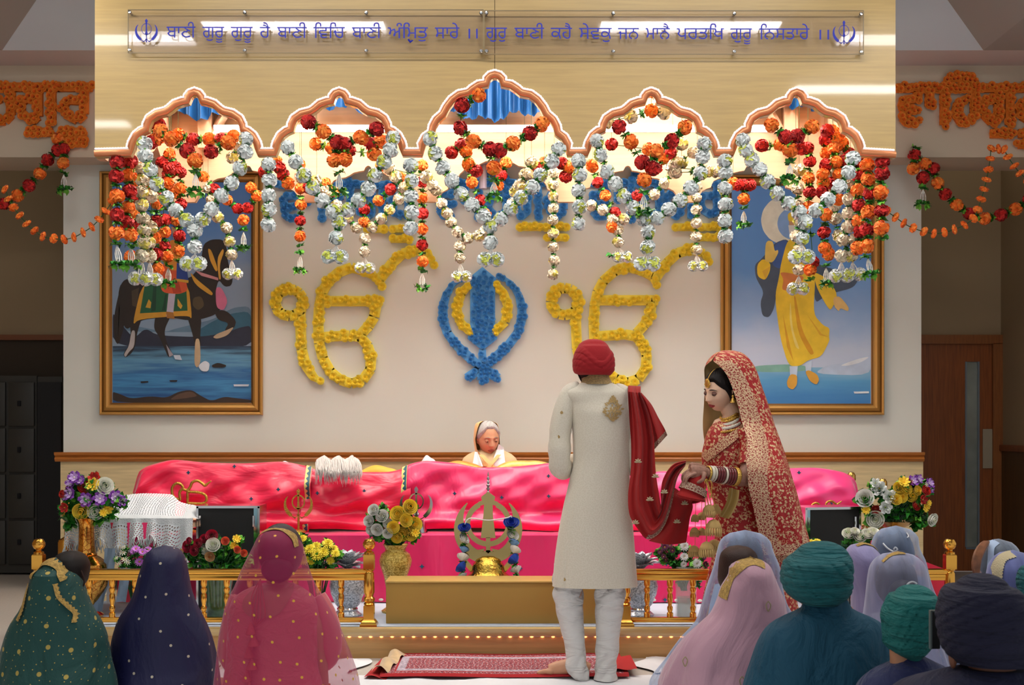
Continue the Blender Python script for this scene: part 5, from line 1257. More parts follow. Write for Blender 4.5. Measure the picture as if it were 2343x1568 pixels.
def mum(name, mats, seed, n=18, layers=4):
    rr = random.Random(seed); mb = MB()
    for k in range(layers):
        R = 1-.17*k
        for j in range(n):
            a = 2*PI*(j+.5*k)/n+rr.uniform(-.1, .1); el = .12+.36*k+rr.uniform(-.08, .08); d = Vector((math.cos(a)*math.cos(el), math.sin(a)*math.cos(el), math.sin(el))); s_ = Vector((-math.sin(a), math.cos(a), 0)); w_ = .10
            pts = []
            for u, q_ in ((.1, .5), (.5, 1), (.85, .9), (1, .15)): c_ = d*R*u+Vector((0, 0, .1*math.sin(u*3))); pts += [c_-s_*w_*q_, c_+s_*w_*q_]
            mb.mi = 0; mb.add(pts, [(i*2, i*2+1, i*2+3, i*2+2) for i in range(3)])
    mb.mi = len(mats)-1; mb.ball((0, 0, .22), .2, 10, 6, (1, 1, .7)); return mb.mesh(name, mats, sharp=0)
fm = lambda n, *c: [M(n+'_%d' % i, x, .6, sheen=.2) for i, x in enumerate(c)]
m_purp = fm('purple_petal', '8a3fae', 'c9a3dc', 'f0ead8'); m_redp = fm('red_petal', 'd42a17', 'a3120c', 'e9c23a'); m_yelp = fm('yellow_petal', 'ffe04a', 'ffd22c', 'eab01a'); m_ivp = fm('cream_petal', 'f8f7ea', 'eceed2', 'c9c48a'); m_whp = fm('pure_white_petal', 'f4f5f2', 'e2e8e0', 'e6df5a')
m_crim = fm('crimson_petal', 'b5123a', '7d0a24'); m_cor = fm('coral_petal', 'f0734a', 'e4552f'); m_pch = fm('peach_petal', 'efc28a', 'e08f4a'); m_dmag = fm('maroon_petal', '5e1246', '7d2058', 'd8b53a'); m_lil = fm('lilac_petal', 'c06ccb', 'a851b8', 'a8862a'); m_lem = fm('lemon_petal', 'f4dc2c', 'e8c614', 'c9a514'); m_mar = fm('wine_petal', '6a1035', '4a0a26', 'd8b53a')
FL = {'U': [ruffle('flower', m_purp, i, 6, 2, .5) for i in (1, 2)], 'R': [roseball('flower', m_redp[:2], 3)], 'Y': [roseball('flower', m_yelp[:2], 4), roseball('flower', m_yelp[:2], 14)], 'V': [roseball('flower', m_ivp[:2], 5)], 'W': [ruffle('flower', m_whp, 6, 6, 3, .7)],
      'y': [ruffle('flower', m_yelp, 7, 8, 2, .4)], 'C': [roseball('flower', m_crim, 8)], 'K': [roseball('flower', m_cor, 9)], 'A': [roseball('flower', m_pch, 10)], 'M': [mum('flower', m_lem, 11)], 'D': [mum('flower', m_whp, 12)], 'L': [mum('flower', m_lil, 13, 16, 2)], 'X': [mum('flower', m_dmag, 15, 14, 3)], 'B': [roseball('flower', m_blueR, 16)], 'b': [roseball('flower', m_ltb, 17)], 'w': [roseball('flower', m_wr, 18)], 'r': [ruffle('flower', m_redp, 19, 6, 2, .7)], 's': [mum('flower', fm('tiny_white', 'ece6d8', 'd8c88a'), 21, 8, 1)], 'N': [ruffle('flower', m_mar, 22, 7, 2, .5)]}
FOL = [leaves_mesh('foliage', 26, 1.0, 90+i, 1.3) for i in range(3)]
def bouquet(label, Y, mouth, text, fol, name='bouquet', stem=True):
    """text: letter px,py,radius-in-px ; fol: px,py,radius"""
    root = thing(name, label, 'flowers', P(*mouth, Y)); rr = random.Random(int(mouth[0])); mo = P(*mouth, Y); ends = []
    for t in text.split():
        x, y, r = map(float, t[1:].split(',')); dy = rr.uniform(-.03, .03)
        cx_ = mouth[0]; p = P(x, y, Y)+Vector((0, -.05+dy, 0)); put('foliage', rr.choice(FOL), root, p+Vector((rr.uniform(-.015, .015), .035, -.012)), (PI/2+rr.uniform(-.5, .5), rr.uniform(-.5, .5), rr.uniform(0, 6)), r*1.25*Y/F); dr = Vector(((x-cx_)*.009+rr.uniform(-.25, .25), -1.0, (mouth[1]-70-y)*.008+.25+rr.uniform(-.2, .25))).normalized()
        put('flower', rr.choice(FL[t[0]]), root, p, dr.to_track_quat('Z', 'Y').to_euler(), r*Y/F*rr.uniform(.9, .98)); ends.append(p)
    for x, y, r in fol:
        put('foliage', rr.choice(FOL), root, P(x, y, Y)+Vector((0, .03, 0)), (rr.uniform(-.4, .4), rr.uniform(-.4, .4), rr.uniform(0, 6)), (r*Y/F,)*3)
    if stem:
        mb = MB()
        for e in ends: mb.tube(smooth_path([e+Vector((0, .03, -.01)), (e+mo)/2+Vector((0, .03, 0)), mo+Vector((rr.uniform(-.02, .02), rr.uniform(-.02, .02), -.06))], 6), .004, 5)
        mb.build('stems', m_leaf[1], root)
    return root
def rose_string(pts, root):
    for i, (k, x, y, r) in enumerate(pts):
        put('flower', FL[k][0], root, q(x, y, .035), (PI/2-.9+.3*math.sin(i*2.1), .3*math.sin(i*3.3), i), r*BYK/F)
        if k in 'Bw': put('leaf_sprig', SPRIG[i % 2], root, q(x, y+r*.75, .035), (0, 0, i), r*.9*BYK/F)
rose_string([('B', 1063, 1209, 13), ('w', 1061, 1233, 12), ('b', 1062, 1257, 10), ('w', 1059, 1275, 12), ('B', 1057, 1298, 13), ('w', 1058, 1318, 11), ('B', 1170, 1198, 16), ('w', 1172, 1225, 13), ('b', 1175, 1241, 11), ('w', 1178, 1258, 12), ('B', 1177, 1280, 13), ('w', 1181, 1303, 12)], rg)
# left gold vase and bouquet
def vase(name, label, px, Y, prof, mat, zb=SH+.006, n=32, cat='vase', sq=0):
    return tag(MB().lathe(prof, (P(px, 0, Y).x, Y, zb), n, sq=sq).build(name, mat), label, cat)
def engraved(name, col, dark, sc=26):
    if name in MATS: return MATS[name]
    m, nt, b = nodes_of(name); tc = nt.nodes.new('ShaderNodeTexCoord'); e = vor(nt, tc.outputs['Object'], sc, 'DISTANCE_TO_EDGE', d2=False); mk = ramp2(nt, e, .03, .07, (1, 1, 1, 1), (0, 0, 0, 1))
    nt.links.new(mixc(nt, mk, lin(col), lin(dark)), b.inputs['Base Color']); b.inputs['Metallic'].default_value = 1; b.inputs['Roughness'].default_value = .16; MATS[name] = m; return m
zr = P(0, 1186, 8.15).z-SH-.006; ky = 8.15/F
vase('vase', 'tall engraved gold vase at the left end of the stage', 198, 8.15, [(.10, 0), (.105, .015), (.07, .04), (.06, .07), (.09, .12), (.14, .2), (.152, .26), (.135, .33), (.085, .37), (.06, .385), (.066, .39), (.055, .40), (.049, .45), (.046, zr-.06), (.05, zr-.03), (.062, zr-.005), (.064, zr), (.05, zr)], engraved('engraved_gold', 'dfa24a', 'a8602c', 34))
bouquet('mixed purple yellow and red bouquet in the tall gold vase at left', 8.15, (198, 1190), 'U180,1092,16 U166,1106,15 U192,1098,13 U168,1128,17 U205,1142,18 U238,1140,18 U268,1136,17 U280,1146,14 U155,1136,11 r222,1094,15 R198,1114,13 R150,1130,9 r157,1160,13 y222,1108,17 y214,1112,12 V246,1112,19 Y192,1168,18 V224,1170,18 y250,1164,13 y244,1172,10 N162,1118,8', [(170, 1150, 26), (215, 1125, 24), (245, 1150, 24), (195, 1150, 26), (160, 1172, 24), (225, 1185, 26), (156, 1195, 24), (252, 1178, 20), (190, 1122, 22)])
# small gold lamp far left
mb = MB(); mb.lathe([(.05, 0), (.05, .01), (.015, .03), (.012, .14), (.03, .17), (.03, .19), (.012, .2)], (P(152, 0, 8.6).x, 8.6, .62), 16); mb.lathe([(.012, .2), (.028, .22), (.03, .25), (.018, .27), (.006, .28)], (P(152, 0, 8.6).x, 8.6, .62), 16); mb.lathe([(.055, 0), (.055, .43)], (P(152, 0, 8.6).x, 8.6, SH+.006), 16)
tag(mb.build('lamp_stand', m_gold), 'small ornate gold stand left of the tall gold vase', 'stand')
# crochet-covered table at left
def lace():
    m, nt, b = nodes_of('crochet_lace'); b.inputs['Base Color'].default_value = (*lin('cfd3d6'), 1); b.inputs['Roughness'].default_value = .9
    s = uv_src(nt); d = vor(nt, s, 58, rnd=.2); wire_sheer(nt, b, ramp2(nt, d, .20, .27)); return m
m_lace = lace(); m_lace_s = M('crochet_solid', 'c6cacc', .9, bump=.6, bscale=160)
tb = thing('side_table', 'small table with white legs under the crochet cover at left', 'table', (P(300, 0, 8.5).x, 8.5, SH+.006))
ta, tb2 = P(185, 0, 8.35).x, P(440, 0, 8.35).x; tz = P(0, 1196, 8.3).z
MB().b2((ta, 8.3, tz-.04), (tb2, 8.85, tz-.006)).build('tabletop', m_wood_in, tb)
for x in (ta+.05, tb2-.05):
    for y in (8.36, 8.8): MB().b2((x-.02, y-.02, SH+.006), (x+.02, y+.02, tz-.04)).build('leg', m_white, tb)
hb = thing('keyboard_case', 'boxy instrument on the table hidden under the crochet cover', 'instrument', (P(320, 0, 8.6).x, 8.6, tz)); MB().b2((P(240, 0, 8.6).x, 8.55, tz), (P(385, 0, 8.6).x, 8.8, P(0, 1140, 8.6).z), .02).build('case', m_black, hb)
cc = thing('crochet_cover', 'white crochet cover with a long fringe draped over the table at left', 'cloth', (P(310, 0, 8.4).x, 8.4, tz))
HB = [(165, 1186), (205, 1178), (232, 1150), (265, 1133), (310, 1129), (370, 1131), (392, 1148), (408, 1153), (432, 1158), (446, 1180), (452, 1192)]
def lacef(u, v):
    px = 165+287*u; e = interp([h[0] for h in HB], [h[1] for h in HB], px); x = P(px, 0, 8.4).x
    if v < .45:
        t = v/.45; py = e+(1186-e)*t; return Vector((x, 8.62-.34*t-.02*math.sin(px*.12)*math.sin(PI*t), P(0, py, 8.62-.34*t).z))
    t = (v-.45)/.55; w_ = 1240+14*math.sin(px*.05)+8*math.sin(px*.17); py = 1186+(w_-1186)*t
    return Vector((x, 8.28-.02*t-.02*math.sin(px*.16)*t, P(0, py, 8.28).z))
mb = MB(); mb.grid(lacef, 80, 44, mats=lambda u, v: 1 if .38 < v < .56 or (u > .9) else 0); mb.build('crochet', [m_lace, m_lace_s], cc)
mb = MB(); rr = random.Random(8)
for i in range(190):
    u = i/189; p = lacef(u, 1.0); L_ = .085*rr.uniform(.6, 1.2); mb.tube(smooth_path([p, p+Vector((rr.uniform(-.015, .015), -.01, -L_*.5)), p+Vector((rr.uniform(-.03, .03), -.01, -L_))], 5), [.003, .003, .003, .0025, .001], 4)
mb.build('fringe', m_lace_s, cc, sharp=0)
def strip(name, label, pts, wd, mat, Y, cat='ribbon'):
    mb = MB(); pp = smooth_path([P(x, y, Y) for x, y in pts], 20)
    mb.grid(lambda u, v: pp[min(19, int(round(v*19)))]+Vector(((u-.5)*wd, .01*math.sin(u*6+v*5), 0)), 4, 19); return tag(mb.build(name, mat), label, cat)
m_gb2 = M('grey_blue_ribbon', '76889a', .7)
strip('ribbon', 'broad grey-blue ribbon hanging beside the tall gold vase', [(252, 1255), (246, 1310), (228, 1360), (222, 1400)], .07, m_gb2, 8.12)
strip('ribbon', 'broad grey-blue ribbon hanging behind the railing left of the navy veil', [(286, 1300), (282, 1340), (278, 1378)], .06, m_gb2, 8.1)
scr = lambda n, lab, poly, Y, mat: tag(MB().prism(poly, lambda p: P(p[0], p[1], Y)+Vector((0, -.012, 0)), lambda p: P(p[0], p[1], Y)).build(n, mat, smooth=False), lab, 'cloth')
scr('red_cloth', 'red cloth edge with dark trim below the crochet fringe', [(254, 1196), (264, 1196), (272, 1300), (268, 1378), (300, 1378), (318, 1310), (300, 1300), (276, 1300)], 8.29, M('red_satin', 'd8123a', .45, sheen=.3))
scr('pink_card', 'bright pink fringed cloth below the crochet fringe behind the lilac daisies', [(292, 1196), (338, 1196), (352, 1262), (345, 1290), (296, 1290)], 8.29, M('hot_pink', 'f4286c', .6))
# flight cases
def case(label, x0, x1, yt, Y, rot=0.):
    a, b = P(x0, 0, Y).x, P(x1, 0, Y).x; zt = P(0, yt, Y).z; root = thing('equipment_case', label, 'case', ((a+b)/2, Y, SH+.006)); w_ = b-a; h = zt-SH-.006; c = Vector(((a+b)/2, Y, SH+.006)); R = Matrix.Rotation(rot, 4, 'Z')
    def part(nm, mat, bxs):
        mb = MB()
        for p0, p1 in bxs: mb.b2(p0, p1)
        mb.v = [tuple(c+(R @ Vector(v))) for v in mb.v]; return mb.build(nm, mat, root, smooth=False)
    part('shell', m_black, [((-w_/2, 0, 0), (w_/2, .22, h))])
    part('edge_trim', m_steel, [((-w_/2-.004, -.012, h-.012), (w_/2+.004, .225, h+.004)), ((-w_/2-.006, -.012, 0), (-w_/2+.008, .225, h)), ((w_/2-.008, -.012, 0), (w_/2+.006, .225, h))])
    part('side_strip', M('mirror_strip', '8fb0b8', .1, 1.), [((w_/2-.034 if rot == 0 else -w_/2, -.006, 0), (w_/2-.01 if rot == 0 else -w_/2+.03, .0, h-.012))])
    for x in (-w_/2+.012, w_/2-.04): part('latch', m_steel, [((x, -.014, h-.13), (x+.012, 0, h-.06)), ((x+.002, -.02, h-.11), (x+.01, -.01, h-.09))])
case('open black case with silver edges behind the red rose bouquet', 452, 593, 1159, 8.45)
case('black case with silver edges at right behind the teal turban', 1838, 1972, 1162, 8.45, .22)
bouquet('bouquet of red cream and coral roses before the black case at left', 8.1, (500, 1310), 'C434,1250,14 C452,1258,12 C470,1233,10 C487,1226,13 C458,1243,10 V492,1246,15 V473,1256,13 K522,1236,9 K548,1256,8 A484,1272,11 y545,1232,11 y538,1248,11 A420,1262,7 K562,1264,8 C440,1236,8', [(440, 1285, 24), (470, 1282, 24), (500, 1285, 26), (530, 1282, 26), (558, 1282, 22), (515, 1262, 22), (480, 1300, 24), (545, 1300, 22), (455, 1265, 18)])
vase('glass_vase', 'clear glass vase full of stems behind the left railing', 500, 8.1, [(.075, 0), (.08, .01), (.075, .08), (.085, .2), (.095, .26), (.09, .26), (.07, .1), (.07, .02)], M('green_glass', '3c5a34', .1, spec=.8, var=.4, vscale=20))
bouquet('lilac daisies and tiny white blossoms under the crochet cover', 8.15, (310, 1400), 'L316,1256,12 L332,1262,11 L342,1258,10 L322,1286,13 L308,1262,9 s285,1265,9 s292,1280,9 s280,1288,8 s300,1285,8 s288,1252,8 s275,1275,7 N284,1285,6 N300,1268,6', [(300, 1300, 20), (322, 1300, 20), (310, 1320, 22)])
bouquet('bunch of yellow chrysanthemums right of the magenta veil', 8.12, (726, 1400), 'M680,1226,14 M696,1232,13 M672,1238,10 M690,1260,16 M712,1256,16 M730,1268,17 M752,1244,16 M764,1256,14 M744,1262,15 M770,1266,12 M700,1280,14 M758,1282,12 M725,1250,14 M716,1284,10 A678,1240,7', [(700, 1300, 20), (730, 1300, 22), (755, 1298, 18), (715, 1290, 18)])
def glitter(name, c0, c1):
    if name in MATS: return MATS[name]
    m, nt, b = nodes_of(name); tc = nt.nodes.new('ShaderNodeTexCoord'); v = nt.nodes.new('ShaderNodeTexVoronoi'); v.inputs['Scale'].default_value = 130; nt.links.new(tc.outputs['Object'], v.inputs['Vector'])
    sp_ = nt.nodes.new('ShaderNodeSeparateColor'); nt.links.new(v.outputs['Color'], sp_.inputs[0]); nt.links.new(mixc(nt, sp_.outputs[0], lin(c0), lin(c1)), b.inputs['Base Color']); b.inputs['Metallic'].default_value = .3; b.inputs['Roughness'].default_value = .3
    bp = nt.nodes.new('ShaderNodeBump'); bp.inputs['Strength'].default_value = .9; bp.inputs['Distance'].default_value = .004; nt.links.new(sp_.outputs[1], bp.inputs['Height']); nt.links.new(bp.outputs[0], b.inputs['Normal']); MATS[name] = m; return m
m_gg = glitter('gold_glitter', 'a8842a', 'f0d678'); m_sg = glitter('silver_glitter', '868d96', 'eef2f8')
def lotus_vase(label, lab2, px, Y, yr):
    zt = P(0, yr, Y).z-SH-.006; root = thing('vase', label, 'vase', (P(px, 0, Y).x, Y, SH+.006))
    k = zt/.42
    MB().lathe([(.085, 0), (.09, .01), (.06, .05*k), (.055, .07*k), (.075, .1*k), (.105, .2*k), (.115, .27*k), (.105, .33*k), (.07, .37*k), (.06, .385*k), (.085, .41*k), (.088, .42*k), (.06, .41*k)], root.location, 12).build('body', m_sg, root)
    MB().lathe([(.064, .05*k), (.066, .062*k), (.06, .078*k)], root.location, 12).build('band', m_sil, root)
    fl = thing('lotus_flower', lab2, 'flower', P(px, yr, Y)); rr = random.Random(px); mb = MB()
    for k_, (n, R, el) in enumerate(((12, .16, .25), (11, .15, .6), (9, .135, .95), (6, .11, 1.25))):
        for j in range(n):
            a = 2*PI*(j+.5*k_)/n+rr.uniform(-.15, .15); e = el+rr.uniform(-.12, .12); d = Vector((math.cos(a)*math.cos(e), math.sin(a)*math.cos(e), math.sin(e))); s_ = Vector((-math.sin(a), math.cos(a), 0)); up = s_.cross(d)
            pts = []
            for u, w_ in ((0, .25), (.35, .9), (.65, 1), (.88, .55), (1, .04)): c_ = Vector(root.location)+Vector((0, 0, zt+.0))+d*R*u+up*-.02*math.sin(u*3.1); pts += [c_-s_*.032*w_, c_+up*.008, c_+s_*.032*w_]
            mb.add(pts, [(q_*3+c, q_*3+c+1, q_*3+c+4, q_*3+c+3) for q_ in range(4) for c in range(2)])
    mb.build('petals', m_sg, fl, sharp=0)
lotus_vase('silver glitter vase behind the end of the left railing', 'silver glitter lotus in the vase left of the gold railing post', 795, 8.2, 1302)
lotus_vase('silver glitter vase just right of the groom', 'silver glitter lotus just right of the groom', 1464, 8.2, 1305)
zr = P(0, 1246, 8.35).z-SH-.006
vase('vase', 'gold glitter vase with the yellow and white roses beside the gold box', 905, 8.35, [(.085, 0), (.09, .012), (.05, .04), (.04, .07), (.05, .1), (.075, zr-.2), (.1, zr-.13), (.104, zr-.1), (.09, zr-.06), (.068, zr-.045), (.064, zr-.03), (.08, zr), (.082, zr), (.06, zr-.02)], m_gg)
bouquet('yellow and white rose bouquet in the gold glitter vase', 8.32, (905, 1250), 'w857,1167,13 w876,1181,14 w846,1192,12 w866,1210,13 w889,1197,11 w890,1218,11 w850,1212,11 Y912,1176,17 Y938,1160,16 Y948,1200,17 Y922,1217,19 Y902,1205,14 Y940,1222,14 Y930,1190,14 y952,1218,11 Y910,1228,13', [(865, 1225, 22), (885, 1230, 22), (850, 1180, 18), (945, 1230, 20), (905, 1240, 22), (875, 1165, 16), (870, 1195, 20)])
# right side flowers
bouquet('white purple and wine chrysanthemums in the glass vase right of the groom', 8.1, (1565, 1330), 'D1564,1250,13 D1564,1274,12 D1590,1287,13 D1562,1290,9 X1520,1252,10 X1532,1248,9 X1510,1262,9 X1536,1258,8 X1516,1272,7 N1522,1280,7 N1612,1290,8 X1608,1275,7', [(1540, 1285, 22), (1560, 1300, 24), (1590, 1300, 22), (1545, 1265, 16), (1580, 1265, 18), (1520, 1280, 16), (1562, 1330, 18), (1596, 1335, 16)])
mg, nt, b = nodes_of('clear_glass'); b.inputs['Base Color'].default_value = (.9, .95, .92, 1); b.inputs['Roughness'].default_value = .03; b.inputs['Alpha'].default_value = .22
vase('glass_vase', 'clear glass vase with water behind the right railing', 1570, 8.1, [(.062, 0), (.066, .01), (.066, .32), (.062, .32), (.06, .015)], mg, cat='vase')
tag(MB().lathe([(.055, .012), (.055, .13), (.0, .131)], (P(1570, 0, 8.1).x, 8.1, SH+.006), 24).build('water', M('vase_water', 'b9c6ae', .05, alpha=.5)), 'cloudy water in the clear glass vase', 'water')
zr = P(0, 1192, 8.5).z-SH-.006
vase('pedestal_bowl', 'gold pedestal bowl under the mixed bouquet at right', 2045, 8.5, [(.11, 0), (.115, .012), (.05, .04), (.035, .08), (.035, zr-.12), (.05, zr-.09), (.055, zr-.05), (.12, zr-.012), (.15, zr), (.14, zr)], m_brass)
bouquet('big mixed bouquet of white yellow red and purple flowers at right', 8.45, (2045, 1190), 'W2010,1118,19 W2030,1136,18 W2000,1106,13 w1975,1140,20 W2020,1160,16 V2000,1187,19 R2001,1166,11 y1976,1166,11 Y2050,1115,12 Y2066,1118,14 Y2056,1136,13 Y2080,1132,15 Y2042,1142,12 Y2092,1122,11 y2060,1102,15 R2072,1103,9 U2084,1100,15 U2098,1096,12 U2122,1106,14 U2126,1118,12 R2110,1122,11 r2104,1142,12 R2092,1156,12 y2114,1160,12 y2120,1150,8 V2128,1188,15 s2112,1108,8', [(2040, 1170, 28), (2065, 1165, 28), (2090, 1178, 26), (2015, 1178, 22), (2105, 1180, 22), (2100, 1110, 16), (2098, 1195, 24), (2045, 1185, 24), (1985, 1150, 16)])
bouquet('cluster of greenish white roses before the black case at right', 8.1, (1965, 1400), 'V1938,1222,15 V1960,1228,15 V1978,1222,14 V1992,1218,13 V1950,1215,10', [(1945, 1250, 20), (1965, 1252, 20), (1985, 1250, 18), (1955, 1275, 22)])
bouquet('small yellow chrysanthemums just right of the bride', 8.1, (1862, 1400), 'M1855,1243,12 M1866,1240,11 M1848,1250,10 M1874,1250,9', [(1856, 1268, 18), (1868, 1270, 18)])
# bead cloth and cot finials at right
mb = MB()
for i in range(9):
    for j in range(3): mb.ball(P(1975+9*i, 1204+8*j+i*.5, 8.6), .011, 8, 6)
tag(mb.build('bead_fringe', M('copper_beads', 'd99a5c', .3, .6)), 'copper bead fringe under the right bouquet', 'bead fringe', None, 'stuff')
for x, y, lab in ((1948, 1091, 'gold ball finial at the right end of the pink satin'), (2020, 1106, 'gold ball finial behind the white flowers of the right bouquet')):
    p = P(x, y, 9.3); mb = MB(); mb.lathe([(.02, -.5), (.02, -.05), (.012, -.04), (.03, -.025), (.03, .01), (.018, .03), (.004, .035)], p, 16); mb.lathe([(.03, SH+.006-p.z), (.02, -.5)], p, 16); tag(mb.build('bed_post', m_brass), lab, 'post')
scr('red_cloth', 'folded red cloth with green border behind the right railing post', [(2095, 1270), (2112, 1284), (2160, 1302), (2160, 1415), (2100, 1415)], 8.1, M('red_satin', 'd8123a', .45, sheen=.3))
# ------------------------------------------------------------------ people
def G(x, s): return math.exp(-(x/s)**2)
def head_fn(lam, phi, off=0., woman=True):
    """face looks along -Y; origin between the ears at eye height; returns a point (metres, adult)"""
    d = Vector((math.cos(phi)*math.sin(lam), -math.cos(phi)*math.cos(lam), math.sin(phi)))
    p = Vector((d.x*.073, d.y*.094, d.z*.113)); t = p.z/.113; fr = max(0., -d.y)
    if t < 0:
        k = (-t)
        p.x *= 1-.30*k**1.7; p.y *= (1-.10*k**2) if d.y < 0 else (1-.42*min(1, k*1.3))
        if d.y < 0: p.y -= .018*k*fr
    else: p.y *= 1+.03*t
    x, z = p.x, p.z; ax = abs(x); f = min(1, fr*1.6)
    nose = 0.
    if -.052 < z < .03:
        pr = (.03-z)/.066; pr = pr if z > -.036 else max(0, 1-(-.036-z)/.011)
        nose = .023*min(1, max(0, pr))**1.1*G(x, .0105+.004*min(1, max(0, pr)))
    y = 0
    y += nose+.007*G(ax-.0125, .006)*G(z+.037, .008)
    y += -.010*G(ax-.031, .017)*G(z-.001, .013)+.0045*G(z-.022, .009)*G(ax-.028, .03)
    y += .004*G(ax-.042, .018)*G(z+.028, .02)
    y += .0065*G(x, .02)*(G(z+.0605, .0052)+1.15*G(z+.0725, .006))-.004*G(x, .02)*G(z+.0665, .0022)-.003*G(z+.083, .006)*G(x, .025)
    y += .010*G(x, .018)*G(z+.1, .015)
    p.y -= y*f
    if off: p += Vector((d.x/.8, d.y/.95, d.z)).normalized()*off
    return p
def head_mesh_add(mb, Mx, nu=96, nv=72):
    vs = []; fs = []
    for j in range(nv+1):
        ph = -PI/2+PI*j/nv
        for i in range(nu): vs.append(Mx @ head_fn(-PI+2*PI*i/nu, ph))
    for j in range(nv):
        for i in range(nu): fs.append((j*nu+i, j*nu+(i+1) % nu, (j+1)*nu+(i+1) % nu, (j+1)*nu+i))
    mb.add(vs, fs)
    for sx in (-1, 1):                                              # ears
        pts = [Vector((sx*.072, .012+.018*math.cos(a), .0+.03*math.sin(a))) for a in np.linspace(-1.9, 2.4, 10)]
        mb.tube([Mx @ p for p in pts], .007, 6); mb.ball(Mx @ Vector((sx*.071, .014, 0)), .02, 8, 6, (.5, 1, 1.3))
def patch(mb, Mx, reg, off, nu=20, nv=10, off_fn=None):
    """piece of the head surface; reg=(lam0,lam1,phi0,phi1) or fn(u,v)->(lam,phi)"""
    def f(u, v):
        l, p = reg(u, v) if callable(reg) else (reg[0]+(reg[1]-reg[0])*u, reg[2]+(reg[3]-reg[2])*v)
        return Mx @ head_fn(l, p, off_fn(u, v) if off_fn else off)
    mb.grid(f, nu, nv)
def ang(x, z):                                                      # head-local x,z -> (lam,phi) on the front
    ph = math.asin(max(-1, min(1, z/.113))); 
    k = 1-.30*max(0, -z/.113)**1.7
    return math.asin(max(-1, min(1, x/(.073*math.cos(ph)*k)))), ph
def face_parts(root, Mx, lid, lip, brow, iris='2a1a10', lipc='a8323a'):
    m_lip = M('lips_'+lipc, lipc, .4); m_brow = M('brow_'+brow, brow, .8)
    mb = MB()
    for sx in (-1, 1):
        pts = [Mx @ head_fn(*ang(sx*(.014+.034*t), .0195+.006*math.sin(PI*min(1, t*.9+.1))-.004*t), .0022) for t in np.linspace(0, 1, 9)]
        mb.tube(pts, [.0014, .0026, .003, .003, .0028, .0026, .0022, .0016, .0008], 6)
    mb.build('eyebrows', m_brow, root)
    for sx in (-1, 1):
        c = Vector((sx*.0315, -.0790, .0005)); e = MB(); e.ball(Mx @ c, .0119, 14, 10); eye = e.build('eye', M('eye_white', 'e6e0d8', .25), root)
        g = Vector((c.x+sx*.0, c.y-.0102, c.z-.0045*lid)); MB().ball(Mx @ g, .0056, 12, 8, (1, .6, 1), Mx.to_3x3().normalized()).build('iris', M('iris_'+iris, iris, .2), eye)
        mb = MB()
        def lidf(u, v):
            a = -2.1+4.2*u; co = max(0, math.cos(a)); R = .0134; ed = -.0040+(.004-.0095*lid+.0040)*co**.6; p0 = 1.3; p1 = math.asin(ed/R); ph = p0+(p1-p0)*v
            return Mx @ Vector((c.x+R*math.cos(ph)*math.sin(a), c.y-R*math.cos(ph)*math.cos(a), c.z+R*math.sin(ph)))
        mb.grid(lidf, 12, 5); mb.build('eyelid', lid_mat[0], root)
        mb = MB(); mb.tube([lidf(u, 1.0)+Mx.to_3x3() @ Vector((0, -.0006, 0)) for u in np.linspace(0, 1, 11)], .0011, 5); mb.build('lashes', M('lash', '120c0a', .7), root)
    for sx in (-1, 1):
        c = Vector((sx*.0315, -.0790, .0005)); mb = MB()
        def lowf(u, v):
            a = -2.1+4.2*u; co = max(0, math.cos(a)); R = .0132; ed = -.0042-.0026*co**.6; p0 = -1.15*co**.5-.4; p1 = math.asin(ed/R); ph = p0+(p1-p0)*v
            return Mx @ Vector((c.x+R*math.cos(ph)*math.sin(a), c.y-R*math.cos(ph)*math.cos(a), c.z+R*math.sin(ph)))
        mb.grid(lowf, 12, 5); mb.build('lower_eyelid', lid_mat[0], root)
    for z0, z1, nm in ((-.0664, -.0565, 'upper_lip'), (-.078, -.0660, 'lower_lip')):
        mb = MB()
        def lf(u, v):
            x = -.0225+.045*u; q_ = 1-(abs(x)/.0235)**2; zm = -.0662; z = zm+((z0+(z1-z0)*v)-zm)*max(.05, q_)**.7
            return Mx @ head_fn(*ang(x, z), (.0012+.0016*q_)*min(1, q_*3+.2))
        mb.grid(lf, 18, 5); mb.build(nm, m_lip, root)
lid_mat = [None]
def hair_cap(root, Mx, mat, hl_front=.075, low=-.07, off=.011, name='hair', part=False):
    mb = MB(); nu, nv = 56, 30
    def f(u, v):
        lam = -PI+2*PI*u; a = abs(lam)
        e = hl_front-(.0) if a < .5 else (hl_front+(.012-hl_front)*min(1, (a-.5)/.75) if a < 1.25 else .012+(low-.012)*min(1, (a-1.25)/.6))
        pe = math.asin(max(-.98, min(.98, e/.113))); ph = pe+(PI/2-pe)*v
        o = off*min(1, .12+v*6)+.0015*math.sin(lam*26+4*v)*(v > .05)
        if part and a < .25: o -= .003*(1-a/.25)*(1 if v < .9 else 0)
        return Mx @ head_fn(lam, ph, o)
    mb.grid(f, nu, nv); mb.uv = {}; return mb.build(name, mat, root)
def MX(loc, yaw=0., pitch=0., roll=0., s=1.):
    """yaw 0 looks at the camera (-Y); positive pitch looks down"""
    return Matrix.Translation(loc) @ Matrix.Rotation(yaw, 4, 'Z') @ Matrix.Rotation(pitch, 4, 'X') @ Matrix.Rotation(roll, 4, 'Y') @ Matrix.Scale(s, 4)
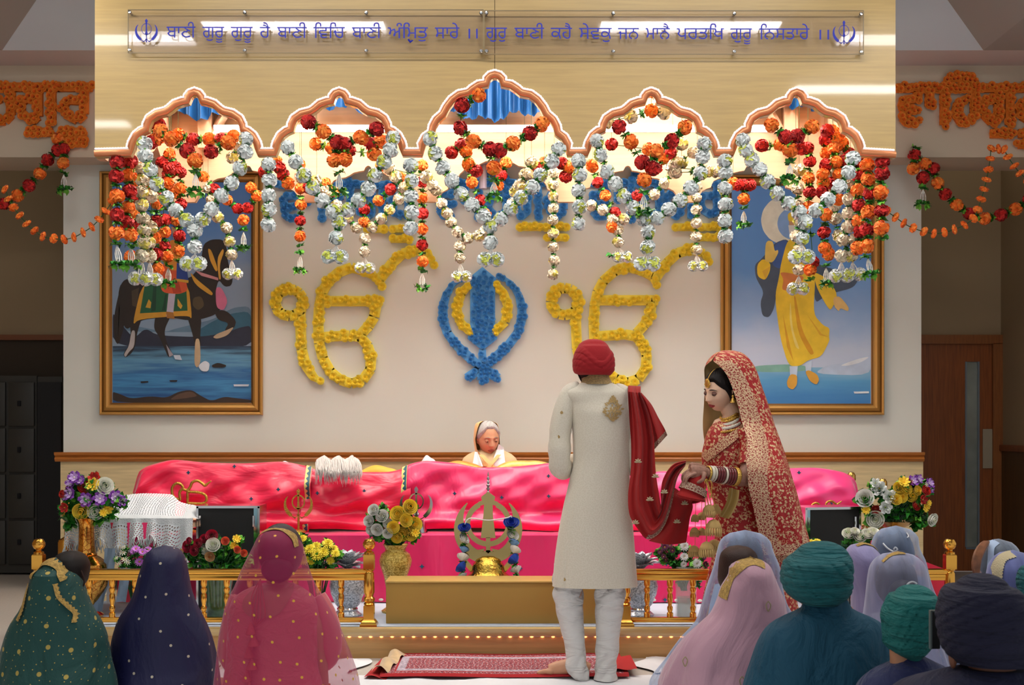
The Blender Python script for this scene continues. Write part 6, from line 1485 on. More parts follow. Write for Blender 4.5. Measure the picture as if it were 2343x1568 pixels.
def hand(mb, wrist, d, palm, side, L=.175, curl=.9, spread=.12, thumb_in=.5):
    """d: wrist to knuckles; palm: direction the palm faces; side=+1 thumb on d x palm side"""
    d = d.normalized(); palm = (palm-d*palm.dot(d)).normalized(); s = d.cross(palm)*side
    pl = L*.5; w_ = L*.21
    mb.tube([wrist-d*.03, wrist, wrist+d*pl*.45, wrist+d*pl*.9, wrist+d*pl*1.02], [w_*.72, w_*.78, w_*1.05, w_*1.1, w_*.85], 14, flat=.5 if abs(palm.y) > .6 else .55)
    for i, (o, ln, r) in enumerate(((.72, .43, .0085), (.25, .48, .009), (-.24, .45, .0086), (-.7, .36, .0075))):
        b = wrist+d*pl*(.95-.05*abs(o))+s*w_*o; a = 0; pts = [b-d*.012, b]; fd = (d+s*o*spread).normalized(); c = b
        for k, fr in enumerate((.45, .32, .23)):
            a += curl*(.55, .8, .6)[k]*(1+.12*i-.1); c = c+(fd*math.cos(a)+palm*math.sin(a))*L*ln*fr; pts.append(c.copy())
        pp = smooth_path(pts, 12); mb.tube(pp, [r*(1.08-.03*j) for j in range(12)], 10); mb.ball(pp[-1], r*.72, 8, 6)
    b = wrist+d*pl*.25+s*w_*.8; pts = [b-s*.008, b+s*.012+d*.012, b+(s*.55+d*.7+palm*thumb_in).normalized()*L*.19+s*.008, b+(s*.28+d*.95+palm*thumb_in*1.3).normalized()*L*.33]
    pp = smooth_path(pts, 10); mb.tube(pp, [.013, .013, .0125, .012, .0115, .011, .0105, .010, .0095, .008], 10); mb.ball(pp[-1], .0075, 8, 6)
SKIN = lambda n, c: M(n, c, .5, sss=.12, var=.05, vscale=25)
sk_groom = SKIN('skin_groom', 'c48f6e'); sk_bride = SKIN('skin_bride', 'f2c6a6'); sk_arm = M('skin_henna', '9c6f5c', .55, var=.18, vscale=70); sk_old = SKIN('skin_old', 'd6a27e'); sk_tan = SKIN('skin_tan', 'b98360')
m_hairb = M('black_hair', '17110f', .5, spec=.2, bump=.3, bscale=200, stretch=(4, 4, 1)); m_hairbr = M('brown_hair', '33201a', .5, spec=.2, bump=.3, bscale=200); m_hairg = M('grey_hair', 'b9b6b4', .5, var=.15, vscale=60, bump=.4, bscale=200)
def person(label, X, Y, z=0.): return thing('person', label, 'person', (X, Y, z))

# seated figure shared by the guests (they sit with crossed legs and their backs to the camera)
def seated_body():
    mb = MB(); Mx = MX(Vector((0, -.0, .72)), PI, .12); head_mesh_add(mb, Mx, 64, 48)
    mb.lathe([(.048, .5), (.05, .56), (.052, .64), (.05, .68)], (0, -.01, 0), 16)
    rows = [(.04, .17, .12), (.12, .165, .125), (.25, .135, .105), (.36, .145, .105), (.45, .17, .095), (.51, .165, .075), (.55, .09, .06), (.575, .05, .05)]
    vs = []; n = 24
    for z, rx, ry in rows:
        for j in range(n): a = 2*PI*j/n; vs.append((rx*math.cos(a), -.02+ry*math.sin(a), z))
    fs = [(i*n+j, i*n+(j+1) % n, (i+1)*n+(j+1) % n, (i+1)*n+j) for i in range(len(rows)-1) for j in range(n)]; fs += [tuple(range(n))[::-1], tuple((len(rows)-1)*n+j for j in range(n))]; mb.add(vs, fs)
    for sx in (-1, 1):
        mb.tube(smooth_path([(sx*.15, -.02, .51), (sx*.185, 0, .44), (sx*.20, .03, .28), (sx*.18, .12, .22), (sx*.08, .27, .19)], 16), [.048, .05, .046, .043, .041, .04, .038, .037, .037, .036, .035, .033, .031, .029, .027, .025], 12)
        hand(mb, Vector((sx*.08, .27, .19)), Vector((-sx*.6, .6, -.2)), Vector((0, -.2, -1)), sx, curl=.7)
        mb.tube(smooth_path([(sx*.09, 0, .10), (sx*.22, .16, .13), (sx*.34, .30, .10)], 10), [.085, .085, .083, .08, .076, .072, .068, .064, .06, .056], 12)
        mb.tube(smooth_path([(sx*.34, .30, .09), (sx*.14, .38, .07), (-sx*.08, .36, .05)], 10), [.056, .054, .054, .053, .05, .046, .042, .038, .034, .031], 12)
        mb.tube([(-sx*.08, .36, .045), (-sx*.16, .38, .04), (-sx*.22, .44, .035)], [.032, .036, .022], 10)
    return remesh(mb, 'body', .009, sk_tan)
SEAT = seated_body()
def seat_person(label, hx, top, Y, dy=0., yaw=0., body_s=None, skin=None, lean=0.):
    """hx/top: picture column of the head and row of the bare head's crown"""
    z = P(0, top, Y).z; root = person(label, P(hx, 0, Y).x, Y+dy); s = (z)/.835 if body_s is None else body_s
    o = put('body', SEAT, root, root.location, (0, lean, yaw), (s*.80, s*.86, s))
    if skin: o.data = SEAT.copy(); o.data.name = 'body'; o.data.materials.clear(); o.data.materials.append(skin)
    return root, s, MX(Vector((root.location.x, root.location.y, .72*s)), PI+yaw, .12, 0, s)
def veil(root, name, Y, rows, mat, seed=1, amp=.02, k=7, start=.2, span=None, nth=72, nv=56, mats=None, off=0., ex=2.0, skip=None):
    s = Sil(Y, rows)
    if span: s.span = span
    mb = MB(); s.build(mb, nth, nv, folds(seed, amp, k, start) if amp else None, cap=False, mats=mats, off=off, ex=ex, skip=skip); mb.build(name, mat, root); return s
def top_rows(py, cx, h, w_, d, o=0.):
    """rounded crown: rows easing from a point at py over h pixels to half-width w_"""
    return [(py+h*t, cx-w_*math.sqrt(1-(1-t)**2)-.5, cx+w_*math.sqrt(1-(1-t)**2)+.5, d*math.sqrt(1-(1-t)**2)+.003, o) for t in (0, .03, .12, .3, .6)]
def edge_band(s, mat, name, root, px_path, half, off=.004, n=40, wav=0.):
    pp = smooth_path([(x, y, 0) for x, y in px_path], n); L = []; R = []
    for i, p in enumerate(pp):
        t = (pp[min(i+1, n-1)]-pp[max(i-1, 0)]).normalized(); nn = Vector((-t.y, t.x, 0)); h = half*(1+wav*math.sin(i*1.9)); L.append(p+nn*half*.8); R.append(p-nn*h)
    mb = MB(); mb.grid(lambda u, v: s.front(*(L[int(round(v*(n-1)))].lerp(R[int(round(v*(n-1)))], u).to_2d()), off), 4, n-1); return mb.build(name, mat, root)
FB = 1680                                                          # garments run below the frame to the floor
m_goldlace = M('gold_lace', 'b8964e', .5, .3, var=.35, vscale=90, bump=.8, bscale=220)

# --- woman in green
Y = 5.77; r_, s_, Mx = seat_person('woman from behind in a dark green veil with gold motifs at far left', 146, 1270, Y, .05, -.5)
hair_cap(r_, Mx, m_hairb, .07, -.10, .013)
gv = cloth_dots('green_veil', '003f3a', 'b5a052', 9, .085, 24, .055, .25, .7, sheen=.05)
rows = top_rows(1276, 128, 40, 36, .10)+[(1310, 78, 178, .13), (1340, 70, 190, .14), (1370, 60, 200, .15), (1395, 48, 212, .15), (1425, 28, 230, .16), (1460, 14, 243, .17), (1510, 4, 250, .2), (1568, -4, 262, .24), (1640, 2, 271, .22), (FB, 8, 276, .22)]
s = veil(r_, 'veil', Y, rows, gv, 3, .032, 6)
edge_band(s, m_goldlace, 'gold_border', r_, [(88, 1318), (96, 1296), (112, 1284), (134, 1286), (152, 1300), (164, 1322)], 7, .010, wav=.25)
edge_band(s, m_goldlace, 'gold_border', r_, [(78, 1330), (76, 1355), (72, 1385), (62, 1412)], 5, .010, wav=.3)
edge_band(s, m_goldlace, 'gold_border', r_, [(150, 1328), (158, 1355), (176, 1378), (190, 1395), (190, 1415)], 5, .010, wav=.3)
mb = MB(); hs = Sil(Y, top_rows(1263, 152, 34, 40, .10, .06)+[(1300, 120, 193, .105, .06), (1330, 128, 188, .10, .06), (1345, 140, 180, .06, .06)]); hs.build(mb, 40, 24, cap=True); mb.build('hair', m_hairb, r_)
mb = MB(); mb.tube(smooth_path([P(182, 1300, Y), P(191, 1320, Y), P(193, 1335, Y), P(188, 1346, Y)], 12), .004, 6); mb.tube(smooth_path([P(180, 1318, Y), P(184, 1338, Y), P(186, 1345, Y)], 8), .003, 6); mb.build('hair_lock', m_hairbr, r_)

# --- woman in navy
Y = 6.0; r_, s_, Mx = seat_person('woman from behind wrapped in a plain navy veil with small pale dots', 377, 1254, Y, .03)
nv_ = cloth_dots('navy_veil', '04053c', 'c9bfa8', 8, .045, 0, .1, .7, .6, sheen=.0)
rows = top_rows(1248, 377, 34, 44, .115)+[(1284, 330, 424, .125), (1320, 318, 431, .13), (1350, 310, 437, .135), (1380, 296, 448, .14), (1410, 275, 463, .15), (1432, 265, 474, .155), (1470, 257, 487, .165), (1520, 253, 496, .19), (1568, 252, 500, .23), (1640, 254, 506, .22), (FB, 259, 506, .22)]
veil(r_, 'veil', Y, rows, nv_, 5, .024, 6)

# --- woman in magenta and coral
Y = 5.56; r_, s_, Mx = seat_person('woman from behind in coral dress under a sheer magenta veil with gold dots', 634, 1216, Y, .02)
ku = M('coral_silk', 'd2666a', .5, sheen=.4, bump=.15, bscale=40)
kr = [(1335, 600, 672, .05), (1350, 560, 700, .085), (1372, 532, 722, .11), (1410, 522, 730, .125), (1460, 520, 728, .125), (1510, 518, 727, .13), (1568, 510, 738, .15), (1640, 504, 751, .22), (FB, 509, 746, .22)]
ks = Sil(Y, kr); mb = MB(); ks.build(mb, 64, 40, folds(8, .008, 9)); mb.build('dress', ku, r_)
mb = MB(); nb = [(600, 1338), (578, 1352), (566, 1370), (570, 1390), (590, 1404), (625, 1404), (650, 1395), (665, 1375), (676, 1345), (660, 1330)]
c_ = (622, 1365)
mb.grid(lambda u, v: ks.front(*(Vector(c_).lerp(smooth_path([(x, y, 0) for x, y in nb]+[(*nb[0], 0)], 61)[int(round(u*60))].to_2d(), v)), .006), 60, 6); mb.build('bare_back', M('skin_bare', 'b0685a', .5), r_)
for sx, pts in ((-1, [(548, 1372), (528, 1440), (520, 1505), (545, 1560)]), (1, [(716, 1372), (745, 1430), (752, 1490), (735, 1530)])):
    MB().tube(smooth_path([P(x, y, Y)+Vector((0, .05+.06*(i > 2), 0)) for i, (x, y) in enumerate(pts)], 14), [.05, .052, .053, .053, .052, .052, .05, .05, .05, .048, .046, .044, .04, .036], 14).build('sleeve', ku, r_)
mb = MB(); mb.ball(P(640, 1262, Y)+Vector((0, .02, 0)), .105, 24, 18, (.92, 1, 1.12)); mb.ball(P(640, 1300, Y)+Vector((0, -.06, 0)), .062, 18, 14, (1.1, .8, .9)); mb.build('hair', M('plum_hair', '1c0a16', .5), r_)
mb = MB()
for i, x in enumerate((598, 604, 610, 617, 590)):
    mb.tube(smooth_path([ks.front(606, 1322, .03), ks.front(x-2, 1360, .02), ks.front(x+(i-2)*3, 1402, .016), ks.front(598, 1420, .016)], 14), .0022, 5)
for i in range(6):
    y = 1424+i*26; mb.lathe([(.003, .02), (.012, .0), (.022+.004*(i % 2), -.028), (.018, -.032), (.0, -.03)], ks.front(590+8*(i % 2)-i*2, y, .022), 12)
mb.tube([ks.front(594, 1418, .018), ks.front(588, 1560, .018)], .002, 5); mb.build('tassel_cords', M('coral_tassel', 'c4504e', .7), r_)
rows = top_rows(1206, 636, 40, 50, .13)+[(1250, 580, 692, .14), (1300, 555, 706, .15), (1340, 538, 722, .155), (1380, 518, 746, .165), (1420, 508, 768, .175), (1460, 500, 784, .19), (1510, 496, 802, .21), (1568, 492, 818, .24), (1640, 494, 826, .22), (FB, 499, 826, .22)]
pv = cloth_dots('magenta_veil', 'c0105e', 'd9a83c', 11.5, .065, 0, .1, .5, .6, sheer=.44, sheen=.3)
s = veil(r_, 'veil', Y, rows, pv, 9, .028, 7)
edge_band(s, m_goldlace, 'gold_border', r_, [(595, 1222), (612, 1211), (634, 1206), (656, 1211), (676, 1228), (684, 1248)], 4, .006)

# --- right group
def soft_woman(label, Y, hx, top, rows, mat, seed, hair=None, dress='9fb0cf', amp=.034, yaw=0., border=None, dy=.03, k=6):
    r_, s_, Mx = seat_person(label, hx, top, Y, dy, yaw)
    if hair: hair_cap(r_, Mx, hair, .07, -.085, .014); mb = MB(); mb.ball(Mx @ Vector((0, .085, -.03)), .055*s_, 16, 12); mb.build('hair_bun', hair, r_)
    if dress:
        d = []
        for q in rows[5:]:
            w_ = (q[2]-q[1])*.10; d.append((q[0], q[1]+w_, q[2]-w_, q[3]*.8, q[4] if len(q) > 4 else 0.))
        z_ = [q for q in d if q[0] > top+.22*F/Y]
        if len(z_) > 2:
            ds = Sil(Y, z_); mb = MB(); ds.build(mb, 48, 30, folds(seed+50, .01, 8)); mb.build('dress', M('dress_'+dress, dress, .7, sheen=.3), r_)
    s = veil(r_, 'veil', Y, rows, mat, seed, amp, k)
    for b in (border or []): edge_band(s, b[0], 'border', r_, b[1], b[2], .006, wav=.15)
    return r_, s, Mx
pb = sheer('pale_blue_net', '9db3d9', .2); lg = sheer('grey_lilac_net', 'a6a9cb', .3); vb = sheer('violet_blue_net', '6f78b8', .6)
rows = top_rows(1213, 1705, 45, 62, .13)+[(1260, 1642, 1768, .14), (1300, 1632, 1784, .145), (1340, 1618, 1790, .15), (1380, 1606, 1800, .155), (1420, 1594, 1822, .16), (1460, 1562, 1835, .17), (1510, 1530, 1850, .2), (1568, 1492, 1860, .24), (1640, 1484, 1856, .22), (FB, 1484, 1856, .22)]
soft_woman('woman in a pale blue net veil just behind the pink-veiled woman', 6.25, 1705, 1225, rows, pb, 21, m_hairbr, 'a9bbdc', border=[(m_goldlace, [(1632, 1392), (1612, 1420), (1592, 1450), (1575, 1475)], 7)])
pk = M('dusty_pink_crepe', 'bb8f9f', .75, sheen=.4, var=.06, vscale=4)
rows = top_rows(1277, 1716, 34, 50, .125)+[(1312, 1668, 1768, .14), (1345, 1650, 1782, .145), (1375, 1640, 1795, .15), (1405, 1626, 1800, .155), (1430, 1600, 1806, .16), (1470, 1560, 1800, .18), (1520, 1528, 1795, .21), (1568, 1510, 1790, .25), (1640, 1504, 1786, .22), (FB, 1504, 1786, .22)]
r_, s, Mx = soft_woman('woman from behind in an opaque dusty pink veil beside the teal turban', 5.17, 1722, 1284, rows, pk, 23, m_hairbr, None, .042)
mb = MB(); hs = Sil(5.17, top_rows(1253, 1700, 34, 44, .10, .10)+[(1290, 1655, 1745, .105, .10), (1330, 1652, 1738, .1, .1), (1360, 1662, 1720, .06, .1)]); hs.build(mb, 40, 24); mb.build('hair', m_hairbr, r_)
edge_band(s, m_goldlace, 'gold_border', r_, [(1742, 1288), (1715, 1279), (1690, 1288), (1668, 1312), (1655, 1340), (1648, 1365)], 8, .004)
m_sil_d = M('silver_motif', 'b8a880', .4, .5); drop = MB(); drop.tube(smooth_path([(0, 0, .02), (.009, 0, .004), (0, 0, -.018), (-.009, 0, .004), (0, 0, .02)], 20), .0022, 5); drop_m = drop.mesh('motif', m_sil_d)
for x, y in ((1740, 1376), (1674, 1534), (1560, 1502)): put('motif', drop_m, r_, s.front(x, y, .012))

def turban(root, Y, rows, mat, seed, tilt, ridges=7, amp=.05, ex=2.2, name='turban'):
    s = Sil(Y, rows); y0, y1 = rows[0][0], rows[-1][0]; rr = random.Random(seed)
    cx, rx, ry, cy, z = s.at((y0+y1)/2)
    def fold(th, v):
        x = math.cos(th); d = v*ridges+tilt*x*ridges*.45+.8*math.sin(th*2+seed)*(.3+v)+.6*math.sin(v*5+th+seed); q_ = d-math.floor(d); amp_ = amp*(.35+.65*abs(math.sin(d*1.3+seed+2*x)))
        return (amp_*(q_**.6*(1-q_)**.25*1.6-.55)+.008*math.sin(th*31+d*9)+.03*math.sin(th*2+seed*1.7+3*v))*min(1, v*3.0)*min(1, (1-v)*8+.3)
    mb = MB(); s.build(mb, 96, 80, fold, ex=ex); mb.build(name, mat, root); return s
def shirt(root, Y, rows, mat, seed, name='shirt', amp=.02):
    s = Sil(Y, rows); mb = MB(); s.build(mb, 72, 50, folds(seed, amp, 7, .1), ex=2.3); mb.build(name, mat, root); return s
m_teal = M('teal_cotton', '035d62', .8, bump=.25, bscale=40, stretch=(1, 1, 5)); m_tshirt = M('petrol_cotton', '03475f', .8, bump=.15, bscale=25); m_tealg = M('bottle_teal_cotton', '006763', .8); m_nvt = M('midnight_cotton', '0b0b2a', .85); m_nvs = M('midnight_coat', '0e1132', .85)
Y = 4.6; r_, s_, Mx = seat_person('man from behind in a large teal turban and petrol blue shirt', 1872, 1262, Y, .02, -.25)
turban(r_, Y, top_rows(1238, 1880, 40, 62, .10)+[(1262, 1812, 1942, .125), (1290, 1793, 1949, .14), (1320, 1786, 1950, .145), (1345, 1792, 1948, .142), (1365, 1808, 1938, .13), (1380, 1832, 1915, .11)], m_teal, 2, -.9, 7, .055)
mb = MB(); mb.lathe([(.062, -.06), (.06, .0), (.058, .05), (.06, .09)], P(1885, 1385, Y)+Vector((0, .01, 0)), 20); mb.build('neck', sk_tan, r_)
mb = MB(); mb.ball(P(1942, 1382, Y)+Vector((-.02, .03, 0)), .045, 16, 12, (.6, .9, 1.3)); mb.build('beard', M('grey_beard', '9a9088', .8, bump=.6, bscale=120), r_)
mb = MB(); mb.ball(P(1934, 1362, Y)+Vector((0, -.01, 0)), .018, 10, 8, (.5, 1, 1.5)); mb.build('ear', sk_tan, r_)
shirt(r_, Y, [(1372, 1842, 1938, .065), (1390, 1836, 1946, .075), (1402, 1815, 1968, .085), (1418, 1780, 2005, .105), (1440, 1752, 2030, .125), (1475, 1732, 2042, .15), (1520, 1716, 2052, .17), (1568, 1702, 2060, .19), (1660, 1690, 2080, .24), (1800, 1670, 2100, .3), (1860, 1660, 2110, .32)], m_tshirt, 31)
mb = MB(); sc = Sil(Y, [(1366, 1843, 1936, .066), (1380, 1838, 1942, .074), (1394, 1832, 1950, .082)]); sc.build(mb, 40, 8, cap=False); mb.build('collar', m_tshirt, r_)

rows = top_rows(1241, 1972, 36, 38, .11)+[(1280, 1935, 2022, .125), (1320, 1940, 2040, .13), (1360, 1950, 2050, .135), (1410, 1950, 2062, .15), (1480, 1940, 2090, .19), (1568, 1920, 2110, .25), (FB, 1920, 2120, .24)]
lv = M('lavender_crepe', '9189b4', .75, sheen=.4)
soft_woman('woman in a smooth lavender veil just right of the teal turban', 5.77, 1975, 1250, rows, lv, 25, None, None, .03, border=[(m_goldlace, [(1955, 1247), (1972, 1242), (1992, 1248), (2002, 1258)], 1.6)])
rows = top_rows(1203, 2050, 42, 52, .125)+[(1248, 1996, 2100, .135), (1285, 1998, 2116, .14), (1320, 2004, 2124, .145), (1360, 2000, 2138, .15), (1400, 1990, 2165, .16), (1450, 1980, 2190, .19), (1568, 1960, 2210, .26), (FB, 1960, 2210, .24)]
r1, s1, _ = soft_woman('woman in a tall pale blue net veil with a silver scroll, nearest the right bouquet', 6.25, 2050, 1214, rows, pb, 27, M('dark_hair_blue', '1b2234', .5), 'a7b9dd')
mb = MB(); mb.tube(smooth_path([s1.front(2009, 1240, .008), s1.front(2016, 1250, .008), s1.front(2026, 1256, .008), s1.front(2034, 1252, .008), s1.front(2030, 1247, .008), s1.front(2027, 1252, .008)], 24), .004, 6); mb.build('silver_scroll', M('silver_thread', 'c9ccd0', .4, .4), r1); mb = MB(); mb.tube(smooth_path([s1.front(2058, 1226, .008), s1.front(2062, 1222, .008), s1.front(2060, 1216, .008)], 10), .003, 6); mb.build('silver_scroll', M('silver_thread', 'c9ccd0', .4, .4), r1)
rows = top_rows(1262, 2054, 46, 62, .13)+[(1308, 1990, 2118, .14), (1345, 1985, 2124, .145), (1380, 1982, 2128, .15), (1410, 1978, 2135, .16), (1450, 1972, 2150, .18), (1510, 1965, 2170, .22), (1568, 1960, 2185, .26), (FB, 1965, 2180, .24)]
r2, s2, _ = soft_woman('woman in a grey-lilac net veil in front of the tall pale blue veil', 5.4, 2054, 1276, rows, lg, 29, M('dark_hair_brown', '2a2322', .5), 'a9aace', border=[(m_goldlace, [(2010, 1282), (2026, 1270), (2046, 1264), (2064, 1264)], 1.8)])
mb = MB(); mb.tube(smooth_path([s2.front(2062+13*math.cos(a), 1335+13*math.sin(a), .008) for a in np.linspace(.3, 5.6, 12)], 36), .004, 6); mb.build('silver_scroll', M('silver_thread', 'c9ccd0', .4, .4), r2)

Y = 4.28; r_, s_, Mx = seat_person('boy from behind in a bottle-teal head wrap and navy jacket', 2088, 1358, Y, .02, -.3)
turban(r_, Y, top_rows(1338, 2092, 36, 48, .09)+[(1362, 2040, 2138, .11), (1385, 2030, 2144, .125), (1410, 2022, 2142, .128), (1440, 2026, 2140, .125), (1470, 2026, 2128, .115), (1490, 2040, 2112, .10), (1505, 2066, 2098, .07)], m_tealg, 4, 1.1, 5, .06)
mb = MB(); mb.lathe([(.05, -.1), (.047, .0), (.05, .06)], P(2070, 1510, Y), 16); mb.build('neck', sk_tan, r_)
shirt(r_, Y, [(1500, 2060, 2110, .055), (1515, 2042, 2140, .07), (1535, 2000, 2180, .1), (1568, 1965, 2220, .13), (1640, 1940, 2240, .16), (1760, 1925, 2255, .2), (1900, 1915, 2265, .24)], M('navy_jacket', '121d4e', .8, sheen=.2), 33, 'jacket')
Y = 3.66; r_, s_, Mx = seat_person('man from behind in a dark navy turban and dark coat at the bottom right', 2262, 1330, Y, .03, -.2)
turban(r_, Y, top_rows(1312, 2248, 50, 64, .10)+[(1345, 2170, 2320, .125), (1375, 2152, 2345, .14), (1410, 2146, 2360, .145), (1450, 2150, 2366, .142), (1485, 2162, 2366, .135), (1515, 2185, 2350, .12)], m_nvt, 6, .8, 6, .05)
mb = MB(); mb.lathe([(.07, -.08), (.065, .0), (.07, .08)], P(2270, 1530, Y), 18); mb.ball(P(2172, 1500, Y)+Vector((.01, .0, 0)), .022, 10, 8, (.5, 1, 1.7)); mb.build('neck', M('skin_dark', '7a4c34', .55), r_)
shirt(r_, Y, [(1528, 2200, 2350, .08), (1545, 2130, 2420, .12), (1568, 2060, 2480, .16), (1640, 1990, 2540, .2), (1780, 1960, 2580, .24), (2000, 1940, 2600, .28)], m_nvs, 35, 'coat')
ph = thing('phone', 'phone in a dark case held up between the boy and the navy turban', 'phone', P(2143, 1440, 3.9)); a, b = P(2130, 1486, 3.9), P(2152, 1398, 3.9)
MB().b2((a.x, 3.9, a.z), (b.x, 3.912, b.z), .003).build('case', m_black, ph); mb = MB(); mb.b2((a.x-.002, 3.897, a.z), (a.x+.003, 3.914, b.z)); mb.b2((a.x, 3.897, b.z-.003), (b.x, 3.914, b.z+.001)); mb.build('rim', M('phone_rim', '7d8a86', .3, .5), ph)
rows = top_rows(1233, 2285, 42, 46, .12)+[(1278, 2238, 2330, .13), (1310, 2232, 2340, .14), (1350, 2225, 2355, .15), (1420, 2210, 2380, .19), (1568, 2190, 2400, .26), (FB, 2200, 2400, .24)]
r3, s3, _ = soft_woman('woman with long brown hair under a pale grey-blue net veil at far right', 6.25, 2280, 1243, rows, sheer('grey_blue_net', '93a2b8', .2), 37, M('dark_hair_far', '1d1a1a', .5), '9fb0cf', yaw=.3)
edge_band(s3, M('blue_hem', 'a9bcd8', .7), 'veil_hem', r3, [(2272, 1236), (2256, 1250), (2250, 1280), (2246, 1315)], 5, .006)
mb = MB()
for i in range(14): mb.tube(smooth_path([P(2262-i*.8, 1240, 6.2), P(2246-i*.9, 1265, 6.12), P(2236-i*.7+(i % 3)*2, 1300, 6.1), P(2232+i*1.2, 1345, 6.1)], 10), [.006, .011, .012, .012, .012, .011, .010, .009, .007, .003], 6)
mb.build('loose_hair', M('auburn_hair', '7a4a2c', .45, var=.3, vscale=30), r3)
rows = top_rows(1259, 2318, 44, 50, .125)+[(1300, 2266, 2368, .14), (1340, 2258, 2380, .15), (1400, 2245, 2400, .18), (1568, 2220, 2420, .27), (FB, 2220, 2420, .24)]
soft_woman('woman in a violet-blue veil with a cream lace edge at the right frame edge', 5.56, 2318, 1270, rows, vb, 39, M('dark_hair_violet', '1b1a26', .5), '6a72a8', border=[(M('cream_lace', 'cdbf98', .6, bump=.8, bscale=200), [(2306, 1264), (2284, 1274), (2272, 1296), (2268, 1322)], 6)])
Y = 5.0; r_, s_, Mx = seat_person('man mostly out of frame at the right edge, teal turban just showing', 2398, 1300, Y, 0)
turban(r_, Y, top_rows(1276, 2400, 36, 50, .10)+[(1300, 2345, 2455, .12), (1330, 2336, 2464, .135), (1365, 2340, 2460, .13), (1385, 2360, 2440, .1)], m_teal, 8, -.8, 6, .05)
shirt(r_, Y, [(1385, 2365, 2440, .06), (1410, 2345, 2500, .1), (1480, 2340, 2540, .15), (1760, 2330, 2560, .25)], m_tshirt, 41)

for nm, su, sv, st in (('green_veil', 7, 4, .4), ('navy_veil', 7, 3, .3), ('magenta_veil', 8, 3, .3), ('dusty_pink_crepe', 8, 2.6, .4), ('lavender_crepe', 8, 2.6, .35), ('teal_cotton', 6, 40, .6), ('bottle_teal_cotton', 8, 30, .6), ('midnight_cotton', 6, 30, .5), ('petrol_cotton', 9, 5, .7), ('navy_jacket', 9, 6, .6), ('midnight_coat', 9, 6, .5), ('coral_silk', 10, 14, .4)): cloth_bump(MATS[nm], su, sv, min(1, st*1.5), .05, 5)
# ------------------------------------------------------------------ old woman behind the satin
Y = 9.7; ow = person('old grey-haired woman in a peach scarf seated behind the pink satin, eyes lowered', P(1118, 0, Y).x, Y, SH)
Mo = MX(P(1117, 1004, Y)+Vector((0, 0, .0)), .30, .18, -.04, 1.07); lid_mat[0] = sk_old
mb = MB(); head_mesh_add(mb, Mo)
c = P(1114, 1060, Y); mb.tube([Mo @ Vector((0, .02, -.07)), c+Vector((0, .03, .02)), c+Vector((0, .03, -.08))], [.056, .06, .08], 18)
zt_ = c.z; n = 24; rows_ = [(SH+.05, .19, .15), (.55, .18, .14), (zt_-.25, .17, .12), (zt_-.12, .18, .11), (zt_-.05, .15, .09), (zt_, .07, .06)]
vs = [(c.x+rx*math.cos(2*PI*j/n), Y+.03+ry*math.sin(2*PI*j/n), z) for z, rx, ry in rows_ for j in range(n)]
mb.add(vs, [(i*n+j, i*n+(j+1) % n, (i+1)*n+(j+1) % n, (i+1)*n+j) for i in range(len(rows_)-1) for j in range(n)]+[tuple(range(n))[::-1], tuple((len(rows_)-1)*n+j for j in range(n))])
for sx in (-1, 1):
    mb.tube(smooth_path([c+Vector((sx*.16, .03, -.08)), c+Vector((sx*.22, .0, -.28)), c+Vector((sx*.16, -.18, -.33))], 12), [.055]*4+[.05]*4+[.04, .036, .033, .03], 12); hand(mb, c+Vector((sx*.16, -.18, -.33)), Vector((-sx*.4, -1, .05)), Vector((0, 0, -1)), -sx, curl=.5)
    mb.tube(smooth_path([(c.x+sx*.1, Y, SH+.1), (c.x+sx*.26, Y-.12, SH+.12), (c.x+sx*.34, Y-.2, SH+.1)], 8), .085, 12)
link('body', remesh(mb, 'body', .0045, sk_old), ow)
face_parts(ow, Mo, 1.05, 0, '9a8f86', '2a1a10', 'a4604c')
hair_cap(ow, Mo, m_hairg, .08, -.02, .012)
m_peach = M('peach_chiffon', 'e9b877', .7, sheen=.4, back='e0ab68'); m_tunic = M('oatmeal_tunic', 'd9bd93', .8); m_shawl = M('white_shawl', 'e8e8ea', .75)
ts = Sil(Y, [(1030, 1092, 1150, .06, .04), (1038, 1074, 1168, .09, .04), (1048, 1060, 1180, .12, .04), (1062, 1055, 1186, .14, .03), (1100, 1050, 1192, .16, .02), (1200, 1040, 1200, .2, 0), (1300, 1030, 1210, .24, 0)])
mb = MB(); ts.build(mb, 48, 30, folds(3, .012, 8)); mb.build('tunic', m_tunic, ow)
vo = Sil(Y, [(964, 1100, 1126, .05, .03), (970, 1088, 1138, .09, .03), (985, 1084, 1142, .12, .03), (1005, 1083, 1143, .13, .03), (1025, 1086, 1144, .125, .03), (1040, 1088, 1147, .11, .03), (1052, 1086, 1152, .115, .02), (1066, 1084, 1158, .13, .0)])
face = -PI/2+.30
vo.span = lambda v: (face+(1.0 if v < .1 else 1.0+.42*min(1, (v-.1)/.3) if v < .62 else 1.42-1.05*min(1, (v-.62)/.38)), face+2*PI-(1.0 if v < .1 else 1.0+.30*min(1, (v-.1)/.3) if v < .62 else 1.30-1.05*min(1, (v-.62)/.38)))
mb = MB(); vo.build(mb, 60, 40, folds(6, .02, 6, .1), cap=False); mb.build('head_scarf', m_peach, ow)
for q4 in (((1089, 1034), (1095, 1034), (1083, 1066), (1107, 1066)), ((1139, 1016), (1149, 1024), (1124, 1066), (1156, 1066))):
    tl_, tr_, bl_, br_ = [Vector(p) for p in q4]; mb = MB(); mb.grid(lambda u, v: ts.front(*(tl_.lerp(tr_, u).lerp(bl_.lerp(br_, u), v)), .035+.006*math.sin(u*9)), 8, 16); mb.build('shawl', m_shawl, ow)
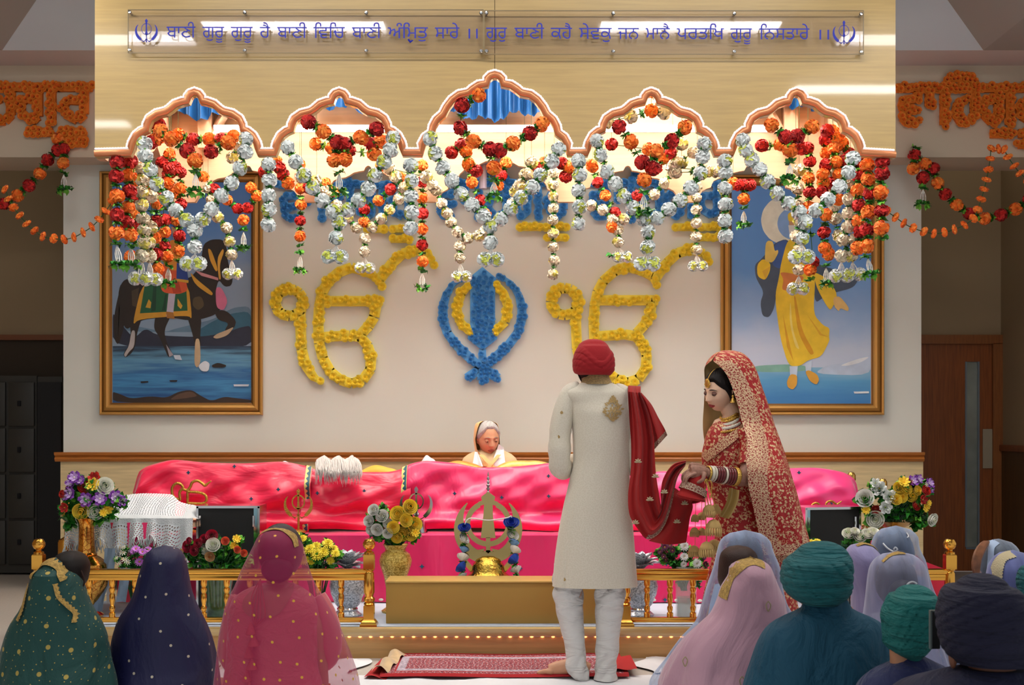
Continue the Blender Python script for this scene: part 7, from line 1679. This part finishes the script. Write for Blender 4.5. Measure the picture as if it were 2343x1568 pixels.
mb = MB(); mb.grid(lambda u, v: ts.front(1103+26*v-4+10*u, 1040+28*v, .05), 6, 14); mb.grid(lambda u, v: ts.front(1136-22*v+9*u, 1040+28*v, .055), 6, 14); mb.build('scarf_ends', m_peach, ow)

# ------------------------------------------------------------------ groom
Y = 7.09; gm = person('groom standing barefoot with his back turned, cream long coat and red turban', P(1360, 0, Y).x, Y)
Mg = MX(P(1356, 838, Y)+Vector((0, .02, 0)), PI-.45, .3, 0, 1.02)
mb = MB(); head_mesh_add(mb, Mg, 72, 56); mb.tube([Mg @ Vector((0, .02, -.06)), P(1362, 868, Y)+Vector((0, .02, 0)), P(1364, 900, Y)+Vector((0, .02, 0))], [.058, .062, .07], 18)
n = 28; rows_ = [(1.0, .155, .11), (1.12, .14, .10), (1.25, .155, .11), (1.38, .18, .115), (1.46, .185, .10), (1.51, .17, .075), (1.545, .08, .06)]
cx_ = P(1376, 0, Y).x; vs = [(cx_+rx*.84*math.cos(2*PI*j/n), Y+ry*math.sin(2*PI*j/n), z) for z, rx, ry in rows_ for j in range(n)]
mb.add(vs, [(i*n+j, i*n+(j+1) % n, (i+1)*n+(j+1) % n, (i+1)*n+j) for i in range(len(rows_)-1) for j in range(n)]+[tuple(range(n))[::-1], tuple((len(rows_)-1)*n+j for j in range(n))])
elL, elR = P(1284, 1068, Y), P(1456, 1060, Y); haL, haR = elL+Vector((.10, .27, .02)), elR+Vector((-.05, .26, .02))
for sh, el, ha, sx in ((P(1302, 918, Y), elL, haL, -1), (P(1430, 918, Y), elR, haR, 1)):
    mb.tube(smooth_path([sh, el, ha], 16), [.036]*6+[.036]*4+[.038, .035, .033, .031, .029, .028], 12); hand(mb, ha, Vector((-sx*.7, .6, 0)), Vector((0, 0, -1)), sx, curl=.8)
fL, fR = P(1330, 1545, 7.12), P(1384, 1548, 7.05)
for hp, kn, an in ((P(1330, 1150, Y), P(1306, 1400, Y), fL), (P(1395, 1150, Y), P(1390, 1400, Y), fR)):
    mb.tube(smooth_path([hp, kn, an], 18), [.085, .083, .08, .076, .072, .066, .06, .055, .052, .055, .056, .054, .05, .045, .04, .037, .036, .036], 14)
def foot(mb, heel, d, L=.255):
    d = d.normalized(); s_ = Vector((-d.y, d.x, 0)); up = Vector((0, 0, 1))
    mb.tube([heel-d*.035+up*.03, heel+up*.04, heel+d*L*.3+up*.045, heel+d*L*.55+up*.03, heel+d*L*.72+up*.018], [.032, .041, .043, .042, .036], 14)
    for i, (o, l, r) in enumerate(((.030, .28, .014), (.012, .27, .010), (-.004, .24, .0095), (-.019, .20, .009), (-.031, .155, .0085))):
        b = heel+d*L*.66+s_*o+up*.016; mb.tube([b, b+d*l*L*.55+up*.003, b+d*l*L+up*-.006], [r*1.15, r*1.1, r*.95], 10); mb.ball(b+d*l*L+up*-.006, r*.95, 8, 6)
foot(mb, Vector((fL.x+.012, fL.y-.0, .026)), Vector((-1, .12, 0))); foot(mb, Vector((fR.x, fR.y, .026)), Vector((.15, 1, 0)))
link('body', remesh(mb, 'body', .0055, sk_groom), gm)
mb = MB(); patch(mb, Mg, lambda u, v: (-1.75+3.5*u, -1.25+1.0*v-.25*math.cos((-1.75+3.5*u))*v), .012, 40, 16); mb.build('beard', m_hairb, gm)
hair_cap(gm, Mg, m_hairb, .075, -.075, .006)
m_turb = M('crimson_turban', '9c0a15', .85, sheen=.04, bump=.15, bscale=60)
def groom_turban():
    rows = top_rows(776, 1357, 22, 36, .09)+[(795, 1321, 1394, .115), (812, 1314, 1403, .13), (830, 1311, 1406, .135), (845, 1312, 1405, .13), (854, 1316, 1401, .12), (859, 1330, 1396, .105)]
    s = Sil(Y, rows)
    def fold(th, v):
        x = math.cos(th); vc = .20+.44*G(x-.28, .62) if math.sin(th) < 0 else .3; d = (v-vc)*(5.5 if x < .3 else 6.5); f = 0
        if d > 0: q_ = d % 1; f = .038*(q_**.5*(1-q_)**.3*1.7-.55)+.006*math.sin(th*27+d*8)
        else: f = -.022+.006*math.sin(x*8+v*12)
        return f*min(1, (1-v)*9+.2)+.02*math.sin(th*2+1)*v
    mb = MB(); s.build(mb, 110, 90, fold, ex=2.2); mb.build('turban', m_turb, gm)
groom_turban()
def brocade(name, col, hi):
    m, nt, b = nodes_of(name); s = uv_src(nt, .02, 20); e = vor(nt, s, 105, rnd=.8); mk = ramp2(nt, e, .25, .45)
    nt.links.new(mixc(nt, mk, lin(col), lin(hi)), b.inputs['Base Color']); b.inputs['Roughness'].default_value = .55; b.inputs['Sheen Weight'].default_value = .3
    bp = nt.nodes.new('ShaderNodeBump'); bp.inputs['Strength'].default_value = .12; bp.inputs['Distance'].default_value = .002; nt.links.new(mk, bp.inputs['Height']); nt.links.new(bp.outputs[0], b.inputs['Normal']); return m
m_sher = brocade('cream_brocade', 'd9cfba', 'dfd6c3'); m_cuff = M('gold_collar', 'b79a68', .55, .2, var=.35, vscale=120, bump=.8, bscale=250)
coat = Sil(Y, [(871, 1336, 1394, .07, .01), (878, 1326, 1402, .08, .01), (886, 1300, 1428, .085, .01), (898, 1288, 1440, .10), (910, 1290, 1443, .105), (920, 1300, 1442, .11), (950, 1306, 1447, .125), (1000, 1310, 1446, .125), (1050, 1311, 1443, .12), (1100, 1302, 1440, .12), (1160, 1288, 1443, .125), (1220, 1277, 1449, .13), (1280, 1269, 1454, .135), (1341, 1264, 1459, .14)])
def cfold(th, v):
    x = math.cos(th); f = .010*math.sin(3*th+4*v)*min(1, v*2)+.012*G(v-.42, .05)*math.sin(11*th+18*v)+.014*math.sin(7*th+1)*max(0, v-.5)
    return f-.03*G(x+.72, .03)*max(0, min(1, (v-.4)*5))
mb = MB(); coat.build(mb, 110, 80, cfold, ex=2.25, cap=False); mb.build('coat', m_sher, gm)
mb = MB(); colr = Sil(Y, [(853, 1339, 1391, .075, .01), (864, 1335, 1395, .082, .01), (880, 1327, 1403, .094, .01)]); colr.build(mb, 48, 8, cap=False); mb.build('collar', m_cuff, gm)
for sh, el, ha, nm in ((P(1304, 908, Y), elL+Vector((-.005, 0, 0)), haL, 'sleeve'), (P(1428, 912, Y), elR, haR, 'sleeve')):
    pp = smooth_path([sh+Vector((.06 if el.x < cx_ else -.06, 0, .025)), sh+Vector((.0, 0, .0)), (sh+el)/2+Vector((-.024 if el is not elR else .012, -.012, .02)), el+Vector((0, -.012, 0)), el.lerp(ha, .5), ha], 40)
    rad = [.060+.0035*math.sin(i*1.7)*(16 < i < 32) for i in range(40)]; rad = [r*(.45, .7, .85, .95)[min(i, 3)]*(1/.95)*(1-.25*max(0, i-26)/14) for i, r in enumerate(rad)]
    MB().tube(pp, rad, 22, uv=True).build(nm, m_sher, gm, sharp=0)
m_goldth = M('gold_thread', 'b5955c', .5, .2, bump=.6, bscale=300)
def motif_big(cx, cy, w_, h, s, root, name, mat):
    """leafy embroidered medallion made of many small stitched leaves"""
    rr = random.Random(2); mb = MB()
    def leaf(x, y, a, L, wd):
        pts = []
        for t, k in ((0, .1), (.4, 1), (.75, .7), (1, .05)):
            for sd in (-1, 1): pts.append((x+math.cos(a)*L*t-math.sin(a)*wd*k*sd, y+math.sin(a)*L*t+math.cos(a)*wd*k*sd))
        mb.add([s.front(px, py, .011 if w_ > 10 else .005) for px, py in pts], [(i*2, i*2+1, i*2+3, i*2+2) for i in range(3)])
    for i in range(int(9 if w_ < 10 else 130)):
        if w_ < 10:
            a = -PI/2+(i-4)*.7; leaf(cx, cy, a, h*.55 if i != 4 else h*.7, 1.4)
        else:
            v = rr.uniform(-1, 1); hw = max(.08, (1-abs(v)**1.6))*(1.05 if v > -.6 else .8); u = rr.uniform(-1, 1)*hw
            a = math.atan2(v*.4-.9, u*1.6)+rr.uniform(-.5, .5); leaf(cx+u*w_, cy+v*h, a, rr.uniform(5, 9), rr.uniform(1.2, 2.1))
    return mb.build(name, mat, root)
motif_big(1398, 939, 19, 27, coat, gm, 'back_medallion', m_goldth)
for x, y in ((1277, 1000), (1284, 945), (1290, 1235), (1296, 1180), (1273, 1300), (1290, 1322), (1286, 1150)): 
    motif_big(x, y, 4, 7, coat if y > 1140 else Sil(Y, [(880, 1266, 1320, .07), (1000, 1262, 1312, .075), (1100, 1262, 1312, .075)]), gm, 'motif', m_goldth)
m_pyj = cloth_bump(M('white_cotton', 'dcdad6', .8), 5, 16, .9, .05)
for rows, sd in (([(1290, 1268, 1345, .10), (1340, 1265, 1333, .10), (1400, 1273, 1334, .09), (1450, 1285, 1337, .085), (1495, 1294, 1340, .078), (1515, 1294, 1342, .082), (1538, 1298, 1347, .09), (1556, 1318, 1349, .07), (1561, 1326, 1348, .05)], 1), ([(1290, 1350, 1440, .10), (1340, 1362, 1432, .10), (1400, 1362, 1425, .09), (1450, 1364, 1418, .085), (1500, 1362, 1415, .08), (1515, 1364, 1409, .076), (1535, 1361, 1411, .085), (1554, 1359, 1413, .09)], 2)):
    ps = Sil(7.11 if sd == 1 else 7.08, rows); mb = MB()
    ps.build(mb, 60, 70, lambda th, v, sd=sd: (.17*abs(math.sin(21*v+1.6*math.sin(th+sd)+1.1*th))-.09)*(G(v-.2, .13)+G(v-.88, .12)+.18)+.014*math.sin(4*th+6*v), cap=False); mb.build('trouser_leg', m_pyj, gm)

# red stole from his shoulder to the bride's hands
m_stole = M('crimson_wool', '9c0d0a', .85, sheen=.08, var=.04, vscale=6); m_border = embroidery('stole_border', '6d1410', 'b59c84', 75, True); m_motifg = M('stole_motif', 'b3a07e', .6, .2)
st = thing('stole', 'crimson embroidered stole from the groom\'s shoulder looping to the bride\'s hands', 'stole', P(1470, 900, 6.9))
outer = [(1436, 896), (1440, 960), (1444, 1020), (1443, 1080), (1437, 1135), (1441, 1180), (1460, 1212), (1480, 1234), (1505, 1224), (1524, 1196), (1537, 1155), (1544, 1118), (1552, 1090), (1568, 1066)]
inner = [(1466, 900), (1486, 950), (1496, 1000), (1498, 1040), (1501, 1085), (1507, 1125), (1511, 1150), (1514, 1166), (1513, 1150), (1512, 1126), (1516, 1100), (1528, 1076), (1545, 1060), (1570, 1054)]
so, si = smooth_path([(x, y, 0) for x, y in outer], 80), smooth_path([(x, y, 0) for x, y in inner], 80)
def stolef(u, v):
    i = int(round(v*79)); p = so[i].lerp(si[i], u); dep = .028*math.sin(u*10+3*v)+.014*math.sin(u*23+8*v)
    Yv = 6.93+.0*v; return P(p.x, p.y, Yv-.06*math.sin(PI*min(1, v*1.1))+dep*.8)
mb = MB(); mb.grid(stolef, 36, 79, mats=lambda u, v: 1 if u < .13 and v > .53 else 0); mb.build('front_fold', [m_stole, m_border], st)
mb = MB(); mb.grid(lambda u, v: (lambda p, q: p.lerp(q, v)+Vector((0, 0, .03*math.sin(PI*v))))(stolef(u, 0), P(1440+26*u, 894, 7.2)), 36, 10); mb.build('shoulder_fold', m_stole, st)
ul = [(1538, 1112), (1583, 1150), (1578, 1190), (1570, 1242)]; ll = [(1525, 1180), (1512, 1205), (1500, 1225), (1484, 1238)]
u1, l1 = smooth_path([(x, y, 0) for x, y in ul], 30), smooth_path([(x, y, 0) for x, y in ll], 30)
mb = MB(); mb.grid(lambda u, v: (lambda p: P(p.x, p.y, 6.985+.03*math.sin(u*7+2*v)))(l1[int(round(v*29))].lerp(u1[int(round(v*29))], u)+Vector((0, 6*v*math.sin(PI*u), 0))), 24, 29); mb.build('under_fold', m_stole, st)
fo = smooth_path([(1452, 897, 0), (1464, 930, 0), (1480, 975, 0), (1492, 1010, 0), (1497, 1029, 0)], 30); fi = smooth_path([(1468, 899, 0), (1490, 925, 0), (1506, 955, 0), (1520, 980, 0), (1527, 996, 0)], 30)
mb = MB(); mb.grid(lambda u, v: (lambda p: P(p.x, p.y, 6.96+.03*math.sin(u*6+v*3)))(fo[int(round(v*29))].lerp(fi[int(round(v*29))], u)), 14, 29, mats=lambda u, v: 1 if v > .84 else 0); mb.build('shoulder_flap', [m_stole, m_border], st)
for x, y in ((1460, 1058), (1500, 1092), (1520, 1128), (1487, 1145), (1454, 1198), (1549, 1196), (1567, 1154)):
    mb = MB()
    for k in range(5):
        a = PI/2+(k-2)*.75; p = P(x, y, 6.80 if x < 1535 else 6.93); d = Vector((math.cos(a), 0, math.sin(a)))
        mb.tube([p, p+d*.010, p+d*.020], [.003, .006, .002], 6)
    mb.build('motif', m_motifg, st)
# end of the stole rolled in her hands
rl = MB(); ctr = smooth_path([P(1600, 1086, 6.9), P(1592, 1108, 6.88), P(1583, 1130, 6.87), P(1580, 1142, 6.87)], 20)
rl.mi = 0; rl.tube(ctr, [.045+.035*i/19+.004*math.sin(i*1.3) for i in range(20)], 24, cap=False, flat=.8, uv=True)
rl.mi = 1; rl.tube([c_ for c_ in ctr[8:13]], [.064+.035*(i+8)/19*.6 for i in range(5)], 24, cap=False, flat=.8, uv=True)
rl.mi = 0; rl.tube([ctr[10], ctr[19]+Vector((.03, -.02, -.012))], [.03, .032], 16, cap=False, uv=True); rl.build('rolled_end', [m_stole, m_border], st)

# ------------------------------------------------------------------ bride
Y = 7.2; br = person('bride standing in a red and gold veil and sari, face turned left and lowered', P(1690, 0, Y).x, Y)
Mb = MX(P(1649, 894, Y)+Vector((0, .0, 0)), -.98, .22, .10, 1.0); lid_mat[0] = M('lid_smoky', '7d5548', .5)
mb = MB(); head_mesh_add(mb, Mb, 120, 90)
nk = P(1678, 956, Y); mb.tube([Mb @ Vector((0, .025, -.06)), nk+Vector((0, .02, .01)), nk+Vector((.01, .03, -.06))], [.05, .05, .07], 18)
n = 28; rows_ = [(.95, .13, .11), (1.06, .125, .10), (1.18, .115, .09), (1.27, .15, .12), (1.36, .17, .10), (1.41, .14, .08), (1.44, .06, .055)]
cx_ = P(1684, 0, Y).x; vs = [(cx_+rx*.82*math.cos(2*PI*j/n), Y+.02+ry*math.sin(2*PI*j/n), z) for z, rx, ry in rows_ for j in range(n)]
mb.add(vs, [(i*n+j, i*n+(j+1) % n, (i+1)*n+(j+1) % n, (i+1)*n+j) for i in range(len(rows_)-1) for j in range(n)]+[tuple(range(n))[::-1], tuple((len(rows_)-1)*n+j for j in range(n))])
for sx in (-1, 1): mb.tube(smooth_path([(cx_+.03+sx*.05, Y+.02, .96), (cx_+.04+sx*.07, Y, .5), (cx_+.04+sx*.08, Y+.02, .06)], 12), [.075, .075, .074, .072, .068, .06, .056, .056, .052, .046, .04, .036], 12); foot(mb, Vector((cx_+.04+sx*.08, Y, .026)), Vector((-.8, -.3, 0)))
link('body', remesh(mb, 'body', .004, sk_bride), br)
# near arm and both hands (henna-darkened), fused with the wrist
el = P(1704, 1094, 6.98); wr_ = P(1617, 1083, 6.89)
mb = MB(); mb.tube(smooth_path([P(1712, 985, 7.1), P(1716, 1042, 7.06), el, (el+wr_)/2, wr_], 24), [.05, .05, .05, .049, .048, .047, .047, .047, .046, .046, .045, .044, .043, .041, .039, .037, .036, .034, .032, .031, .030, .029, .028, .027], 16)
hand(mb, wr_, P(1575, 1082, 6.86)-wr_, Vector((.1, .25, -1)), 1, .185, .95, .1, .7)
wr2 = P(1612, 1078, 7.02); mb.tube([P(1660, 1082, 7.10), wr2], [.034, .026], 14); hand(mb, wr2, P(1568, 1074, 6.98)-wr2, Vector((.1, -.5, -1)), -1, .18, .9, .1, .5)
tag(link('arms', remesh(mb, 'arms', .003, sk_arm), br), 'henna-darkened forearms and hands')
face_parts(br, Mb, .78, 0, '1a100c', '1c0f0a', 'a5222a')
hair_cap(br, Mb, m_hairb, .064, -.085, .012, part=True)
bun = MB(); bun.ball(Mb @ Vector((0, .115, -.01)), .062, 18, 14, (1.1, .8, 1)); bun.build('hair_bun', m_hairb, br)
m_jew = M('gold_jewel', 'd8ae56', .25, .9, bump=.5, bscale=200); m_kun = M('kundan_pearl', 'e6dccb', .25)
mb = MB(); mb.tube([Mb @ head_fn(0, p_, .016) for p_ in np.linspace(1.35, .62, 12)], .0022, 6); c_ = Mb @ head_fn(0, .52, .01)
mb.ball(Mb @ head_fn(0, .6, .012), .009, 10, 8); R3 = Mb.to_3x3().normalized(); mb.ball(c_, .02, 14, 10, (1, .35, 1.25), R3)
for k in range(9): a = PI*1.1+PI*.8*k/8; mb.ball(c_+R3 @ Vector((.02*math.cos(a), -.002, .024*math.sin(a))), .0042, 8, 6)
mb.build('forehead_pendant', m_jew, br)
mb = MB(); e_ = Mb @ Vector((-.074*-1, .012, -.035)); e_ = P(1677, 916, Y-.10); mb.lathe([(.0, .02), (.006, .014), (.011, 0), (.017, -.014), (.0, -.016)], e_, 14); mb.ball(e_+Vector((0, 0, .022)), .008, 8, 6); mb.build('earring', m_jew, br)
bod = Sil(Y, [(958, 1652, 1712, .06), (972, 1630, 1728, .085), (990, 1618, 1736, .105), (1015, 1612, 1738, .12), (1045, 1607, 1738, .125), (1080, 1608, 1738, .12), (1115, 1620, 1740, .115), (1160, 1634, 1752, .125), (1220, 1636, 1775, .15), (1290, 1626, 1795, .18), (1360, 1612, 1815, .21), (1440, 1600, 1835, .24), (1520, 1590, 1850, .26), (1549, 1588, 1852, .265)])
m_sari = embroidery('red_sari', 'a3080c', 'd9b184', 34); m_sarib = embroidery('red_sari_border', '8f1a16', 'd8b68c', 62, True); m_veil = embroidery('red_veil', 'a80a0e', 'dcb88c', 33, False, 'ecd296'); m_veilb = embroidery('red_veil_border', '951a18', 'dfc09a', 56, True, 'ecd296')
mb = MB(); bod.build(mb, 90, 90, lambda th, v: folds(12, .03, 9, .3)(th, v)+.022*math.sin(16*th+22*v)*G(v-.14, .08), cap=False); mb.build('sari', m_sari, br)
edge_band(bod, m_sarib, 'sari_border', br, [(1712, 966), (1686, 985), (1655, 1008), (1628, 1030), (1607, 1048)], 11, .012, 40)
for y, k in ((948, 0), (953, 1)):
    pass
mb = MB(); nkc = P(1668, 948, Y)
for rr_, dz, rad, cnt, mat_i in ((.056, .0, .006, 26, 0), (.060, -.014, .0065, 28, 0), (.070, -.032, .007, 30, 1), (.085, -.052, .0075, 32, 1), (.098, -.072, .006, 34, 0)):
    for k in range(cnt):
        a = PI*.9+PI*1.25*k/cnt; p = nkc+Vector((rr_*math.cos(a)*.85, rr_*math.sin(a)*1.0-.01, dz-.028*max(0, math.cos(a+PI*.5+.9))))
        mb.mi = mat_i; mb.ball(p, rad, 8, 6, (1, 1, 1.3))
mb.build('necklace', [m_jew, m_kun], br)
MB().tube(smooth_path([P(1708, 980, 7.1), P(1717, 1010, 7.08), P(1716, 1042, 7.05), P(1713, 1068, 7.02)], 14), [.05, .058, .06, .06, .06, .06, .06, .059, .059, .058, .058, .058, .057, .056], 18, uv=True).build('sleeve', m_sari, br)
# veil over the head: opening faces left, near edge runs down her cheek
face = math.radians(212)
vl = Sil(Y, [(802, 1655, 1680, .02, .02), (805, 1644, 1694, .06, .02), (814, 1630, 1708, .10, .02), (830, 1618, 1722, .125, .02), (850, 1613, 1733, .135, .02), (880, 1613, 1743, .14, .02), (920, 1611, 1757, .15, .02), (960, 1608, 1769, .16, .02), (1000, 1606, 1780, .19, -.01), (1040, 1608, 1790, .22, -.05), (1080, 1625, 1800, .24, -.07), (1120, 1640, 1812, .24, -.07), (1160, 1655, 1824, .24, -.05), (1200, 1668, 1836, .235, -.03), (1240, 1680, 1848, .23, -.01), (1262, 1690, 1850, .23, .0)])
def vspan(v):
    py = 802+v*460
    o = interp([802, 826, 836, 850, 870, 900, 940, 1000, 1060, 1120, 1262], [.0, .05, .35, .6, .75, .86, .95, 1.02, .80, .62, .52], py)
    o2 = interp([802, 826, 836, 850, 870, 900, 960, 1050, 1080, 1262], [.0, .05, .5, .8, .9, .92, .95, 1.2, 2.0, 2.6], py)
    return (face+o, face+2*PI-o2)
vl.span = vspan
def vfold(th, v): return .020*math.sin(9*th+3*v)*min(1, v*2.5)+.014*math.sin(19*th-5*v)*max(0, v-.25)+.02*math.sin(6*th+9*v)*max(0, v-.6)
mb = MB(); vl.build(mb, 110, 110, vfold, cap=False, mats=lambda u, v: 1 if (u < .135 and v > .05) or v > .945 or (u > .95 and v > .1) else 0); mb.build('veil', [m_veil, m_veilb], br)
# trailing corner of the veil with its gold lining
tl = [(1742, 1240), (1780, 1225), (1815, 1205), (1836, 1196)]; bl = [(1755, 1290), (1790, 1285), (1822, 1262), (1850, 1238)]
ta_, tb_ = smooth_path([(x, y, 0) for x, y in tl], 24), smooth_path([(x, y, 0) for x, y in bl], 24)
mb = MB(); mb.grid(lambda u, v: (lambda p: P(p.x, p.y, 7.03+.03*math.sin(v*13)+.02*u))(tb_[int(round(v*23))].lerp(ta_[int(round(v*23))], u)), 10, 23); mb.build('veil_corner', m_veilb, br)
mb = MB(); mb.grid(lambda u, v: (lambda p: P(p.x, p.y, 7.05+.03*math.sin(v*9)))(Vector((1800+38*u-6*v, 1240+46*v-22*u, 0))), 8, 10); mb.build('veil_lining', M('gold_lining', 'c2a361', .4, .35), br)
mb = MB(); mb.grid(lambda u, v: (lambda p: P(p.x, p.y, 6.93+.02*math.sin(u*5)+.03*v))(Vector((1668+24*u-24*v+(6*math.sin(PI*v)), 1116+66*v+6*u, 0))), 8, 16); tag(mb.build('gold_hem', M('gold_lining', 'c2a361', .4, .35), br), 'gold lining of the veil falling over the forearm')
# bangles and hanging gold bells
m_ban = [M('maroon_bangle', '6a0c16', .3, coat=.5), M('ivory_bangle', 'd8cdb8', .35), m_jew]
ax = (el-wr_).normalized(); tq = ax.to_track_quat('Z', 'Y').to_matrix()
def bangle(t, wd, R, mat):
    c_ = wr_.lerp(el, t); pr = []
    for k in range(13): a = 2*PI*k/12; pr.append((R+.0045*math.cos(a), wd/2*math.sin(a)))
    vs = []; fs = []
    for i in range(28):
        a = 2*PI*i/28
        for r__, z__ in pr[:-1]: vs.append(c_+tq @ Vector((r__*math.cos(a), r__*math.sin(a), z__)))
    for i in range(28):
        for k in range(12): fs.append((i*12+k, i*12+(k+1) % 12, ((i+1) % 28)*12+(k+1) % 12, ((i+1) % 28)*12+k))
    mb = MB(); mb.add(vs, fs); mb.build('bangle', mat, br)
for t, wd, R, mi in ((.03, .012, .036, 2), (.10, .018, .038, 1), (.17, .010, .039, 1), (.235, .012, .041, 0), (.30, .012, .042, 0), (.36, .012, .042, 0), (.44, .012, .043, 1), (.51, .012, .044, 0), (.575, .012, .045, 0), (.64, .012, .046, 0), (.74, .026, .049, 2)): bangle(t, wd, R, m_ban[mi])
bell = MB(); bell.lathe([(.0, .52), (.10, .5), (.30, .40), (.44, .18), (.48, .02), (.45, .0)], n=20)
for k in range(20):
    a = 2*PI*k/20; bell.tube([(.43*math.cos(a), .43*math.sin(a), .02), (.47*math.cos(a), .47*math.sin(a), -.25), (.44*math.cos(a+.1), .44*math.sin(a+.1), -.5)], [.06, .075, .03], 5)
bell_m = bell.mesh('bell', M('filigree_gold', 'e8c27c', .4, .5, bump=.8, bscale=60), sharp=0)
kl = thing('hanging_bells', 'clusters of gold umbrella bells hanging on chains from the bride\'s wrist', 'wrist ornament', wr_)
for x, y, wd, Yb in ((1622, 1170, 30, 6.86), (1637, 1166, 24, 6.93), (1633, 1208, 38, 6.85), (1617, 1258, 36, 6.84), (1634, 1250, 30, 6.93), (1590, 1186, 18, 6.97), (1604, 1182, 18, 6.99), (1589, 1218, 22, 6.96), (1606, 1217, 18, 6.98), (1588, 1262, 27, 6.94)): put('bell', bell_m, kl, P(x, y, Yb), (0, .05, x), wd*Yb/F)
mb = MB()
for x0, x1, y1 in ((1611, 1622, 1158), (1614, 1633, 1190), (1617, 1637, 1158), (1613, 1617, 1240)): mb.tube(smooth_path([P(x0, 1096, 6.87), P((x0+x1)/2-2, 1125, 6.85), P(x1, y1, 6.86)], 10), .0028, 5)
mb.tube(smooth_path([P(1612, 1100, 6.87), P(1628, 1104, 6.85), P(1626, 1140, 6.85)], 10), .003, 5)
for x, y0, y1 in ((1590, 1150, 1254), (1604, 1150, 1210)): mb.tube([P(x+2, y0-4, 6.97), P(x, y1, 6.96)], .0015, 5)
mb.build('chains', m_jew, kl)
